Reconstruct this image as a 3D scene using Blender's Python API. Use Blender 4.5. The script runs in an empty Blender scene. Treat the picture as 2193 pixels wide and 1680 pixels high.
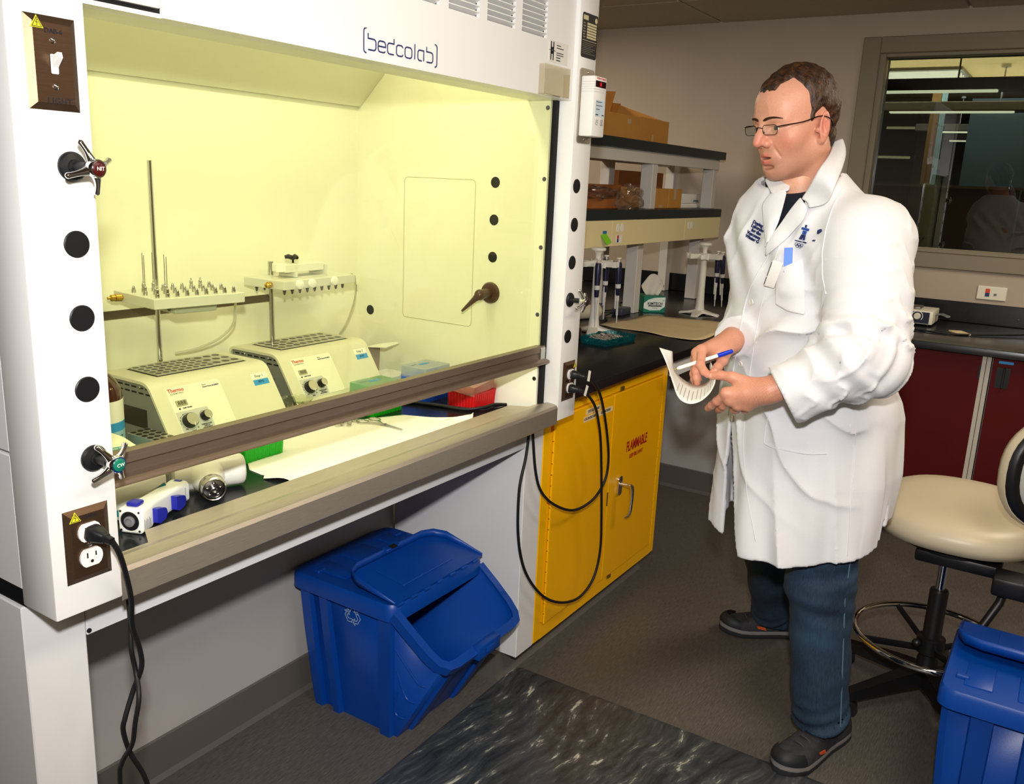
import bpy, bmesh, math, random
import numpy as np
from mathutils import Vector, Matrix

random.seed(7)
rng = np.random.default_rng(11)
PI = math.pi
SC = bpy.context.scene
COL = SC.collection

# ------------------------------------------------------------------ camera
cam_d = bpy.data.cameras.new('camera')
cam_d.sensor_fit = 'HORIZONTAL'
cam_d.sensor_width = 36.0
cam_d.lens = 30.702
cam_d.clip_start = 0.02
cam = bpy.data.objects.new('camera', cam_d)
COL.objects.link(cam)
_r, _d, _f = (0.54417, -0.837848, 0.043465), (-0.174854, -0.16393, -0.970852), (0.820552, 0.520708, -0.235706)
cam.matrix_world = Matrix(((_r[0], -_d[0], -_f[0], -0.613), (_r[1], -_d[1], -_f[1], -1.142),
                           (_r[2], -_d[2], -_f[2], 1.5), (0, 0, 0, 1)))
SC.camera = cam

# ------------------------------------------------------------------ colour management, world, lights
SC.view_settings.view_transform = 'Standard'
SC.view_settings.look = 'None'
SC.view_settings.exposure = 0.0
SC.view_settings.gamma = 1.0
SC.view_settings.use_curve_mapping = False

world = bpy.data.worlds.new('world')
SC.world = world
world.use_nodes = True
world.node_tree.nodes['Background'].inputs[0].default_value = (0.5, 0.42, 0.33, 1)
world.node_tree.nodes['Background'].inputs[1].default_value = 0.05


def lamp(name, kind, loc, target, energy, color, size=0.1, size_y=None, spot=None, blend=1.0):
    d = bpy.data.lights.new(name, kind)
    d.energy = energy
    d.color = color
    if kind == 'AREA':
        d.shape = 'RECTANGLE' if size_y else 'SQUARE'
        d.size = size
        if size_y:
            d.size_y = size_y
    else:
        d.shadow_soft_size = size
    if kind == 'SPOT':
        d.spot_size = spot
        d.spot_blend = blend
    o = bpy.data.objects.new(name, d)
    COL.objects.link(o)
    o.location = loc
    o.rotation_euler = (Vector(target) - Vector(loc)).to_track_quat('-Z', 'Y').to_euler()
    return o


# the photographer's flash, a hand's width above the lens
lamp('camera_flash', 'SPOT', (-0.613, -1.142, 1.72), (1.1, -0.2, 1.12), 165.0, (1.0, 0.985, 0.97), 0.035, spot=math.radians(112), blend=1.0)
# ceiling luminaires of the lab (outside the frame)
for nm, lx, ly, en in (('ceiling_lamp', 0.6, -1.5, 24), ('ceiling_lamp', 2.9, -1.7, 30), ('ceiling_lamp', -1.4, -1.8, 16), ('ceiling_lamp', 2.9, 1.7, 26)):
    lamp(nm, 'AREA', (lx, ly, 2.36), (lx, ly, 0), en, (1.0, 0.85, 0.64), 1.2, 0.5)
# fluorescent tube of the hood
lamp('hood_lamp', 'AREA', (0.76, 0.30, 2.06), (0.76, 0.22, 0.9), 7.2, (1.0, 0.925, 0.60), 1.1, 0.10)
# fill lights for the lit room behind the window
lamp('next_room_fill', 'AREA', (6.6, -0.2, 2.15), (6.6, -0.2, 3.0), 110.0, (1.0, 0.8, 0.45), 1.6, 2.2)
lamp('next_room_fill', 'AREA', (7.2, -0.2, 2.30), (7.4, -0.2, 0.0), 45.0, (1.0, 0.9, 0.75), 1.6, 2.2)  # added downlight without a fixture, lifts the dim walls in there


# ------------------------------------------------------------------ materials
def lin(c):
    out = []
    for v in c:
        v = v / 255.0
        out.append(v / 12.92 if v <= 0.04045 else ((v + 0.055) / 1.055) ** 2.4)
    return tuple(out)


MATS = {}


def M(name, rgb, rough=0.5, metal=0.0, spec=0.5, var=0.0, vscale=8.0, bump=0.0, bscale=60.0, stretch=None, coat=0.0,
      emit=None, estr=0.0, rgb2=None, sheen=0.0, trans=0.0, ior=1.45, alpha=1.0, sss=0.0):
    if name in MATS:
        return MATS[name]
    m = bpy.data.materials.new(name)
    m.use_nodes = True
    nt = m.node_tree
    b = nt.nodes['Principled BSDF']
    c = lin(rgb)
    b.inputs['Base Color'].default_value = (*c, 1)
    b.inputs['Roughness'].default_value = rough
    b.inputs['Metallic'].default_value = metal
    b.inputs['Specular IOR Level'].default_value = spec
    b.inputs['IOR'].default_value = ior
    b.inputs['Coat Weight'].default_value = coat
    b.inputs['Transmission Weight'].default_value = trans
    b.inputs['Alpha'].default_value = alpha
    b.inputs['Sheen Weight'].default_value = sheen
    if sss:
        b.inputs['Subsurface Weight'].default_value = sss
        b.inputs['Subsurface Radius'].default_value = (0.012, 0.005, 0.003)
        b.inputs['Subsurface Scale'].default_value = 0.6
    if emit:
        b.inputs['Emission Color'].default_value = (*lin(emit), 1)
        b.inputs['Emission Strength'].default_value = estr
    if var or bump:
        tc = nt.nodes.new('ShaderNodeTexCoord')
        mp = nt.nodes.new('ShaderNodeMapping')
        nt.links.new(tc.outputs['Object'], mp.inputs['Vector'])
        if stretch:
            mp.inputs['Scale'].default_value = stretch
    if var:
        n = nt.nodes.new('ShaderNodeTexNoise')
        n.inputs['Scale'].default_value = vscale
        n.inputs['Detail'].default_value = 5
        nt.links.new(mp.outputs[0], n.inputs['Vector'])
        r = nt.nodes.new('ShaderNodeValToRGB')
        c2 = lin(rgb2) if rgb2 else tuple(max(0, x * (1 - var)) for x in c)
        c1 = c if rgb2 else tuple(min(1, x * (1 + var * 0.6)) for x in c)
        r.color_ramp.elements[0].position = 0.35
        r.color_ramp.elements[1].position = 0.68
        r.color_ramp.elements[0].color = (*c2, 1)
        r.color_ramp.elements[1].color = (*c1, 1)
        nt.links.new(n.outputs['Fac'], r.inputs[0])
        nt.links.new(r.outputs[0], b.inputs['Base Color'])
    if bump:
        n2 = nt.nodes.new('ShaderNodeTexNoise')
        n2.inputs['Scale'].default_value = bscale
        n2.inputs['Detail'].default_value = 3
        nt.links.new(mp.outputs[0], n2.inputs['Vector'])
        bp = nt.nodes.new('ShaderNodeBump')
        bp.inputs['Strength'].default_value = bump
        bp.inputs['Distance'].default_value = 0.004
        nt.links.new(n2.outputs['Fac'], bp.inputs['Height'])
        nt.links.new(bp.outputs[0], b.inputs['Normal'])
    MATS[name] = m
    return m


def glassy(name, tint, refl=1.0, ior=1.5, milk=0.0, milk_rgb=(255, 255, 255), rough=0.0):
    """thin clear sheet: transparent body, fresnel gloss, optional milky share"""
    if name in MATS:
        return MATS[name]
    m = bpy.data.materials.new(name)
    m.use_nodes = True
    nt = m.node_tree
    for n in list(nt.nodes):
        if n.type != 'OUTPUT_MATERIAL':
            nt.nodes.remove(n)
    out = [n for n in nt.nodes if n.type == 'OUTPUT_MATERIAL'][0]
    tr = nt.nodes.new('ShaderNodeBsdfTransparent')
    tr.inputs[0].default_value = (*lin(tint), 1)
    gl = nt.nodes.new('ShaderNodeBsdfGlossy')
    gl.inputs['Roughness'].default_value = rough
    lw = nt.nodes.new('ShaderNodeLayerWeight')
    pw = nt.nodes.new('ShaderNodeMath')
    pw.operation = 'POWER'
    pw.inputs[1].default_value = 5.0
    nt.links.new(lw.outputs['Facing'], pw.inputs[0])
    f0 = ((ior - 1) / (ior + 1)) ** 2 * refl
    mul = nt.nodes.new('ShaderNodeMath')
    mul.operation = 'MULTIPLY_ADD'
    mul.inputs[1].default_value = (1 - f0) * 0.9
    mul.inputs[2].default_value = f0
    nt.links.new(pw.outputs[0], mul.inputs[0])
    body = tr
    if milk:
        df = nt.nodes.new('ShaderNodeBsdfDiffuse')
        df.inputs[0].default_value = (*lin(milk_rgb), 1)
        tl = nt.nodes.new('ShaderNodeBsdfTranslucent')
        tl.inputs[0].default_value = (*lin(milk_rgb), 1)
        m0 = nt.nodes.new('ShaderNodeMixShader')
        m0.inputs[0].default_value = 0.45
        nt.links.new(df.outputs[0], m0.inputs[1])
        nt.links.new(tl.outputs[0], m0.inputs[2])
        m1 = nt.nodes.new('ShaderNodeMixShader')
        m1.inputs[0].default_value = milk
        nt.links.new(tr.outputs[0], m1.inputs[1])
        nt.links.new(m0.outputs[0], m1.inputs[2])
        body = m1
    mx = nt.nodes.new('ShaderNodeMixShader')
    nt.links.new(mul.outputs[0], mx.inputs[0])
    nt.links.new(body.outputs[0], mx.inputs[1])
    nt.links.new(gl.outputs[0], mx.inputs[2])
    nt.links.new(mx.outputs[0], out.inputs[0])
    MATS[name] = m
    return m


# ------------------------------------------------------------------ mesh builder
def rect_path(w, h, r=0.0, n=4):
    """rounded rectangle outline centred on 0, counter-clockwise"""
    if r <= 0:
        return [(-w / 2, -h / 2), (w / 2, -h / 2), (w / 2, h / 2), (-w / 2, h / 2)]
    out = []
    for cx, cy, a0 in ((w / 2 - r, -h / 2 + r, -90), (w / 2 - r, h / 2 - r, 0), (-w / 2 + r, h / 2 - r, 90), (-w / 2 + r, -h / 2 + r, 180)):
        for i in range(n + 1):
            a = math.radians(a0 + 90 * i / n)
            out.append((cx + r * math.cos(a), cy + r * math.sin(a)))
    return out


def frame_for(d):
    d = Vector(d).normalized()
    u = Vector((0, 0, 1)) if abs(d.z) < 0.9 else Vector((1, 0, 0))
    x = u.cross(d).normalized()
    y = d.cross(x)
    return x, y, d


class MB:
    def __init__(self):
        self.v = []
        self.f = []

    def add(self, vs, fs):
        o = len(self.v)
        self.v += [tuple(p) for p in vs]
        self.f += [tuple(i + o for i in q) for q in fs]
        return self

    def box(self, a, b, bev=0.0, seg=2):
        a, b = Vector(a), Vector(b)
        lo = Vector((min(a.x, b.x), min(a.y, b.y), min(a.z, b.z)))
        hi = Vector((max(a.x, b.x), max(a.y, b.y), max(a.z, b.z)))
        vs = [(x, y, z) for z in (lo.z, hi.z) for y in (lo.y, hi.y) for x in (lo.x, hi.x)]
        fs = [(0, 2, 3, 1), (4, 5, 7, 6), (0, 1, 5, 4), (2, 6, 7, 3), (0, 4, 6, 2), (1, 3, 7, 5)]
        if bev <= 0:
            return self.add(vs, fs)
        bm = bmesh.new()
        bv = [bm.verts.new(p) for p in vs]
        for q in fs:
            bm.faces.new([bv[i] for i in q])
        bmesh.ops.bevel(bm, geom=bm.edges[:], offset=min(bev, 0.49 * min(hi - lo)), segments=seg, profile=0.5, affect='EDGES')
        return self.addbm(bm)

    def addbm(self, bm):
        bm.verts.index_update()
        self.add([v.co for v in bm.verts], [[v.index for v in q.verts] for q in bm.faces])
        bm.free()
        return self

    def cyl(self, p0, p1, r0, r1=None, n=20, caps=True):
        r1 = r0 if r1 is None else r1
        p0, p1 = Vector(p0), Vector(p1)
        x, y, d = frame_for(p1 - p0)
        vs, fs = [], []
        for p, r in ((p0, r0), (p1, r1)):
            for i in range(n):
                a = 2 * PI * i / n
                vs.append(p + x * r * math.cos(a) + y * r * math.sin(a))
        for i in range(n):
            j = (i + 1) % n
            fs.append((i, j, n + j, n + i))
        if caps:
            fs.append(tuple(range(n - 1, -1, -1)))
            fs.append(tuple(range(n, 2 * n)))
        return self.add(vs, fs)

    def lathe(self, prof, base=(0, 0, 0), axis=(0, 0, 1), n=28):
        """profile [(r, h)] turned about axis through base"""
        base = Vector(base)
        x, y, d = frame_for(axis)
        vs, fs = [], []
        for r, h in prof:
            for i in range(n):
                a = 2 * PI * i / n
                vs.append(base + d * h + (x * math.cos(a) + y * math.sin(a)) * max(r, 1e-5))
        for k in range(len(prof) - 1):
            for i in range(n):
                j = (i + 1) % n
                fs.append((k * n + i, k * n + j, (k + 1) * n + j, (k + 1) * n + i))
        if prof[0][0] > 1e-4:
            fs.append(tuple(range(n - 1, -1, -1)))
        if prof[-1][0] > 1e-4:
            k = (len(prof) - 1) * n
            fs.append(tuple(range(k, k + n)))
        return self.add(vs, fs)

    def tube(self, pts, r, n=10, closed=False, caps=True, sq=None):
        pts = [Vector(p) for p in pts]
        m = len(pts)
        rr = r if isinstance(r, (list, tuple)) else [r] * m
        tang = []
        for i in range(m):
            a = pts[(i - 1) % m] if closed or i > 0 else pts[i]
            b = pts[(i + 1) % m] if closed or i < m - 1 else pts[i]
            t = (b - a)
            tang.append(t.normalized() if t.length > 1e-9 else Vector((0, 0, 1)))
        x, y, _ = frame_for(tang[0])
        vs, fs = [], []
        prev = tang[0]
        for i in range(m):
            t = tang[i]
            q = prev.rotation_difference(t)
            x = q @ x
            x = (x - t * x.dot(t)).normalized()
            y = t.cross(x)
            prev = t
            for k in range(n):
                a = 2 * PI * k / n
                s1, s2 = (1, 1) if sq is None else sq
                vs.append(pts[i] + x * rr[i] * s1 * math.cos(a) + y * rr[i] * s2 * math.sin(a))
        rng_ = m if closed else m - 1
        for i in range(rng_):
            j = (i + 1) % m
            for k in range(n):
                l = (k + 1) % n
                fs.append((i * n + k, i * n + l, j * n + l, j * n + k))
        if caps and not closed:
            fs.append(tuple(range(n - 1, -1, -1)))
            fs.append(tuple(range((m - 1) * n, m * n)))
        return self.add(vs, fs)

    def prism(self, poly, h0, h1, mat=None):
        """polygon in local xy extruded along local z from h0 to h1, then mat (Matrix)"""
        n = len(poly)
        vs = [Vector((p[0], p[1], h0)) for p in poly] + [Vector((p[0], p[1], h1)) for p in poly]
        if mat is not None:
            vs = [mat @ v for v in vs]
        fs = [tuple(range(n - 1, -1, -1)), tuple(range(n, 2 * n))]
        for i in range(n):
            j = (i + 1) % n
            fs.append((i, j, n + j, n + i))
        return self.add(vs, fs)

    def extr(self, poly, a, b, axis='x'):
        """polygon extruded along a world axis; poly holds the two other coordinates in order"""
        n = len(poly)
        def put(p, t):
            return {'x': (t, p[0], p[1]), 'y': (p[0], t, p[1]), 'z': (p[0], p[1], t)}[axis]
        vs = [put(p, a) for p in poly] + [put(p, b) for p in poly]
        fs = [tuple(range(n - 1, -1, -1)), tuple(range(n, 2 * n))]
        for i in range(n):
            j = (i + 1) % n
            fs.append((i, j, n + j, n + i))
        return self.add(vs, fs)

    def loft(self, rings, caps=True, closed=True):
        n = len(rings[0])
        vs = [p for r in rings for p in r]
        fs = []
        for k in range(len(rings) - 1):
            for i in range(n if closed else n - 1):
                j = (i + 1) % n
                fs.append((k * n + i, k * n + j, (k + 1) * n + j, (k + 1) * n + i))
        if caps and closed:
            fs.append(tuple(range(n - 1, -1, -1)))
            k = (len(rings) - 1) * n
            fs.append(tuple(range(k, k + n)))
        return self.add(vs, fs)

    def grid(self, rows, closed_u=False):
        nu = len(rows[0])
        vs = [p for r in rows for p in r]
        fs = []
        for k in range(len(rows) - 1):
            for i in range(nu if closed_u else nu - 1):
                j = (i + 1) % nu
                fs.append((k * nu + i, k * nu + j, (k + 1) * nu + j, (k + 1) * nu + i))
        return self.add(vs, fs)

    def ell(self, c, r, n=20, m=12, mat=None):
        c = Vector(c)
        rx, ry, rz = (r, r, r) if isinstance(r, (int, float)) else r
        prof = []
        vs, fs = [], []
        for k in range(m + 1):
            t = PI * k / m
            for i in range(n):
                a = 2 * PI * i / n
                p = Vector((rx * math.sin(t) * math.cos(a), ry * math.sin(t) * math.sin(a), -rz * math.cos(t)))
                if mat is not None:
                    p = mat @ p
                vs.append(c + p)
        for k in range(m):
            for i in range(n):
                j = (i + 1) % n
                fs.append((k * n + i, k * n + j, (k + 1) * n + j, (k + 1) * n + i))
        return self.add(vs, fs)

    def xf(self, mat):
        self.v = [tuple(mat @ Vector(p)) for p in self.v]
        return self

    def build(self, name, mat, parent=None, smooth=35, recalc=True, sharp=True):
        me = bpy.data.meshes.new(name)
        off = Vector((0, 0, 0))
        if parent is not None:
            rt = parent
            while rt.parent is not None:
                rt = rt.parent
            if rt.name not in LOCAL:
                off = rt.location
        me.from_pydata([tuple(Vector(p) - off) for p in self.v], [], self.f)
        if recalc:
            bm = bmesh.new()
            bm.from_mesh(me)
            bmesh.ops.remove_doubles(bm, verts=bm.verts[:], dist=1e-6)
            bmesh.ops.recalc_face_normals(bm, faces=bm.faces[:])
            bm.to_mesh(me)
            bm.free()
        me.materials.append(MATS[mat] if isinstance(mat, str) else mat)
        if smooth:
            me.polygons.foreach_set('use_smooth', [True] * len(me.polygons))
            if sharp:
                me.set_sharp_from_angle(angle=math.radians(smooth))
        o = bpy.data.objects.new(name, me)
        COL.objects.link(o)
        o.parent = parent
        return o


LOCAL = set()


def tag(o, label=None, cat=None, group=None, kind=None):
    if label:
        o['label'] = label
    if cat:
        o['category'] = cat
    if group:
        o['group'] = group
    if kind:
        o['kind'] = kind
    return o


def thing(name, label, cat, loc=(0, 0, 0), rz=0.0, group=None, local=False, rot=None):
    o = bpy.data.objects.new(name, None)
    COL.objects.link(o)
    o.empty_display_size = 0.05
    o.location = loc
    o.rotation_euler = rot if rot else (0, 0, rz)
    if local:
        LOCAL.add(o.name)
    return tag(o, label, cat, group)


def dup(o, parent=None):
    c = o.copy()
    COL.objects.link(c)
    c.parent = parent
    if o.name in LOCAL:
        LOCAL.add(c.name)
    for ch in list(o.children):
        dup(ch, c)
    return c


def struct(name, mb, mat, smooth=35, parent=None):
    o = mb.build(name, mat, parent, smooth)
    if parent is None:
        o['kind'] = 'structure'
    return o


FACING = {'-y': (PI / 2, 0, 0), '-x': (PI / 2, 0, -PI / 2), '+z': (0, 0, 0)}


def text(name, body, size, mat, parent, loc, rot='-y', align='CENTER', sx=1.0, shear=0.0, ext=0.0002, bold=0.0, space=1.0):
    cu = bpy.data.curves.new(name, 'FONT')
    cu.body = body
    cu.size = size
    cu.align_x = align
    cu.align_y = 'CENTER'
    cu.extrude = ext
    cu.offset = bold
    cu.shear = shear
    cu.space_character = space
    cu.resolution_u = 2
    cu.materials.append(MATS[mat] if isinstance(mat, str) else mat)
    tmp = bpy.data.objects.new(name, cu)
    COL.objects.link(tmp)
    me = bpy.data.meshes.new_from_object(tmp.evaluated_get(bpy.context.evaluated_depsgraph_get()))
    bpy.data.objects.remove(tmp)
    o = bpy.data.objects.new(name, me)
    COL.objects.link(o)
    o.parent = parent
    off = Vector((0, 0, 0))
    if parent is not None:
        rt = parent
        while rt.parent is not None:
            rt = rt.parent
        if rt.name not in LOCAL:
            off = rt.location
    o.location = Vector(loc) - off
    if isinstance(rot, Matrix):
        o.rotation_euler = rot.to_euler()
    else:
        o.rotation_euler = FACING[rot] if isinstance(rot, str) else rot
    o.scale = (sx, 1, 1)
    return o


def ribbon(lines, w, mat4, h=0.0003):
    """flat strokes: polylines of 2D points with round-ish mitres, placed by mat4"""
    mb = MB()
    for pl, closed in lines:
        n = len(pl)
        L, Rr = [], []
        for i in range(n):
            p = Vector(pl[i])
            a = Vector(pl[(i - 1) % n]) if closed or i > 0 else None
            b = Vector(pl[(i + 1) % n]) if closed or i < n - 1 else None
            d1 = (p - a).normalized() if a is not None else (b - p).normalized()
            d2 = (b - p).normalized() if b is not None else d1
            nn = Vector((-d1.y - d2.y, d1.x + d2.x))
            nn = nn.normalized() if nn.length > 1e-6 else Vector((-d1.y, d1.x))
            c = max(0.5, nn.dot(Vector((-d1.y, d1.x))))
            L.append(p + nn * (w / 2 / c))
            Rr.append(p - nn * (w / 2 / c))
        vs = [Vector((p.x, p.y, h)) for p in L] + [Vector((p.x, p.y, h)) for p in Rr]
        fs = []
        for i in range(n if closed else n - 1):
            j = (i + 1) % n
            fs.append((i, j, n + j, n + i))
        mb.add([mat4 @ v for v in vs], fs)
    return mb


def arc(cx, cy, r, a0, a1, n=8):
    return [(cx + r * math.cos(math.radians(a0 + (a1 - a0) * i / n)), cy + r * math.sin(math.radians(a0 + (a1 - a0) * i / n))) for i in range(n + 1)]


def smoothpath(pts, sub=6):
    """Catmull-Rom through points"""
    P = [Vector(p) for p in pts]
    P = [P[0] * 2 - P[1]] + P + [P[-1] * 2 - P[-2]]
    out = []
    for i in range(1, len(P) - 2):
        for k in range(sub):
            t = k / sub
            a, b, c, d = P[i - 1], P[i], P[i + 1], P[i + 2]
            out.append(0.5 * ((2 * b) + (c - a) * t + (2 * a - 5 * b + 4 * c - d) * t * t + (3 * b - a - 3 * c + d) * t ** 3))
    out.append(P[-2])
    return out


def on_y(x, y, z):
    """matrix: local xy plane -> plane facing -y at (x, y, z)"""
    return Matrix(((1, 0, 0, x), (0, 0, -1, y), (0, 1, 0, z), (0, 0, 0, 1)))


def on_x(x, y, z):
    """local xy plane -> plane facing -x (local x runs along -y)"""
    return Matrix(((0, 0, -1, x), (-1, 0, 0, y), (0, 1, 0, z), (0, 0, 0, 1)))


# ---- shared materials
M('white_paint', (236, 235, 232), 0.35, var=0.015, vscale=3, bump=0.02, bscale=220)
M('white_panel', (222, 221, 222), 0.45, var=0.02, vscale=3)
M('liner', (240, 238, 220), 0.35, var=0.02, vscale=2)
M('liner_edge', (176, 172, 140), 0.5)
M('slot_metal', (112, 98, 82), 0.4, 0.6, var=0.15, vscale=5)
M('stainless', (188, 178, 162), 0.38, 0.75, var=0.12, vscale=30, bump=0.08, bscale=160, stretch=(1, 40, 40))
M('stainless_dark', (138, 120, 106), 0.38, 0.75, var=0.1, vscale=25, bump=0.06, bscale=160, stretch=(1, 40, 40))
M('bronze_plate', (98, 76, 58), 0.36, 0.8, var=0.12, vscale=25, bump=0.06, bscale=160, stretch=(1, 40, 40))
M('chrome', (225, 225, 228), 0.06, 1.0)
M('steel', (190, 188, 184), 0.22, 1.0)
M('dark_steel', (110, 108, 106), 0.3, 1.0)
M('brass', (206, 164, 72), 0.22, 1.0)
M('aluminium', (205, 204, 200), 0.32, 0.85, var=0.05, vscale=20)
M('black_plastic', (20, 21, 24), 0.4, var=0.1, vscale=20)
M('black_rubber', (14, 14, 16), 0.55)
M('black_gap', (6, 6, 7), 0.8)
M('epoxy_black', (24, 26, 30), 0.22, var=0.15, vscale=12, bump=0.02, bscale=300)
M('grey_plastic', (120, 122, 126), 0.5)
M('white_plastic', (238, 237, 232), 0.35)
M('cream_plastic', (232, 228, 208), 0.4)
M('ink', (22, 24, 40), 0.6)
M('ink_blue', (22, 36, 96), 0.5)
M('ink_red', (214, 44, 44), 0.5)
M('paper_white', (244, 242, 234), 0.7)
M('yellow_sticker', (240, 222, 30), 0.5)
M('tape_blue', (52, 150, 220), 0.55)

# ================================================================== THE SETTING
XW = 4.27        # wall with the window
ZC = 2.383       # ceiling


def floor_material():
    m = bpy.data.materials.new('vinyl_floor')
    m.use_nodes = True
    nt = m.node_tree
    b = nt.nodes['Principled BSDF']
    tc = nt.nodes.new('ShaderNodeTexCoord')
    mp = nt.nodes.new('ShaderNodeMapping')
    mp.inputs['Scale'].default_value = (10, 120, 10)
    mp.inputs['Rotation'].default_value = (0, 0, 0.12)
    nt.links.new(tc.outputs['Object'], mp.inputs[0])
    n = nt.nodes.new('ShaderNodeTexNoise')
    n.inputs['Scale'].default_value = 3.0
    n.inputs['Detail'].default_value = 7
    n.inputs['Roughness'].default_value = 0.75
    nt.links.new(mp.outputs[0], n.inputs['Vector'])
    r = nt.nodes.new('ShaderNodeValToRGB')
    r.color_ramp.elements[0].position = 0.3
    r.color_ramp.elements[0].color = (*lin((58, 55, 52)), 1)
    r.color_ramp.elements[1].position = 0.72
    r.color_ramp.elements[1].color = (*lin((108, 102, 96)), 1)
    nt.links.new(n.outputs['Fac'], r.inputs[0])
    nt.links.new(r.outputs[0], b.inputs['Base Color'])
    b.inputs['Roughness'].default_value = 0.5
    MATS['vinyl_floor'] = m


def mat_material():
    m = bpy.data.materials.new('marble_mat')
    m.use_nodes = True
    nt = m.node_tree
    b = nt.nodes['Principled BSDF']
    tc = nt.nodes.new('ShaderNodeTexCoord')
    warp = nt.nodes.new('ShaderNodeTexNoise')
    warp.inputs['Scale'].default_value = 2.0
    warp.inputs['Detail'].default_value = 3
    nt.links.new(tc.outputs['Object'], warp.inputs['Vector'])
    add = nt.nodes.new('ShaderNodeVectorMath')
    add.operation = 'MULTIPLY_ADD'
    add.inputs[1].default_value = (0.34, 0.22, 0.0)
    nt.links.new(warp.outputs['Color'], add.inputs[0])
    nt.links.new(tc.outputs['Object'], add.inputs[2])
    mp = nt.nodes.new('ShaderNodeMapping')
    mp.inputs['Scale'].default_value = (4.6, 19, 1)
    mp.inputs['Rotation'].default_value = (0, 0, 0.12)
    nt.links.new(add.outputs[0], mp.inputs[0])
    n = nt.nodes.new('ShaderNodeTexNoise')
    n.inputs['Scale'].default_value = 1.7
    n.inputs['Detail'].default_value = 6
    n.inputs['Roughness'].default_value = 0.7
    nt.links.new(mp.outputs[0], n.inputs['Vector'])
    r = nt.nodes.new('ShaderNodeValToRGB')
    els = r.color_ramp.elements
    els[0].position, els[0].color = 0.36, (*lin((42, 45, 50)), 1)
    els[1].position, els[1].color = 0.66, (*lin((205, 203, 186)), 1)
    for p, c in ((0.52, (66, 70, 74)), (0.60, (88, 91, 92)), (0.625, (150, 150, 142))):
        e = els.new(p)
        e.color = (*lin(c), 1)
    nt.links.new(n.outputs['Fac'], r.inputs[0])
    nt.links.new(r.outputs[0], b.inputs['Base Color'])
    b.inputs['Roughness'].default_value = 0.42
    MATS['marble_mat'] = m


floor_material()
mat_material()
M('wall_paint', (182, 168, 152), 0.75, var=0.03, vscale=4, bump=0.05, bscale=180)
M('wall_low', (178, 174, 172), 0.7, var=0.03, vscale=4)
M('baseboard_grey', (92, 89, 85), 0.5)
M('ceiling_tile', (176, 166, 146), 0.85, var=0.05, vscale=60, bump=0.1, bscale=140)
M('ceiling_bar', (150, 140, 122), 0.7)
M('window_trim', (132, 122, 102), 0.45)
glassy('window_glass', (150, 160, 165), refl=1.6, ior=1.55)
glassy('sash_glass', (247, 249, 236), refl=0.9, ior=1.5)

struct('floor', MB().box((-3.2, -3.6, -0.08), (XW, 3.0, 0)), 'vinyl_floor')
# wall with the window opening
w = MB()
WY0, WY1, WZ0, WZ1 = -2.05, -0.135, 1.237, 2.194
w.box((XW, -3.6, 0), (XW + 0.14, 3.0, WZ0)).box((XW, -3.6, WZ1), (XW + 0.14, 3.0, 2.6))
w.box((XW, WY1, WZ0), (XW + 0.14, 3.0, WZ1)).box((XW, -3.6, WZ0), (XW + 0.14, WY0, WZ1))
struct('wall_right', w, 'wall_paint')
struct('wall_far', MB().box((-3.2, 2.9, 0), (XW, 3.0, 2.6)), 'wall_paint')
struct('wall_left', MB().box((-3.3, -3.6, 0), (-3.2, 3.0, 2.6)), 'wall_paint')
struct('wall_front', MB().box((-3.2, -3.7, 0), (XW, -3.6, 2.6)), 'wall_paint')
# low wall of the plumbing chase below the hood, and the end wall of the knee space
struct('wall_back', MB().box((0.1, 0.59, 0), (1.43, 0.64, 0.85)), 'wall_low')
struct('baseboard_back', MB().extr([(0.574, 0), (0.583, 0.012), (0.585, 0.108), (0.59, 0.112), (0.59, 0)], 0.1, 1.412), 'baseboard_grey')
struct('wall_knee', MB().box((3.455, 0.0, 0), (3.52, 1.42, 0.874)), 'wall_low')
struct('baseboard_knee', MB().extr([(3.455, 0), (3.455, 0.112), (3.450, 0.108), (3.447, 0.014), (3.436, 0)], 0.0, 1.42, 'y'), 'baseboard_grey')

# ceiling: slab of T-bars with dropped-in tiles
ce = struct('ceiling', MB().box((-3.2, -3.6, ZC + 0.012), (XW, 3.0, ZC + 0.05)), 'ceiling_bar')
tile_me = None
ys = [0.706 + 1.22 * k for k in range(-3, 2)]
for ix in range(5):
    for y0 in ys[:-1] + [ys[-1]]:
        x1 = XW - 0.61 * ix - (0.0 if ix == 0 else 0.0)
        xa, xb = x1 - 0.61 + 0.008, x1 - 0.008
        ya, yb = y0 + 0.008, min(2.9, y0 + 1.22 - 0.008)
        if xa < 1.3 or (xa < 2.2 and y0 < -1):
            continue
        MB().box((xa, ya, ZC), (xb, yb, ZC + 0.018), 0.003, 1).build('ceiling_tile', 'ceiling_tile', ce)

# window: frame with a stepped profile, pane, sill
wd = thing('window_1', 'long interior window with a taupe metal frame in the end wall', 'window', (XW, (WY0 + WY1) / 2, WZ0))
wd['kind'] = 'structure'
fr = MB()
for (ya, yb, za, zb) in ((WY1, WY1 + 0.085, WZ0 - 0.075, WZ1 + 0.078), (WY0 - 0.085, WY0, WZ0 - 0.075, WZ1 + 0.078),
                         (WY0, WY1, WZ1, WZ1 + 0.078), (WY0, WY1, WZ0 - 0.075, WZ0)):
    fr.box((XW - 0.018, ya, za), (XW - 0.001, yb, zb), 0.004, 1)
for (ya, yb, za, zb) in ((WY1 - 0.03, WY1 - 0.001, WZ0 + 0.001, WZ1 - 0.001), (WY0 + 0.001, WY0 + 0.03, WZ0 + 0.001, WZ1 - 0.001),
                         (WY0 + 0.031, WY1 - 0.031, WZ1 - 0.018, WZ1 - 0.001), (WY0 + 0.031, WY1 - 0.031, WZ0 + 0.001, WZ0 + 0.02)):
    fr.box((XW - 0.006, ya, za), (XW + 0.12, yb, zb), 0.002, 1)
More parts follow.
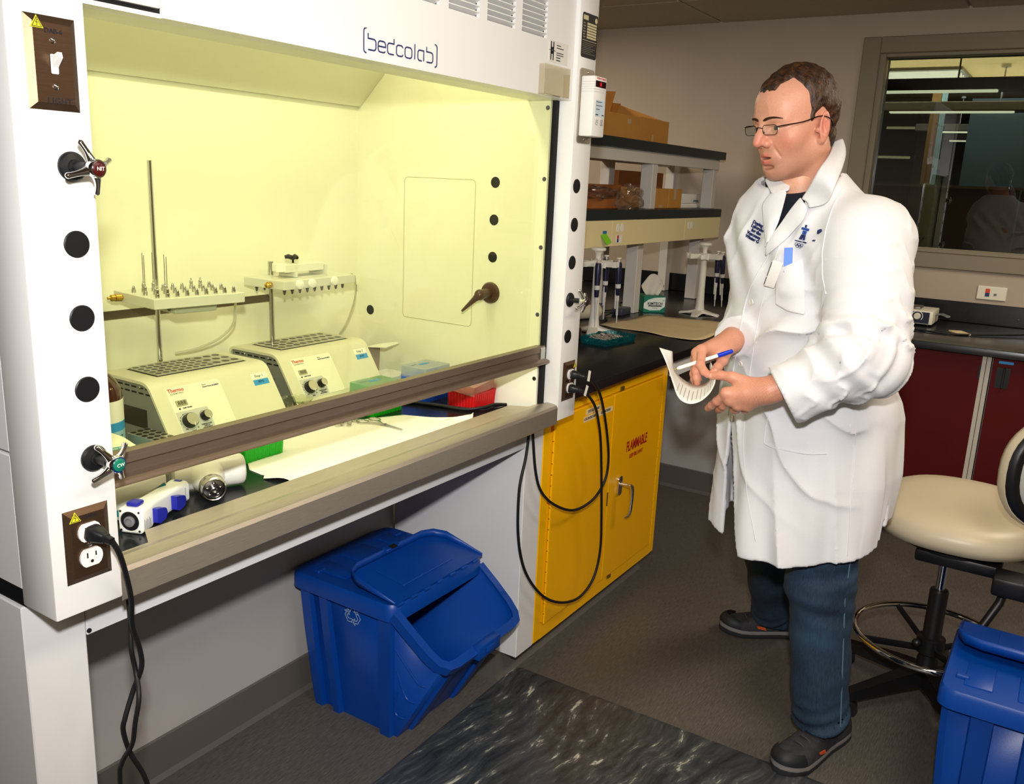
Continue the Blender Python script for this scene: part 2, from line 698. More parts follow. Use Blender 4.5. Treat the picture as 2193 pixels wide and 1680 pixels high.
fr.build('window_frame', 'window_trim', wd)
MB().box((XW + 0.055, WY0 + 0.031, WZ0 + 0.021), (XW + 0.061, WY1 - 0.031, WZ1 - 0.019)).build('pane', 'window_glass', wd)

# the room behind the window
M('next_ceiling', (214, 190, 140), 0.8)
M('next_wall', (70, 88, 98), 0.6, var=0.1, vscale=2)
M('next_wood', (92, 66, 40), 0.5, var=0.25, vscale=6, stretch=(1, 8, 1))
M('next_post', (150, 112, 60), 0.5)
M('lamp_housing', (120, 112, 96), 0.4)
M('lamp_tube', (255, 244, 205), 0.4, emit=(255, 236, 180), estr=5.0)
X2 = 10.8
ZN = 2.39
struct('wall_beyond', MB().box((X2, -4.2, 0), (X2 + 0.1, 2.6, 2.9)), 'next_wall')
struct('ceiling_beyond', MB().box((XW + 0.14, -4.2, ZN), (X2, 2.6, ZN + 0.08)), 'next_ceiling')
struct('floor_beyond', MB().box((XW + 0.14, -4.2, -0.08), (X2, 2.6, 0)), 'vinyl_floor')
struct('wall_side_beyond', MB().box((XW + 0.14, 2.5, 0), (X2, 2.6, ZN)), 'next_wall')
struct('wall_end_beyond', MB().box((XW + 0.14, -4.2, 0), (X2, -4.1, ZN)), 'next_wall')
pt = thing('partition', 'brown wood panel partition seen behind the window glass', 'partition', (6.2, -1.0, 0))
for a_, b_ in ((-2.6, -1.75), (-1.74, -0.74), (-0.73, -0.24), (-0.23, -0.07), (-0.06, 0.44), (0.45, 1.4)):
    MB().box((6.2, a_, 0.02), (6.24, b_, 1.578), 0.003, 1).build('panel', 'next_wood', pt)
MB().box((6.18, -2.6, 1.579), (6.26, 1.4, 1.596)).build('cap_rail', 'window_trim', pt)
cl = thing('column', 'ochre column behind the partition in the next room', 'column', (6.87, -0.05, 0))
MB().box((6.8, -0.085, 0), (6.95, -0.02, ZN - 0.001), 0.004, 1).build('shaft', 'next_post', cl)
MB().box((6.8, -0.104, 0), (6.96, -0.0865, ZN - 0.001)).build('edge_strip', M('pale_edge', (150, 190, 205), 0.4), cl)
M('next_glass', (70, 92, 104), 0.3, var=0.15, vscale=1.5)
tag(MB().box((7.6, -2.4, 0.02), (7.64, -0.2, 2.30)).box((7.595, -0.62, 0.02), (7.645, -0.58, 2.30)).build('tall_screen', 'next_glass'), 'tall blue-grey screen far behind the partition', 'screen')
for (lx, ya, yb, ta, tb, lz, lab) in ((5.0, -0.74, 0.9, -0.62, 0.8, 2.075, 'long hanging tube lamp nearest to the window, highest of its row'),
                                      (6.3, -0.85, 0.6, -0.615, 0.16, 2.075, 'second hanging tube lamp behind the window glass'),
                                      (8.3, -1.6, 0.3, -1.5, 0.12, 2.075, 'third hanging tube lamp behind the ochre column'),
                                      (9.6, -1.6, 0.35, -1.5, 0.175, 2.075, 'farthest hanging tube lamp behind the ochre column')):
    lt = thing('hanging_lamp', lab, 'lamp', (lx, (ya + yb) / 2, lz), group='hanging tube lamps in the next room')
    MB().box((lx - 0.08, ya, lz + 0.012), (lx + 0.08, yb, lz + 0.075), 0.006, 1).build('housing', 'lamp_housing', lt)
    MB().box((lx - 0.07, ta, lz), (lx - 0.02, tb, lz + 0.014), 0.004, 1).build('tube', 'lamp_tube', lt)
    for yy in (ya + 0.33, yb - 0.35):
        MB().cyl((lx, yy, lz + 0.075), (lx, yy, ZN - 0.01), 0.005, n=6).cyl((lx, yy, ZN - 0.02), (lx, yy, ZN - 0.001), 0.03, n=12).build('hanger', 'steel', lt)
for (lx, ya, yb, lz, lab) in ((10.5, 0.64, 0.985, 2.25, 'short strip lamp glowing high on the dark far wall'),
                              (10.5, 0.67, 1.2, 1.925, 'lower strip lamp glowing on the dark far wall')):
    lt = thing('strip_lamp', lab, 'lamp', (lx, (ya + yb) / 2, lz), group='strip lamps on the far wall')
    MB().box((lx, ya, lz), (X2 - 0.002, yb, lz + 0.05), 0.004, 1).build('housing', 'lamp_housing', lt)
    MB().box((lx - 0.006, ya + 0.01, lz + 0.008), (lx - 0.0005, yb - 0.01, lz + 0.034)).build('tube', M('lamp_tube_soft', (255, 240, 200), 0.4, emit=(250, 222, 150), estr=1.3), lt)
vn = thing('ceiling_vent', 'shiny slatted air vent in the ceiling beyond the window', 'vent', (6.7, 0.0, ZN))
MB().box((6.35, -0.25, ZN - 0.02), (7.0, 0.3, ZN - 0.001)).build('frame', 'dark_steel', vn)
for k in range(5):
    MB().extr([(6.40 + 0.12 * k, ZN - 0.021), (6.45 + 0.12 * k, ZN - 0.055), (6.47 + 0.12 * k, ZN - 0.05), (6.43 + 0.12 * k, ZN - 0.021)], -0.23, 0.28, 'y').build('slat', 'chrome', vn)

# ================================================================== FUME HOOD
hood = thing('fume_hood', 'large white fume hood with a glass sash and lit cream interior', 'fume hood', (0.76, 0.42, 0.88))
lp = MB().box((0, 0, 0.856), (0.1045, 0.088, 2.26), 0.003).build('left_post', 'white_paint', hood)
MB().box((1.426, 0.0, 0.856), (1.524, 0.1, 2.26), 0.003).build('right_post', 'white_paint', hood)
# outer side of the hood in two sheets with a seam
MB().box((0.002, 0.089, 0.879), (0.03, 0.84, 1.088), 0.002, 1).build('side_panel', 'white_panel', hood)
MB().box((0.002, 0.089, 1.092), (0.03, 0.84, 2.26), 0.002, 1).build('side_panel', 'white_panel', hood)
MB().box((1.50, 0.1, 0.912), (1.522, 0.84, 2.26), 0.002, 1).build('side_panel', 'white_panel', hood)
# header with a small access panel at the left and the louvres cut in
HB = 1.703
lv_cols = [(0.765, 0.872), (0.902, 1.010), (1.039, 1.150), (1.178, 1.289)]
LZ0, LZ1 = 1.832, 2.10
hd = MB()
hd.box((0.233, 0.012, HB), (1.4255, 0.02, LZ0))
hd.box((0.233, 0.012, LZ1), (1.4255, 0.02, 2.26))
xs = [0.233] + [v for c in lv_cols for v in c] + [1.4255]
for a, b in zip(xs[0::2], xs[1::2]):
    hd.box((a, 0.012, LZ0), (b, 0.02, LZ1))
hd.box((0.105, 0.02, HB), (1.4255, 0.128, HB + 0.006))
hdr = hd.build('header', 'white_paint', hood)
MB().box((0.105, 0.012, HB + 0.012), (0.2295, 0.022, 2.26), 0.0015, 1).build('access_panel', 'white_paint', hood)
MB().box((0.105, 0.0205, HB + 0.0005), (0.234, 0.026, 2.26)).build('gap_strip', 'black_gap', hood)
MB().box((0.24, 0.045, 1.80), (1.42, 0.05, 2.2)).build('louver_backing', M('shade_grey', (90, 90, 90), 0.7), hood)
slat = None
for (a, b) in lv_cols:
    for k in range(22):
        z = LZ0 + 0.0122 * k
        if z + 0.0122 > LZ1:
            break
        MB().add([(a, 0.0115, z + 0.0115), (b, 0.0115, z + 0.0115), (b, 0.032, z + 0.001), (a, 0.032, z + 0.001),
                  (a, 0.0115, z + 0.0095), (b, 0.0115, z + 0.0095), (b, 0.031, z), (a, 0.031, z)],
                 [(0, 1, 2, 3), (7, 6, 5, 4), (0, 4, 5, 1), (2, 6, 7, 3), (0, 3, 7, 4), (1, 5, 6, 2)]).build('louver_slat', 'white_paint', hdr, 0)

# --- maker's logo drawn as strokes
def logo():
    L = []
    r = 0.0055
    H, xh = 0.027, 0.0185

    def put(pl, ox, closed=False):
        L.append(([(x + ox, y) for x, y in pl], closed))
    # brackets
    put([(0.0045, 0.0345)] + arc(0.005, 0.029, 0.0055, 90, 180, 5) + arc(0.005, -0.0005, 0.0055, 180, 270, 5) + [(0.006, -0.006)], 0.0)
    # b
    put([(0, H), (0, xh)] + [(0.012, xh)] + arc(0.0135, xh - r, r, 90, 0, 5)[1:] + arc(0.0135, r, r, 0, -90, 5) + [(0, 0)], 0.010)
    # e
    put([(0.0005, 0.0095), (0.0185, 0.0095)] + arc(0.0185 - r, xh - r, r, 0, 90, 5) + arc(r, xh - r, r, 90, 180, 5) + arc(r, r, r, 180, 270, 5) + arc(0.0185 - r, r, r, 270, 330, 3), 0.0345)
    # d
    put([(0.0165, H), (0.0165, xh)] + arc(r, xh - r, r, 90, 180, 5) + arc(r, r, r, 180, 270, 5) + [(0.0165, 0)], 0.058)
    # c
    put(arc(0.0175 - r, xh - r, r, 20, 90, 4) + arc(r, xh - r, r, 90, 180, 5) + arc(r, r, r, 180, 270, 5) + arc(0.0175 - r, r, r, 270, 340, 4), 0.081)
    # o
    put(arc(0.0185 - r, xh - r, r, 0, 90, 5) + arc(r, xh - r, r, 90, 180, 5) + arc(r, r, r, 180, 270, 5) + arc(0.0185 - r, r, r, 270, 360, 5), 0.1035, True)
    # l
    put([(0, 0), (0, H)], 0.130)
    # a
    put([(0.0165, 0), (0.0165, xh)] + arc(r, xh - r, r, 90, 180, 5) + arc(r, r, r, 180, 270, 5) + [(0.0115, 0)], 0.1385)
    # b
    put([(0, H), (0, xh)] + [(0.011, xh)] + arc(0.0125, xh - r, r, 90, 0, 5)[1:] + arc(0.0125, r, r, 0, -90, 5) + [(0, 0)], 0.163)
    # closing bracket
    put([(-0.0045, 0.0345)] + arc(-0.005, 0.029, 0.0055, 90, 0, 5) + arc(-0.005, -0.0005, 0.0055, 0, -90, 5) + [(-0.006, -0.006)], 0.1925)
    return L


ribbon(logo(), 0.0026, on_y(0.651, 0.0114, 1.7205) @ Matrix.Diagonal((1.115, 1.04, 1, 1))).build('lettering', 'ink_blue', hood, 0)['label'] = 'dark blue lettering of the maker between brackets'

# --- interior
MB().box((1.402, 0.058, 0.879), (1.410, 0.74, 2.12)).build('liner_wall', 'liner', hood)
MB().box((0.108, 0.089, 0.879), (0.116, 0.74, 2.12)).build('liner_wall', 'liner', hood)
MB().box((0.116, 0.72, 1.165), (1.402, 0.727, 1.72)).build('back_baffle', 'liner', hood)
MB().box((0.116, 0.72, 0.879), (1.402, 0.727, 1.143)).build('back_baffle', 'liner', hood)
MB().box((1.056, 0.7205, 1.143), (1.402, 0.726, 1.165)).build('back_baffle', 'liner', hood)
MB().box((0.45, 0.728, 1.130), (1.06, 0.738, 1.178)).build('baffle_slot', 'slot_metal', hood)
MB().box((0.116, 0.739, 0.879), (1.402, 0.745, 2.12)).build('rear_panel', 'liner', hood)
MB().extr([(0.708, 1.690), (0.3, 2.09), (0.3, 2.098), (0.708, 1.698)], 0.117, 1.401).build('sloped_baffle', 'liner', hood)
MB().box((0.108, 0.05, 2.10), (1.41, 0.74, 2.12)).build('roof', 'liner', hood)
MB().box((0.108, 0.125, 1.709), (1.41, 0.130, 2.12)).build('inner_header', 'white_panel', hood)
MB().box((1.3965, 0.7205, 0.882), (1.4005, 0.7235, 1.69)).build('corner_trim', 'liner_edge', hood)
# sash track
MB().box((1.411, 0.046, 0.90), (1.4255, 0.060, 2.1)).build('sash_track', 'black_gap', hood)
MB().box((1.403, 0.0585, 0.90), (1.4115, 0.0625, 2.1)).build('track_strip', 'grey_plastic', hood)
MB().box((0.1055, 0.05, 0.90), (0.112, 0.07, 2.1)).build('sash_track', 'black_gap', hood)
# fittings on the right liner wall
def disc(x, y, z, r, m, nm, par):
    return MB().lathe([(0.0005, 0), (r * 0.93, 0), (r, -0.0012), (r, -0.004)][::-1], (x, y, z), (-1, 0, 0), 24).build(nm, m, par)
for z in (1.492, 1.392, 1.291):
    disc(1.4015, 0.22, z, 0.0155, 'black_plastic', 'hole_plug', hood)
disc(1.4015, 0.667, 1.093, 0.0155, 'black_plastic', 'hole_plug', hood)
for z in (1.684, 1.506, 1.329, 1.149, 0.971):
    disc(1.4015, 0.0665, z, 0.0062, 'black_plastic', 'screw', hood)
# removable service panel: its outline as a fine groove
pp_ = rect_path(0.252, 0.408, 0.012, 4)
ribbon([(pp_, True)], 0.0016, on_x(1.4018, 0.411, 1.292), 0.0002).build('panel_joint', 'liner_edge', hood, 0)
nz = MB().lathe([(0.001, 0.012), (0.026, 0.010), (0.030, 0.004), (0.030, 0.0)][::-1], (1.402, 0.222, 1.192), (-1, 0, 0), 28)
hb = nz.build('hose_nozzle', M('brown_nozzle', (78, 52, 42), 0.28), hood)
bar = MB().cyl((1.394, 0.222, 1.192), (1.355, 0.222, 1.192), 0.0145, 0.0125).ell((1.352, 0.224, 1.19), 0.0155, 16, 10)
d0 = Vector((1.350, 0.226, 1.188))
dv = Vector((-0.16, 0.62, -0.62)).normalized()
prof = [(0.011, 0.0), (0.0095, 0.012)]
for k in range(7):
    t = 0.014 + k * 0.0068
    rr = 0.0088 - 0.0007 * k
    prof += [(rr, t), (rr * 0.78, t + 0.0062)]
prof += [(0.0034, 0.0665), (0.001, 0.068)]
bar.lathe(prof, d0, dv, 16)
bar.build('hose_barb', 'brown_nozzle', hb)

# sash: glass and stainless rail
sash = MB().box((0.108, 0.052, 1.052), (1.4125, 0.058, 1.80)).build('sash_glass', 'sash_glass', hood)
MB().extr([(0.044, 1.066), (0.064, 1.066), (0.066, 1.030), (0.060, 1.022), (0.030, 1.018), (0.026, 1.022), (0.028, 1.027), (0.046, 1.032), (0.047, 1.046), (0.041, 1.050)], 0.106, 1.4135).build('sash_rail', 'stainless_dark', sash)
MB().box((1.385, 0.040, 1.024), (1.412, 0.062, 1.062), 0.002, 1).build('rail_end', 'steel', sash)
# airfoil sill
sill = MB().extr([(0.004, 0.846), (0.0, 0.850), (0.0, 0.894), (0.004, 0.901), (0.012, 0.9035), (0.034, 0.905), (0.056, 0.8985), (0.060, 0.8985), (0.060, 0.8955), (0.034, 0.901), (0.008, 0.898), (0.004, 0.892)], 0.105, 1.4255)
sill.build('airfoil_sill', 'stainless', hood, 14)
MB().add([(0.19, 0.056, 0.8983), (1.375, 0.056, 0.8983), (1.352, 0.112, 0.8965), (0.222, 0.112, 0.8965), (0.19, 0.056, 0.896), (1.375, 0.056, 0.896), (1.352, 0.112, 0.894), (0.222, 0.112, 0.894)],
         [(0, 1, 2, 3), (7, 6, 5, 4), (0, 4, 5, 1), (1, 5, 6, 2), (2, 6, 7, 3), (3, 7, 4, 0)]).build('sill_flange', 'stainless', hood, 0)
for xx in (0.13, 1.36):
    MB().box((xx, 0.030, 0.879), (xx + 0.02, 0.055, 0.897)).build('sill_bracket', 'dark_steel', hood)

# plates on the posts
def plate(x0, x1, z0, z1, nm, lab):
    mb = MB()
    e = 0.009
    ys_ = (-0.0002, -0.0055)
    vs = [(x0, ys_[0], z0), (x1, ys_[0], z0), (x1, ys_[0], z1), (x0, ys_[0], z1),
          (x0 + e, ys_[1], z0 + e), (x1 - e, ys_[1], z0 + e), (x1 - e, ys_[1], z1 - e), (x0 + e, ys_[1], z1 - e)]
    mb.add(vs, [(4, 5, 6, 7), (0, 1, 5, 4), (1, 2, 6, 5), (2, 3, 7, 6), (3, 0, 4, 7)])
    o = mb.build(nm, 'bronze_plate', hood, 10)
    o['label'] = lab
    return o


def sticker(par, x, z, s, y=-0.0062):
    MB().prism([(-s, -s * 0.75), (s, -s * 0.75), (0, s)], 0, 0.0004, on_y(x, y, z)).build('warning_sticker', 'yellow_sticker', par, 0)
    ribbon([([(-s * .72, -s * .6), (s * .72, -s * .6), (0, s * .68)], True), ([(0.1 * s, 0.4 * s), (-0.12 * s, -0.02 * s), (0.12 * s, -0.02 * s), (-0.06 * s, -0.45 * s)], False)], s * 0.1, on_y(x, y - 0.0006, z)).build('warning_symbol', 'ink', par, 0)


def receptacle(par, x, z):
    mb = MB()
    pl = [(px, pz) for px, pz in arc(0, 0, 0.0172, -55, 55, 6) + arc(0, 0, 0.0172, 125, 235, 6)]
    pl = [(p[0], max(-0.0135, min(0.0135, p[1]))) for p in pl]
    mb.prism(pl, 0, 0.0035, on_y(x, -0.0055, z))
    o = mb.build('receptacle', 'white_plastic', par)
    MB().box((x - 0.0075, -0.0093, z + 0.000), (x - 0.0055, -0.0088, z + 0.008)).box((x + 0.0055, -0.0093, z + 0.001), (x + 0.0075, -0.0088, z + 0.0075)).cyl((x, -0.0088, z - 0.006), (x, -0.0093, z - 0.006), 0.0025, n=10).build('slot', 'black_gap', par)
    return o


sp = plate(0.022, 0.0895, 1.5615, 1.676, 'switch_plate', 'bronze-toned switch plate near the top of the left post')
sticker(sp, 0.036, 1.6655, 0.0085)
text('lettering', 'DAB-6', 0.0085, 'ink', sp, (0.0575, -0.006, 1.6575))
text('lettering', 'LIGHT', 0.0105, 'ink', sp, (0.060, -0.006, 1.573), space=1.15)
for z in (1.6465, 1.5905):
    MB().lathe([(0.0038, 0), (0.0038, 0.001), (0.001, 0.0022)], (0.0555, -0.0055, z), (0, -1, 0), 14).build('screw', 'chrome', sp)
tg = MB().box((0.0505, -0.008, 1.606), (0.0605, -0.0055, 1.630), 0.001, 1)
tg.add([(0.0515, -0.0078, 1.614), (0.0595, -0.0078, 1.614), (0.0595, -0.0078, 1.627), (0.0515, -0.0078, 1.627), (0.0525, -0.0215, 1.6255), (0.0585, -0.0215, 1.6255), (0.0585, -0.0195, 1.632), (0.0525, -0.0195, 1.632)],
       [(0, 1, 5, 4), (1, 2, 6, 5), (2, 3, 7, 6), (3, 0, 4, 7), (4, 5, 6, 7)])
tg.build('toggle', 'white_plastic', sp)

op1 = plate(0.020, 0.0889, 0.905, 1.017, 'outlet_plate', 'brushed metal outlet plate low on the left post')
sticker(op1, 0.035, 1.0068, 0.0088)
text('lettering', 'DAB-6', 0.007, 'ink', op1, (0.058, -0.006, 1.0035))
receptacle(op1, 0.0545, 0.9805)
receptacle(op1, 0.0545, 0.9415)
MB().lathe([(0.0034, 0), (0.0034, 0.001), (0.001, 0.002)], (0.0545, -0.0055, 0.961), (0, -1, 0), 12).build('screw', 'chrome', op1)
op2 = plate(1.4425, 1.509, 0.909, 1.019, 'outlet_plate', 'brushed metal outlet plate low on the right post')
sticker(op2, 1.499, 1.006, 0.0085)
receptacle(op2, 1.476, 0.9835)
receptacle(op2, 1.476, 0.9445)
MB().lathe([(0.0034, 0), (0.0034, 0.001), (0.001, 0.002)], (1.476, -0.0055, 0.964), (0, -1, 0), 12).build('screw', 'chrome', op2)


def plug(x, z):
    MB().lathe([(0.0005, 0.0026), (0.017, 0.0024), (0.0182, 0.0014), (0.0182, -0.002)][::-1], (x, 0, z), (0, -1, 0), 28).build('hole_plug', 'black_plastic', hood)


def valve(x, z, index, imat, ang, tip=(0.006, -0.048, -0.001)):
    """cross handle: escutcheon, stem, four swept arms, coloured index button"""
    o = MB().lathe([(0.0195, -0.001), (0.0195, 0.003), (0.017, 0.006), (0.0095, 0.0075), (0.0085, 0.011)], (x, 0, z), (0, -1, 0), 28).build('valve_handle', 'black_plastic', hood)
    c = Vector((x + tip[0], tip[1], z + tip[2]))
    ax = (c - Vector((x, 0, z))).normalized()
    u, v, _ = frame_for(ax)
    MB().cyl((x, -0.008, z), c - ax * 0.014, 0.0062, 0.0075, 14).build('stem', 'black_plastic', o)
    mb = MB()
    mb.lathe([(0.0075, -0.018), (0.0105, -0.012), (0.0125, -0.004), (0.0125, 0.0015), (0.0115, 0.0035)], c, ax, 24)
    for k in range(4):
        a = ang + k * PI / 2
        d = u * math.cos(a) + v * math.sin(a)
        pts, rr = [], []
        for t in range(9):
            s = t / 8
            pts.append(c + d * (0.006 + 0.027 * s) + ax * (-0.006 + 0.0005 * s - 0.010 * s * s))
            rr.append(0.0075 - 0.0042 * math.sin(s * PI * 0.62) + 0.0006 * s)
        mb.tube(pts, rr, 10)
        mb.ell(pts[-1], 0.0043, 10, 6)
    mb.build('cross_arms', 'chrome', o, 60)
    MB().lathe([(0.0095, 0.002), (0.0095, 0.0048), (0.0075, 0.0062), (0.001, 0.0066)], c, ax, 24).build('index_button', imat, o)
    if index:
        mt = Matrix((( u.x, v.x, ax.x), (u.y, v.y, ax.y), (u.z, v.z, ax.z)))
        # keep the letters upright on the button
        zz = (Vector((0, 0, 1)) - ax * ax.z).normalized()
        xx = zz.cross(ax)
        mt = Matrix(((xx.x, zz.x, ax.x), (xx.y, zz.y, ax.y), (xx.z, zz.z, ax.z)))
        text('lettering', index, 0.0072, 'paper_white', o, c + ax * 0.0069, mt)


M('index_maroon', (70, 16, 14), 0.3)
M('index_green', (16, 112, 88), 0.3)
M('index_dark', (40, 24, 30), 0.3)
for z in (1.390, 1.289, 1.188):
    plug(0.071, z)
for z in (1.492, 1.392, 1.292, 1.091):
    plug(1.457, z)
valve(0.072, 1.492, 'NIT', 'index_maroon', 0.32)
valve(0.073, 1.086, 'CW', 'index_green', 0.62)
valve(1.456, 1.192, None, 'index_dark', 0.5)

# labels on the header and right post
MB().box((1.302, 0.0108, 1.783), (1.392, 0.0118, 1.832)).build('sticker', M('sticker_clear', (226, 222, 212), 0.5), hood)
hm = MB()
for x in (1.3085, 1.3195):
    hm.box((x, 0.0102, 1.787), (x + 0.004, 0.0107, 1.829))
hm.box((1.3085, 0.0102, 1.8105), (1.3235, 0.0107, 1.8165)).box((1.3085, 0.0102, 1.801), (1.3235, 0.0107, 1.808)).box((1.301, 0.0102, 1.8085), (1.331, 0.0107, 1.8098))
hm.build('emblem', 'ink', hood, 0)
for k, (t, z) in enumerate((('Certified by', 1.823), ('H.T. Controls Ltd', 1.817), ('Laboratory fume hood', 1.806), ('Certification', 1.801), ('604-000-0000', 1.795), ('1-800-000', 1.789))):
    if k in (4, 5):
        ribbon([([(0, 0), (0.02, 0)], False)], 0.0022, on_y(1.336, 0.0104, z)).build('print_line', 'ink', hood, 0)
    else:
        ribbon([([(0, 0), (0.034 if k else 0.02, 0)], False)], 0.0018, on_y(1.336, 0.0104, z)).build('print_line', 'ink', hood, 0)
# clear acrylic pocket
ac = MB().box((1.262, -0.006, 1.704), (1.382, -0.0045, 1.773), 0.0005, 1).box((1.262, -0.0045, 1.704), (1.264, 0.0115, 1.773)).box((1.262, -0.0045, 1.704), (1.382, 0.0115, 1.7055)).box((1.38, -0.0045, 1.704), (1.382, 0.0115, 1.76))
glassy('acrylic', (246, 243, 234), refl=1.0, ior=1.5, milk=0.08, milk_rgb=(240, 232, 214))
ac.build('document_pocket', 'acrylic', hood, 20)
# rating plate
rp = MB().prism(rect_path(0.081, 0.106, 0.006, 3), 0, 0.0008, on_y(1.4785, -0.0004, 1.864)).build('rating_plate', 'black_plastic', hood)
rl = MB()
M('plate_gold', (206, 194, 150), 0.4)
for k in range(6):
    z = 1.890 - 0.0065 * k
    rl.box((1.4625, -0.0016, z), (1.512, -0.0012, z + 0.0048))
rl.box((1.4415, -0.0016, 1.900), (1.4665, -0.0012, 1.911)).cyl((1.5085, -0.0012, 1.9045), (1.5085, -0.0016, 1.9045), 0.0065, n=18)
rl.box((1.4415, -0.0016, 1.8515), (1.515, -0.0012, 1.8525))
rl.build('data_fields', 'plate_gold', rp, 0)
sm = MB()
for k in range(7):
    sm.box((1.4425, -0.0015, 1.846 - 0.0042 * k), (1.512 - 0.012 * (k % 3), -0.0012, 1.8468 - 0.0042 * k))
for k in range(6):
    sm.box((1.4425, -0.0015, 1.8905 - 0.0065 * k), (1.452 + 0.003 * (k % 2), -0.0012, 1.8935 - 0.0065 * k))
sm.build('print_line', M('plate_gold_dim', (140, 132, 104), 0.5), rp, 0)

# airflow monitor hung on the right post
am = thing('airflow_monitor', 'white airflow monitor with a red digit display on the right post of the hood', 'monitor', (1.478, 0, 1.692))
MB().prism(rect_path(0.076, 0.184, 0.010, 4), 0, 0.0025, on_y(1.477, -0.0003, 1.693)).build('mount_plate', 'stainless', am)
for z in (1.776, 1.611):
    MB().lathe([(0.0042, 0), (0.0042, 0.001), (0.001, 0.0024)], (1.477, -0.0028, z), (0, -1, 0), 14).build('screw', 'chrome', am)
MB().box((1.444, -0.0028, 1.618), (1.512, -0.042, 1.766), 0.004, 2).build('body', 'white_plastic', am)
g = MB()
for k in range(5):
    g.box((1.4435, -0.006, 1.7275 + 0.0058 * k), (1.5125, -0.0426, 1.7283 + 0.0058 * k))
g.build('groove', M('groove_grey', (196, 196, 192), 0.5), am, 0)
MB().box((1.450, -0.0428, 1.739), (1.506, -0.0422, 1.7545)).build('display', M('display_dark', (40, 6, 8), 0.2), am)
dg_ = ribbon([([(0, 0), (0, 0.009)], False), ([(0.006, 0), (0.006, 0.009)], False)], 0.0014, on_y(1.474, -0.0429, 1.7422))
dg_.build('digit', M('led_red', (255, 40, 40), 0.4, emit=(255, 30, 30), estr=1.5), am, 0)
text('lettering', 'Airflow Control', 0.0075, 'ink_red', am, (1.478, -0.0428, 1.7605))
MB().box((1.456, -0.0427, 1.6675), (1.506, -0.0422, 1.708)).build('label', M('label_pale_blue', (198, 214, 224), 0.5), am)
pm = MB()
for k, wv in enumerate((0.03, 0.034, 0.02)):
    pm.box((1.459, -0.043, 1.703 - 0.009 * k), (1.459 + wv, -0.0428, 1.7045 - 0.009 * k))
pm.box((1.458, -0.043, 1.671), (1.472, -0.0428, 1.6735)).box((1.492, -0.043, 1.671), (1.503, -0.0428, 1.6735))
pm.build('print_line', 'ink', am, 0)
ribbon([([(0, 0), (0.011, 0), (0.011, 0.011), (0, 0.011)], True), ([(0.002, 0.004), (0.005, 0.008), (0.009, 0.004)], False)], 0.0009, on_y(1.462, -0.0424, 1.648)).build('button_symbol', 'ink', am, 0)
ribbon([([(0, 0), (0.011, 0), (0.011, 0.013), (0, 0.013)], True), ([(0.002, 0.002), (0.009, 0.011)], False), ([(0.009, 0.002), (0.002, 0.011)], False)], 0.0009, on_y(1.488, -0.0424, 1.647)).build('button_symbol', 'ink', am, 0)

# --- base of the hood
wt = tag(MB().box((0.004, 0.0885, 0.85), (1.528, 0.85, 0.878), 0.002, 1).build('hood_worktop', 'epoxy_black'), 'black epoxy worktop slab inside the fume hood', 'worktop')
bs = thing('hood_stand', 'white metal base frame carrying the fume hood', 'base', (0.76, 0.3, 0))
MB().box((0.002, 0.1, 0.0), (0.1, 0.60, 0.846), 0.002, 1).build('side_support', 'white_panel', bs)
MB().box((1.432, 0.1, 0.087), (1.529, 0.585, 0.849), 0.002, 1).build('side_support', 'white_panel', bs)
MB().box((0.101, 0.1, 0.757), (1.431, 0.12, 0.849), 0.0015, 1).build('apron', 'white_panel', bs)
MB().extr([(0.146, 0), (0.156, 0.014), (0.158, 0.087), (0.56, 0.087), (0.56, 0)], 1.41, 2.44).build('toe_base', 'baseboard_grey', bs)
MB().lathe([(0.004, 0), (0.004, 0.002), (0.001, 0.003)], (0.104, 0.1, 0.765), (0, -1, 0), 8).build('bolt', 'black_gap', bs)

# --- L-shaped black bench top, under-bench parts
ct = MB()
pl = [(1.532, 0.05), (3.45, 0.05), (3.45, -2.6), (XW - 0.002, -2.6), (XW - 0.002, 1.46), (1.532, 1.46)]
bm = bmesh.new()
vs_ = [bm.verts.new((x, y, 0.876)) for x, y in pl]
bm.faces.new(vs_)
ex = bmesh.ops.extrude_face_region(bm, geom=bm.faces[:])
bmesh.ops.translate(bm, verts=[v for v in ex['geom'] if isinstance(v, bmesh.types.BMVert)], vec=(0, 0, 0.032))
bmesh.ops.recalc_face_normals(bm, faces=bm.faces[:])
ed = [e for e in bm.edges if abs(e.verts[0].co.z - 0.908) < 1e-5 and abs(e.verts[1].co.z - 0.908) < 1e-5]
bmesh.ops.bevel(bm, geom=ed, offset=0.003, segments=2, profile=0.5, affect='EDGES')
ct.addbm(bm)
btop = tag(ct.build('bench_worktop', 'epoxy_black'), 'continuous black epoxy bench top running around the corner', 'worktop')
MB().box((XW - 0.02, -2.6, 0.909), (XW - 0.003, 1.46, 1.009), 0.002, 1).build('backsplash', 'epoxy_black', btop)
ap = tag(MB().box((2.452, 0.08, 0.80), (3.453, 0.10, 0.8755), 0.0015, 1).build('bench_apron', 'white_panel'), 'white apron panel below the bench top beside the yellow cabinet', 'panel')

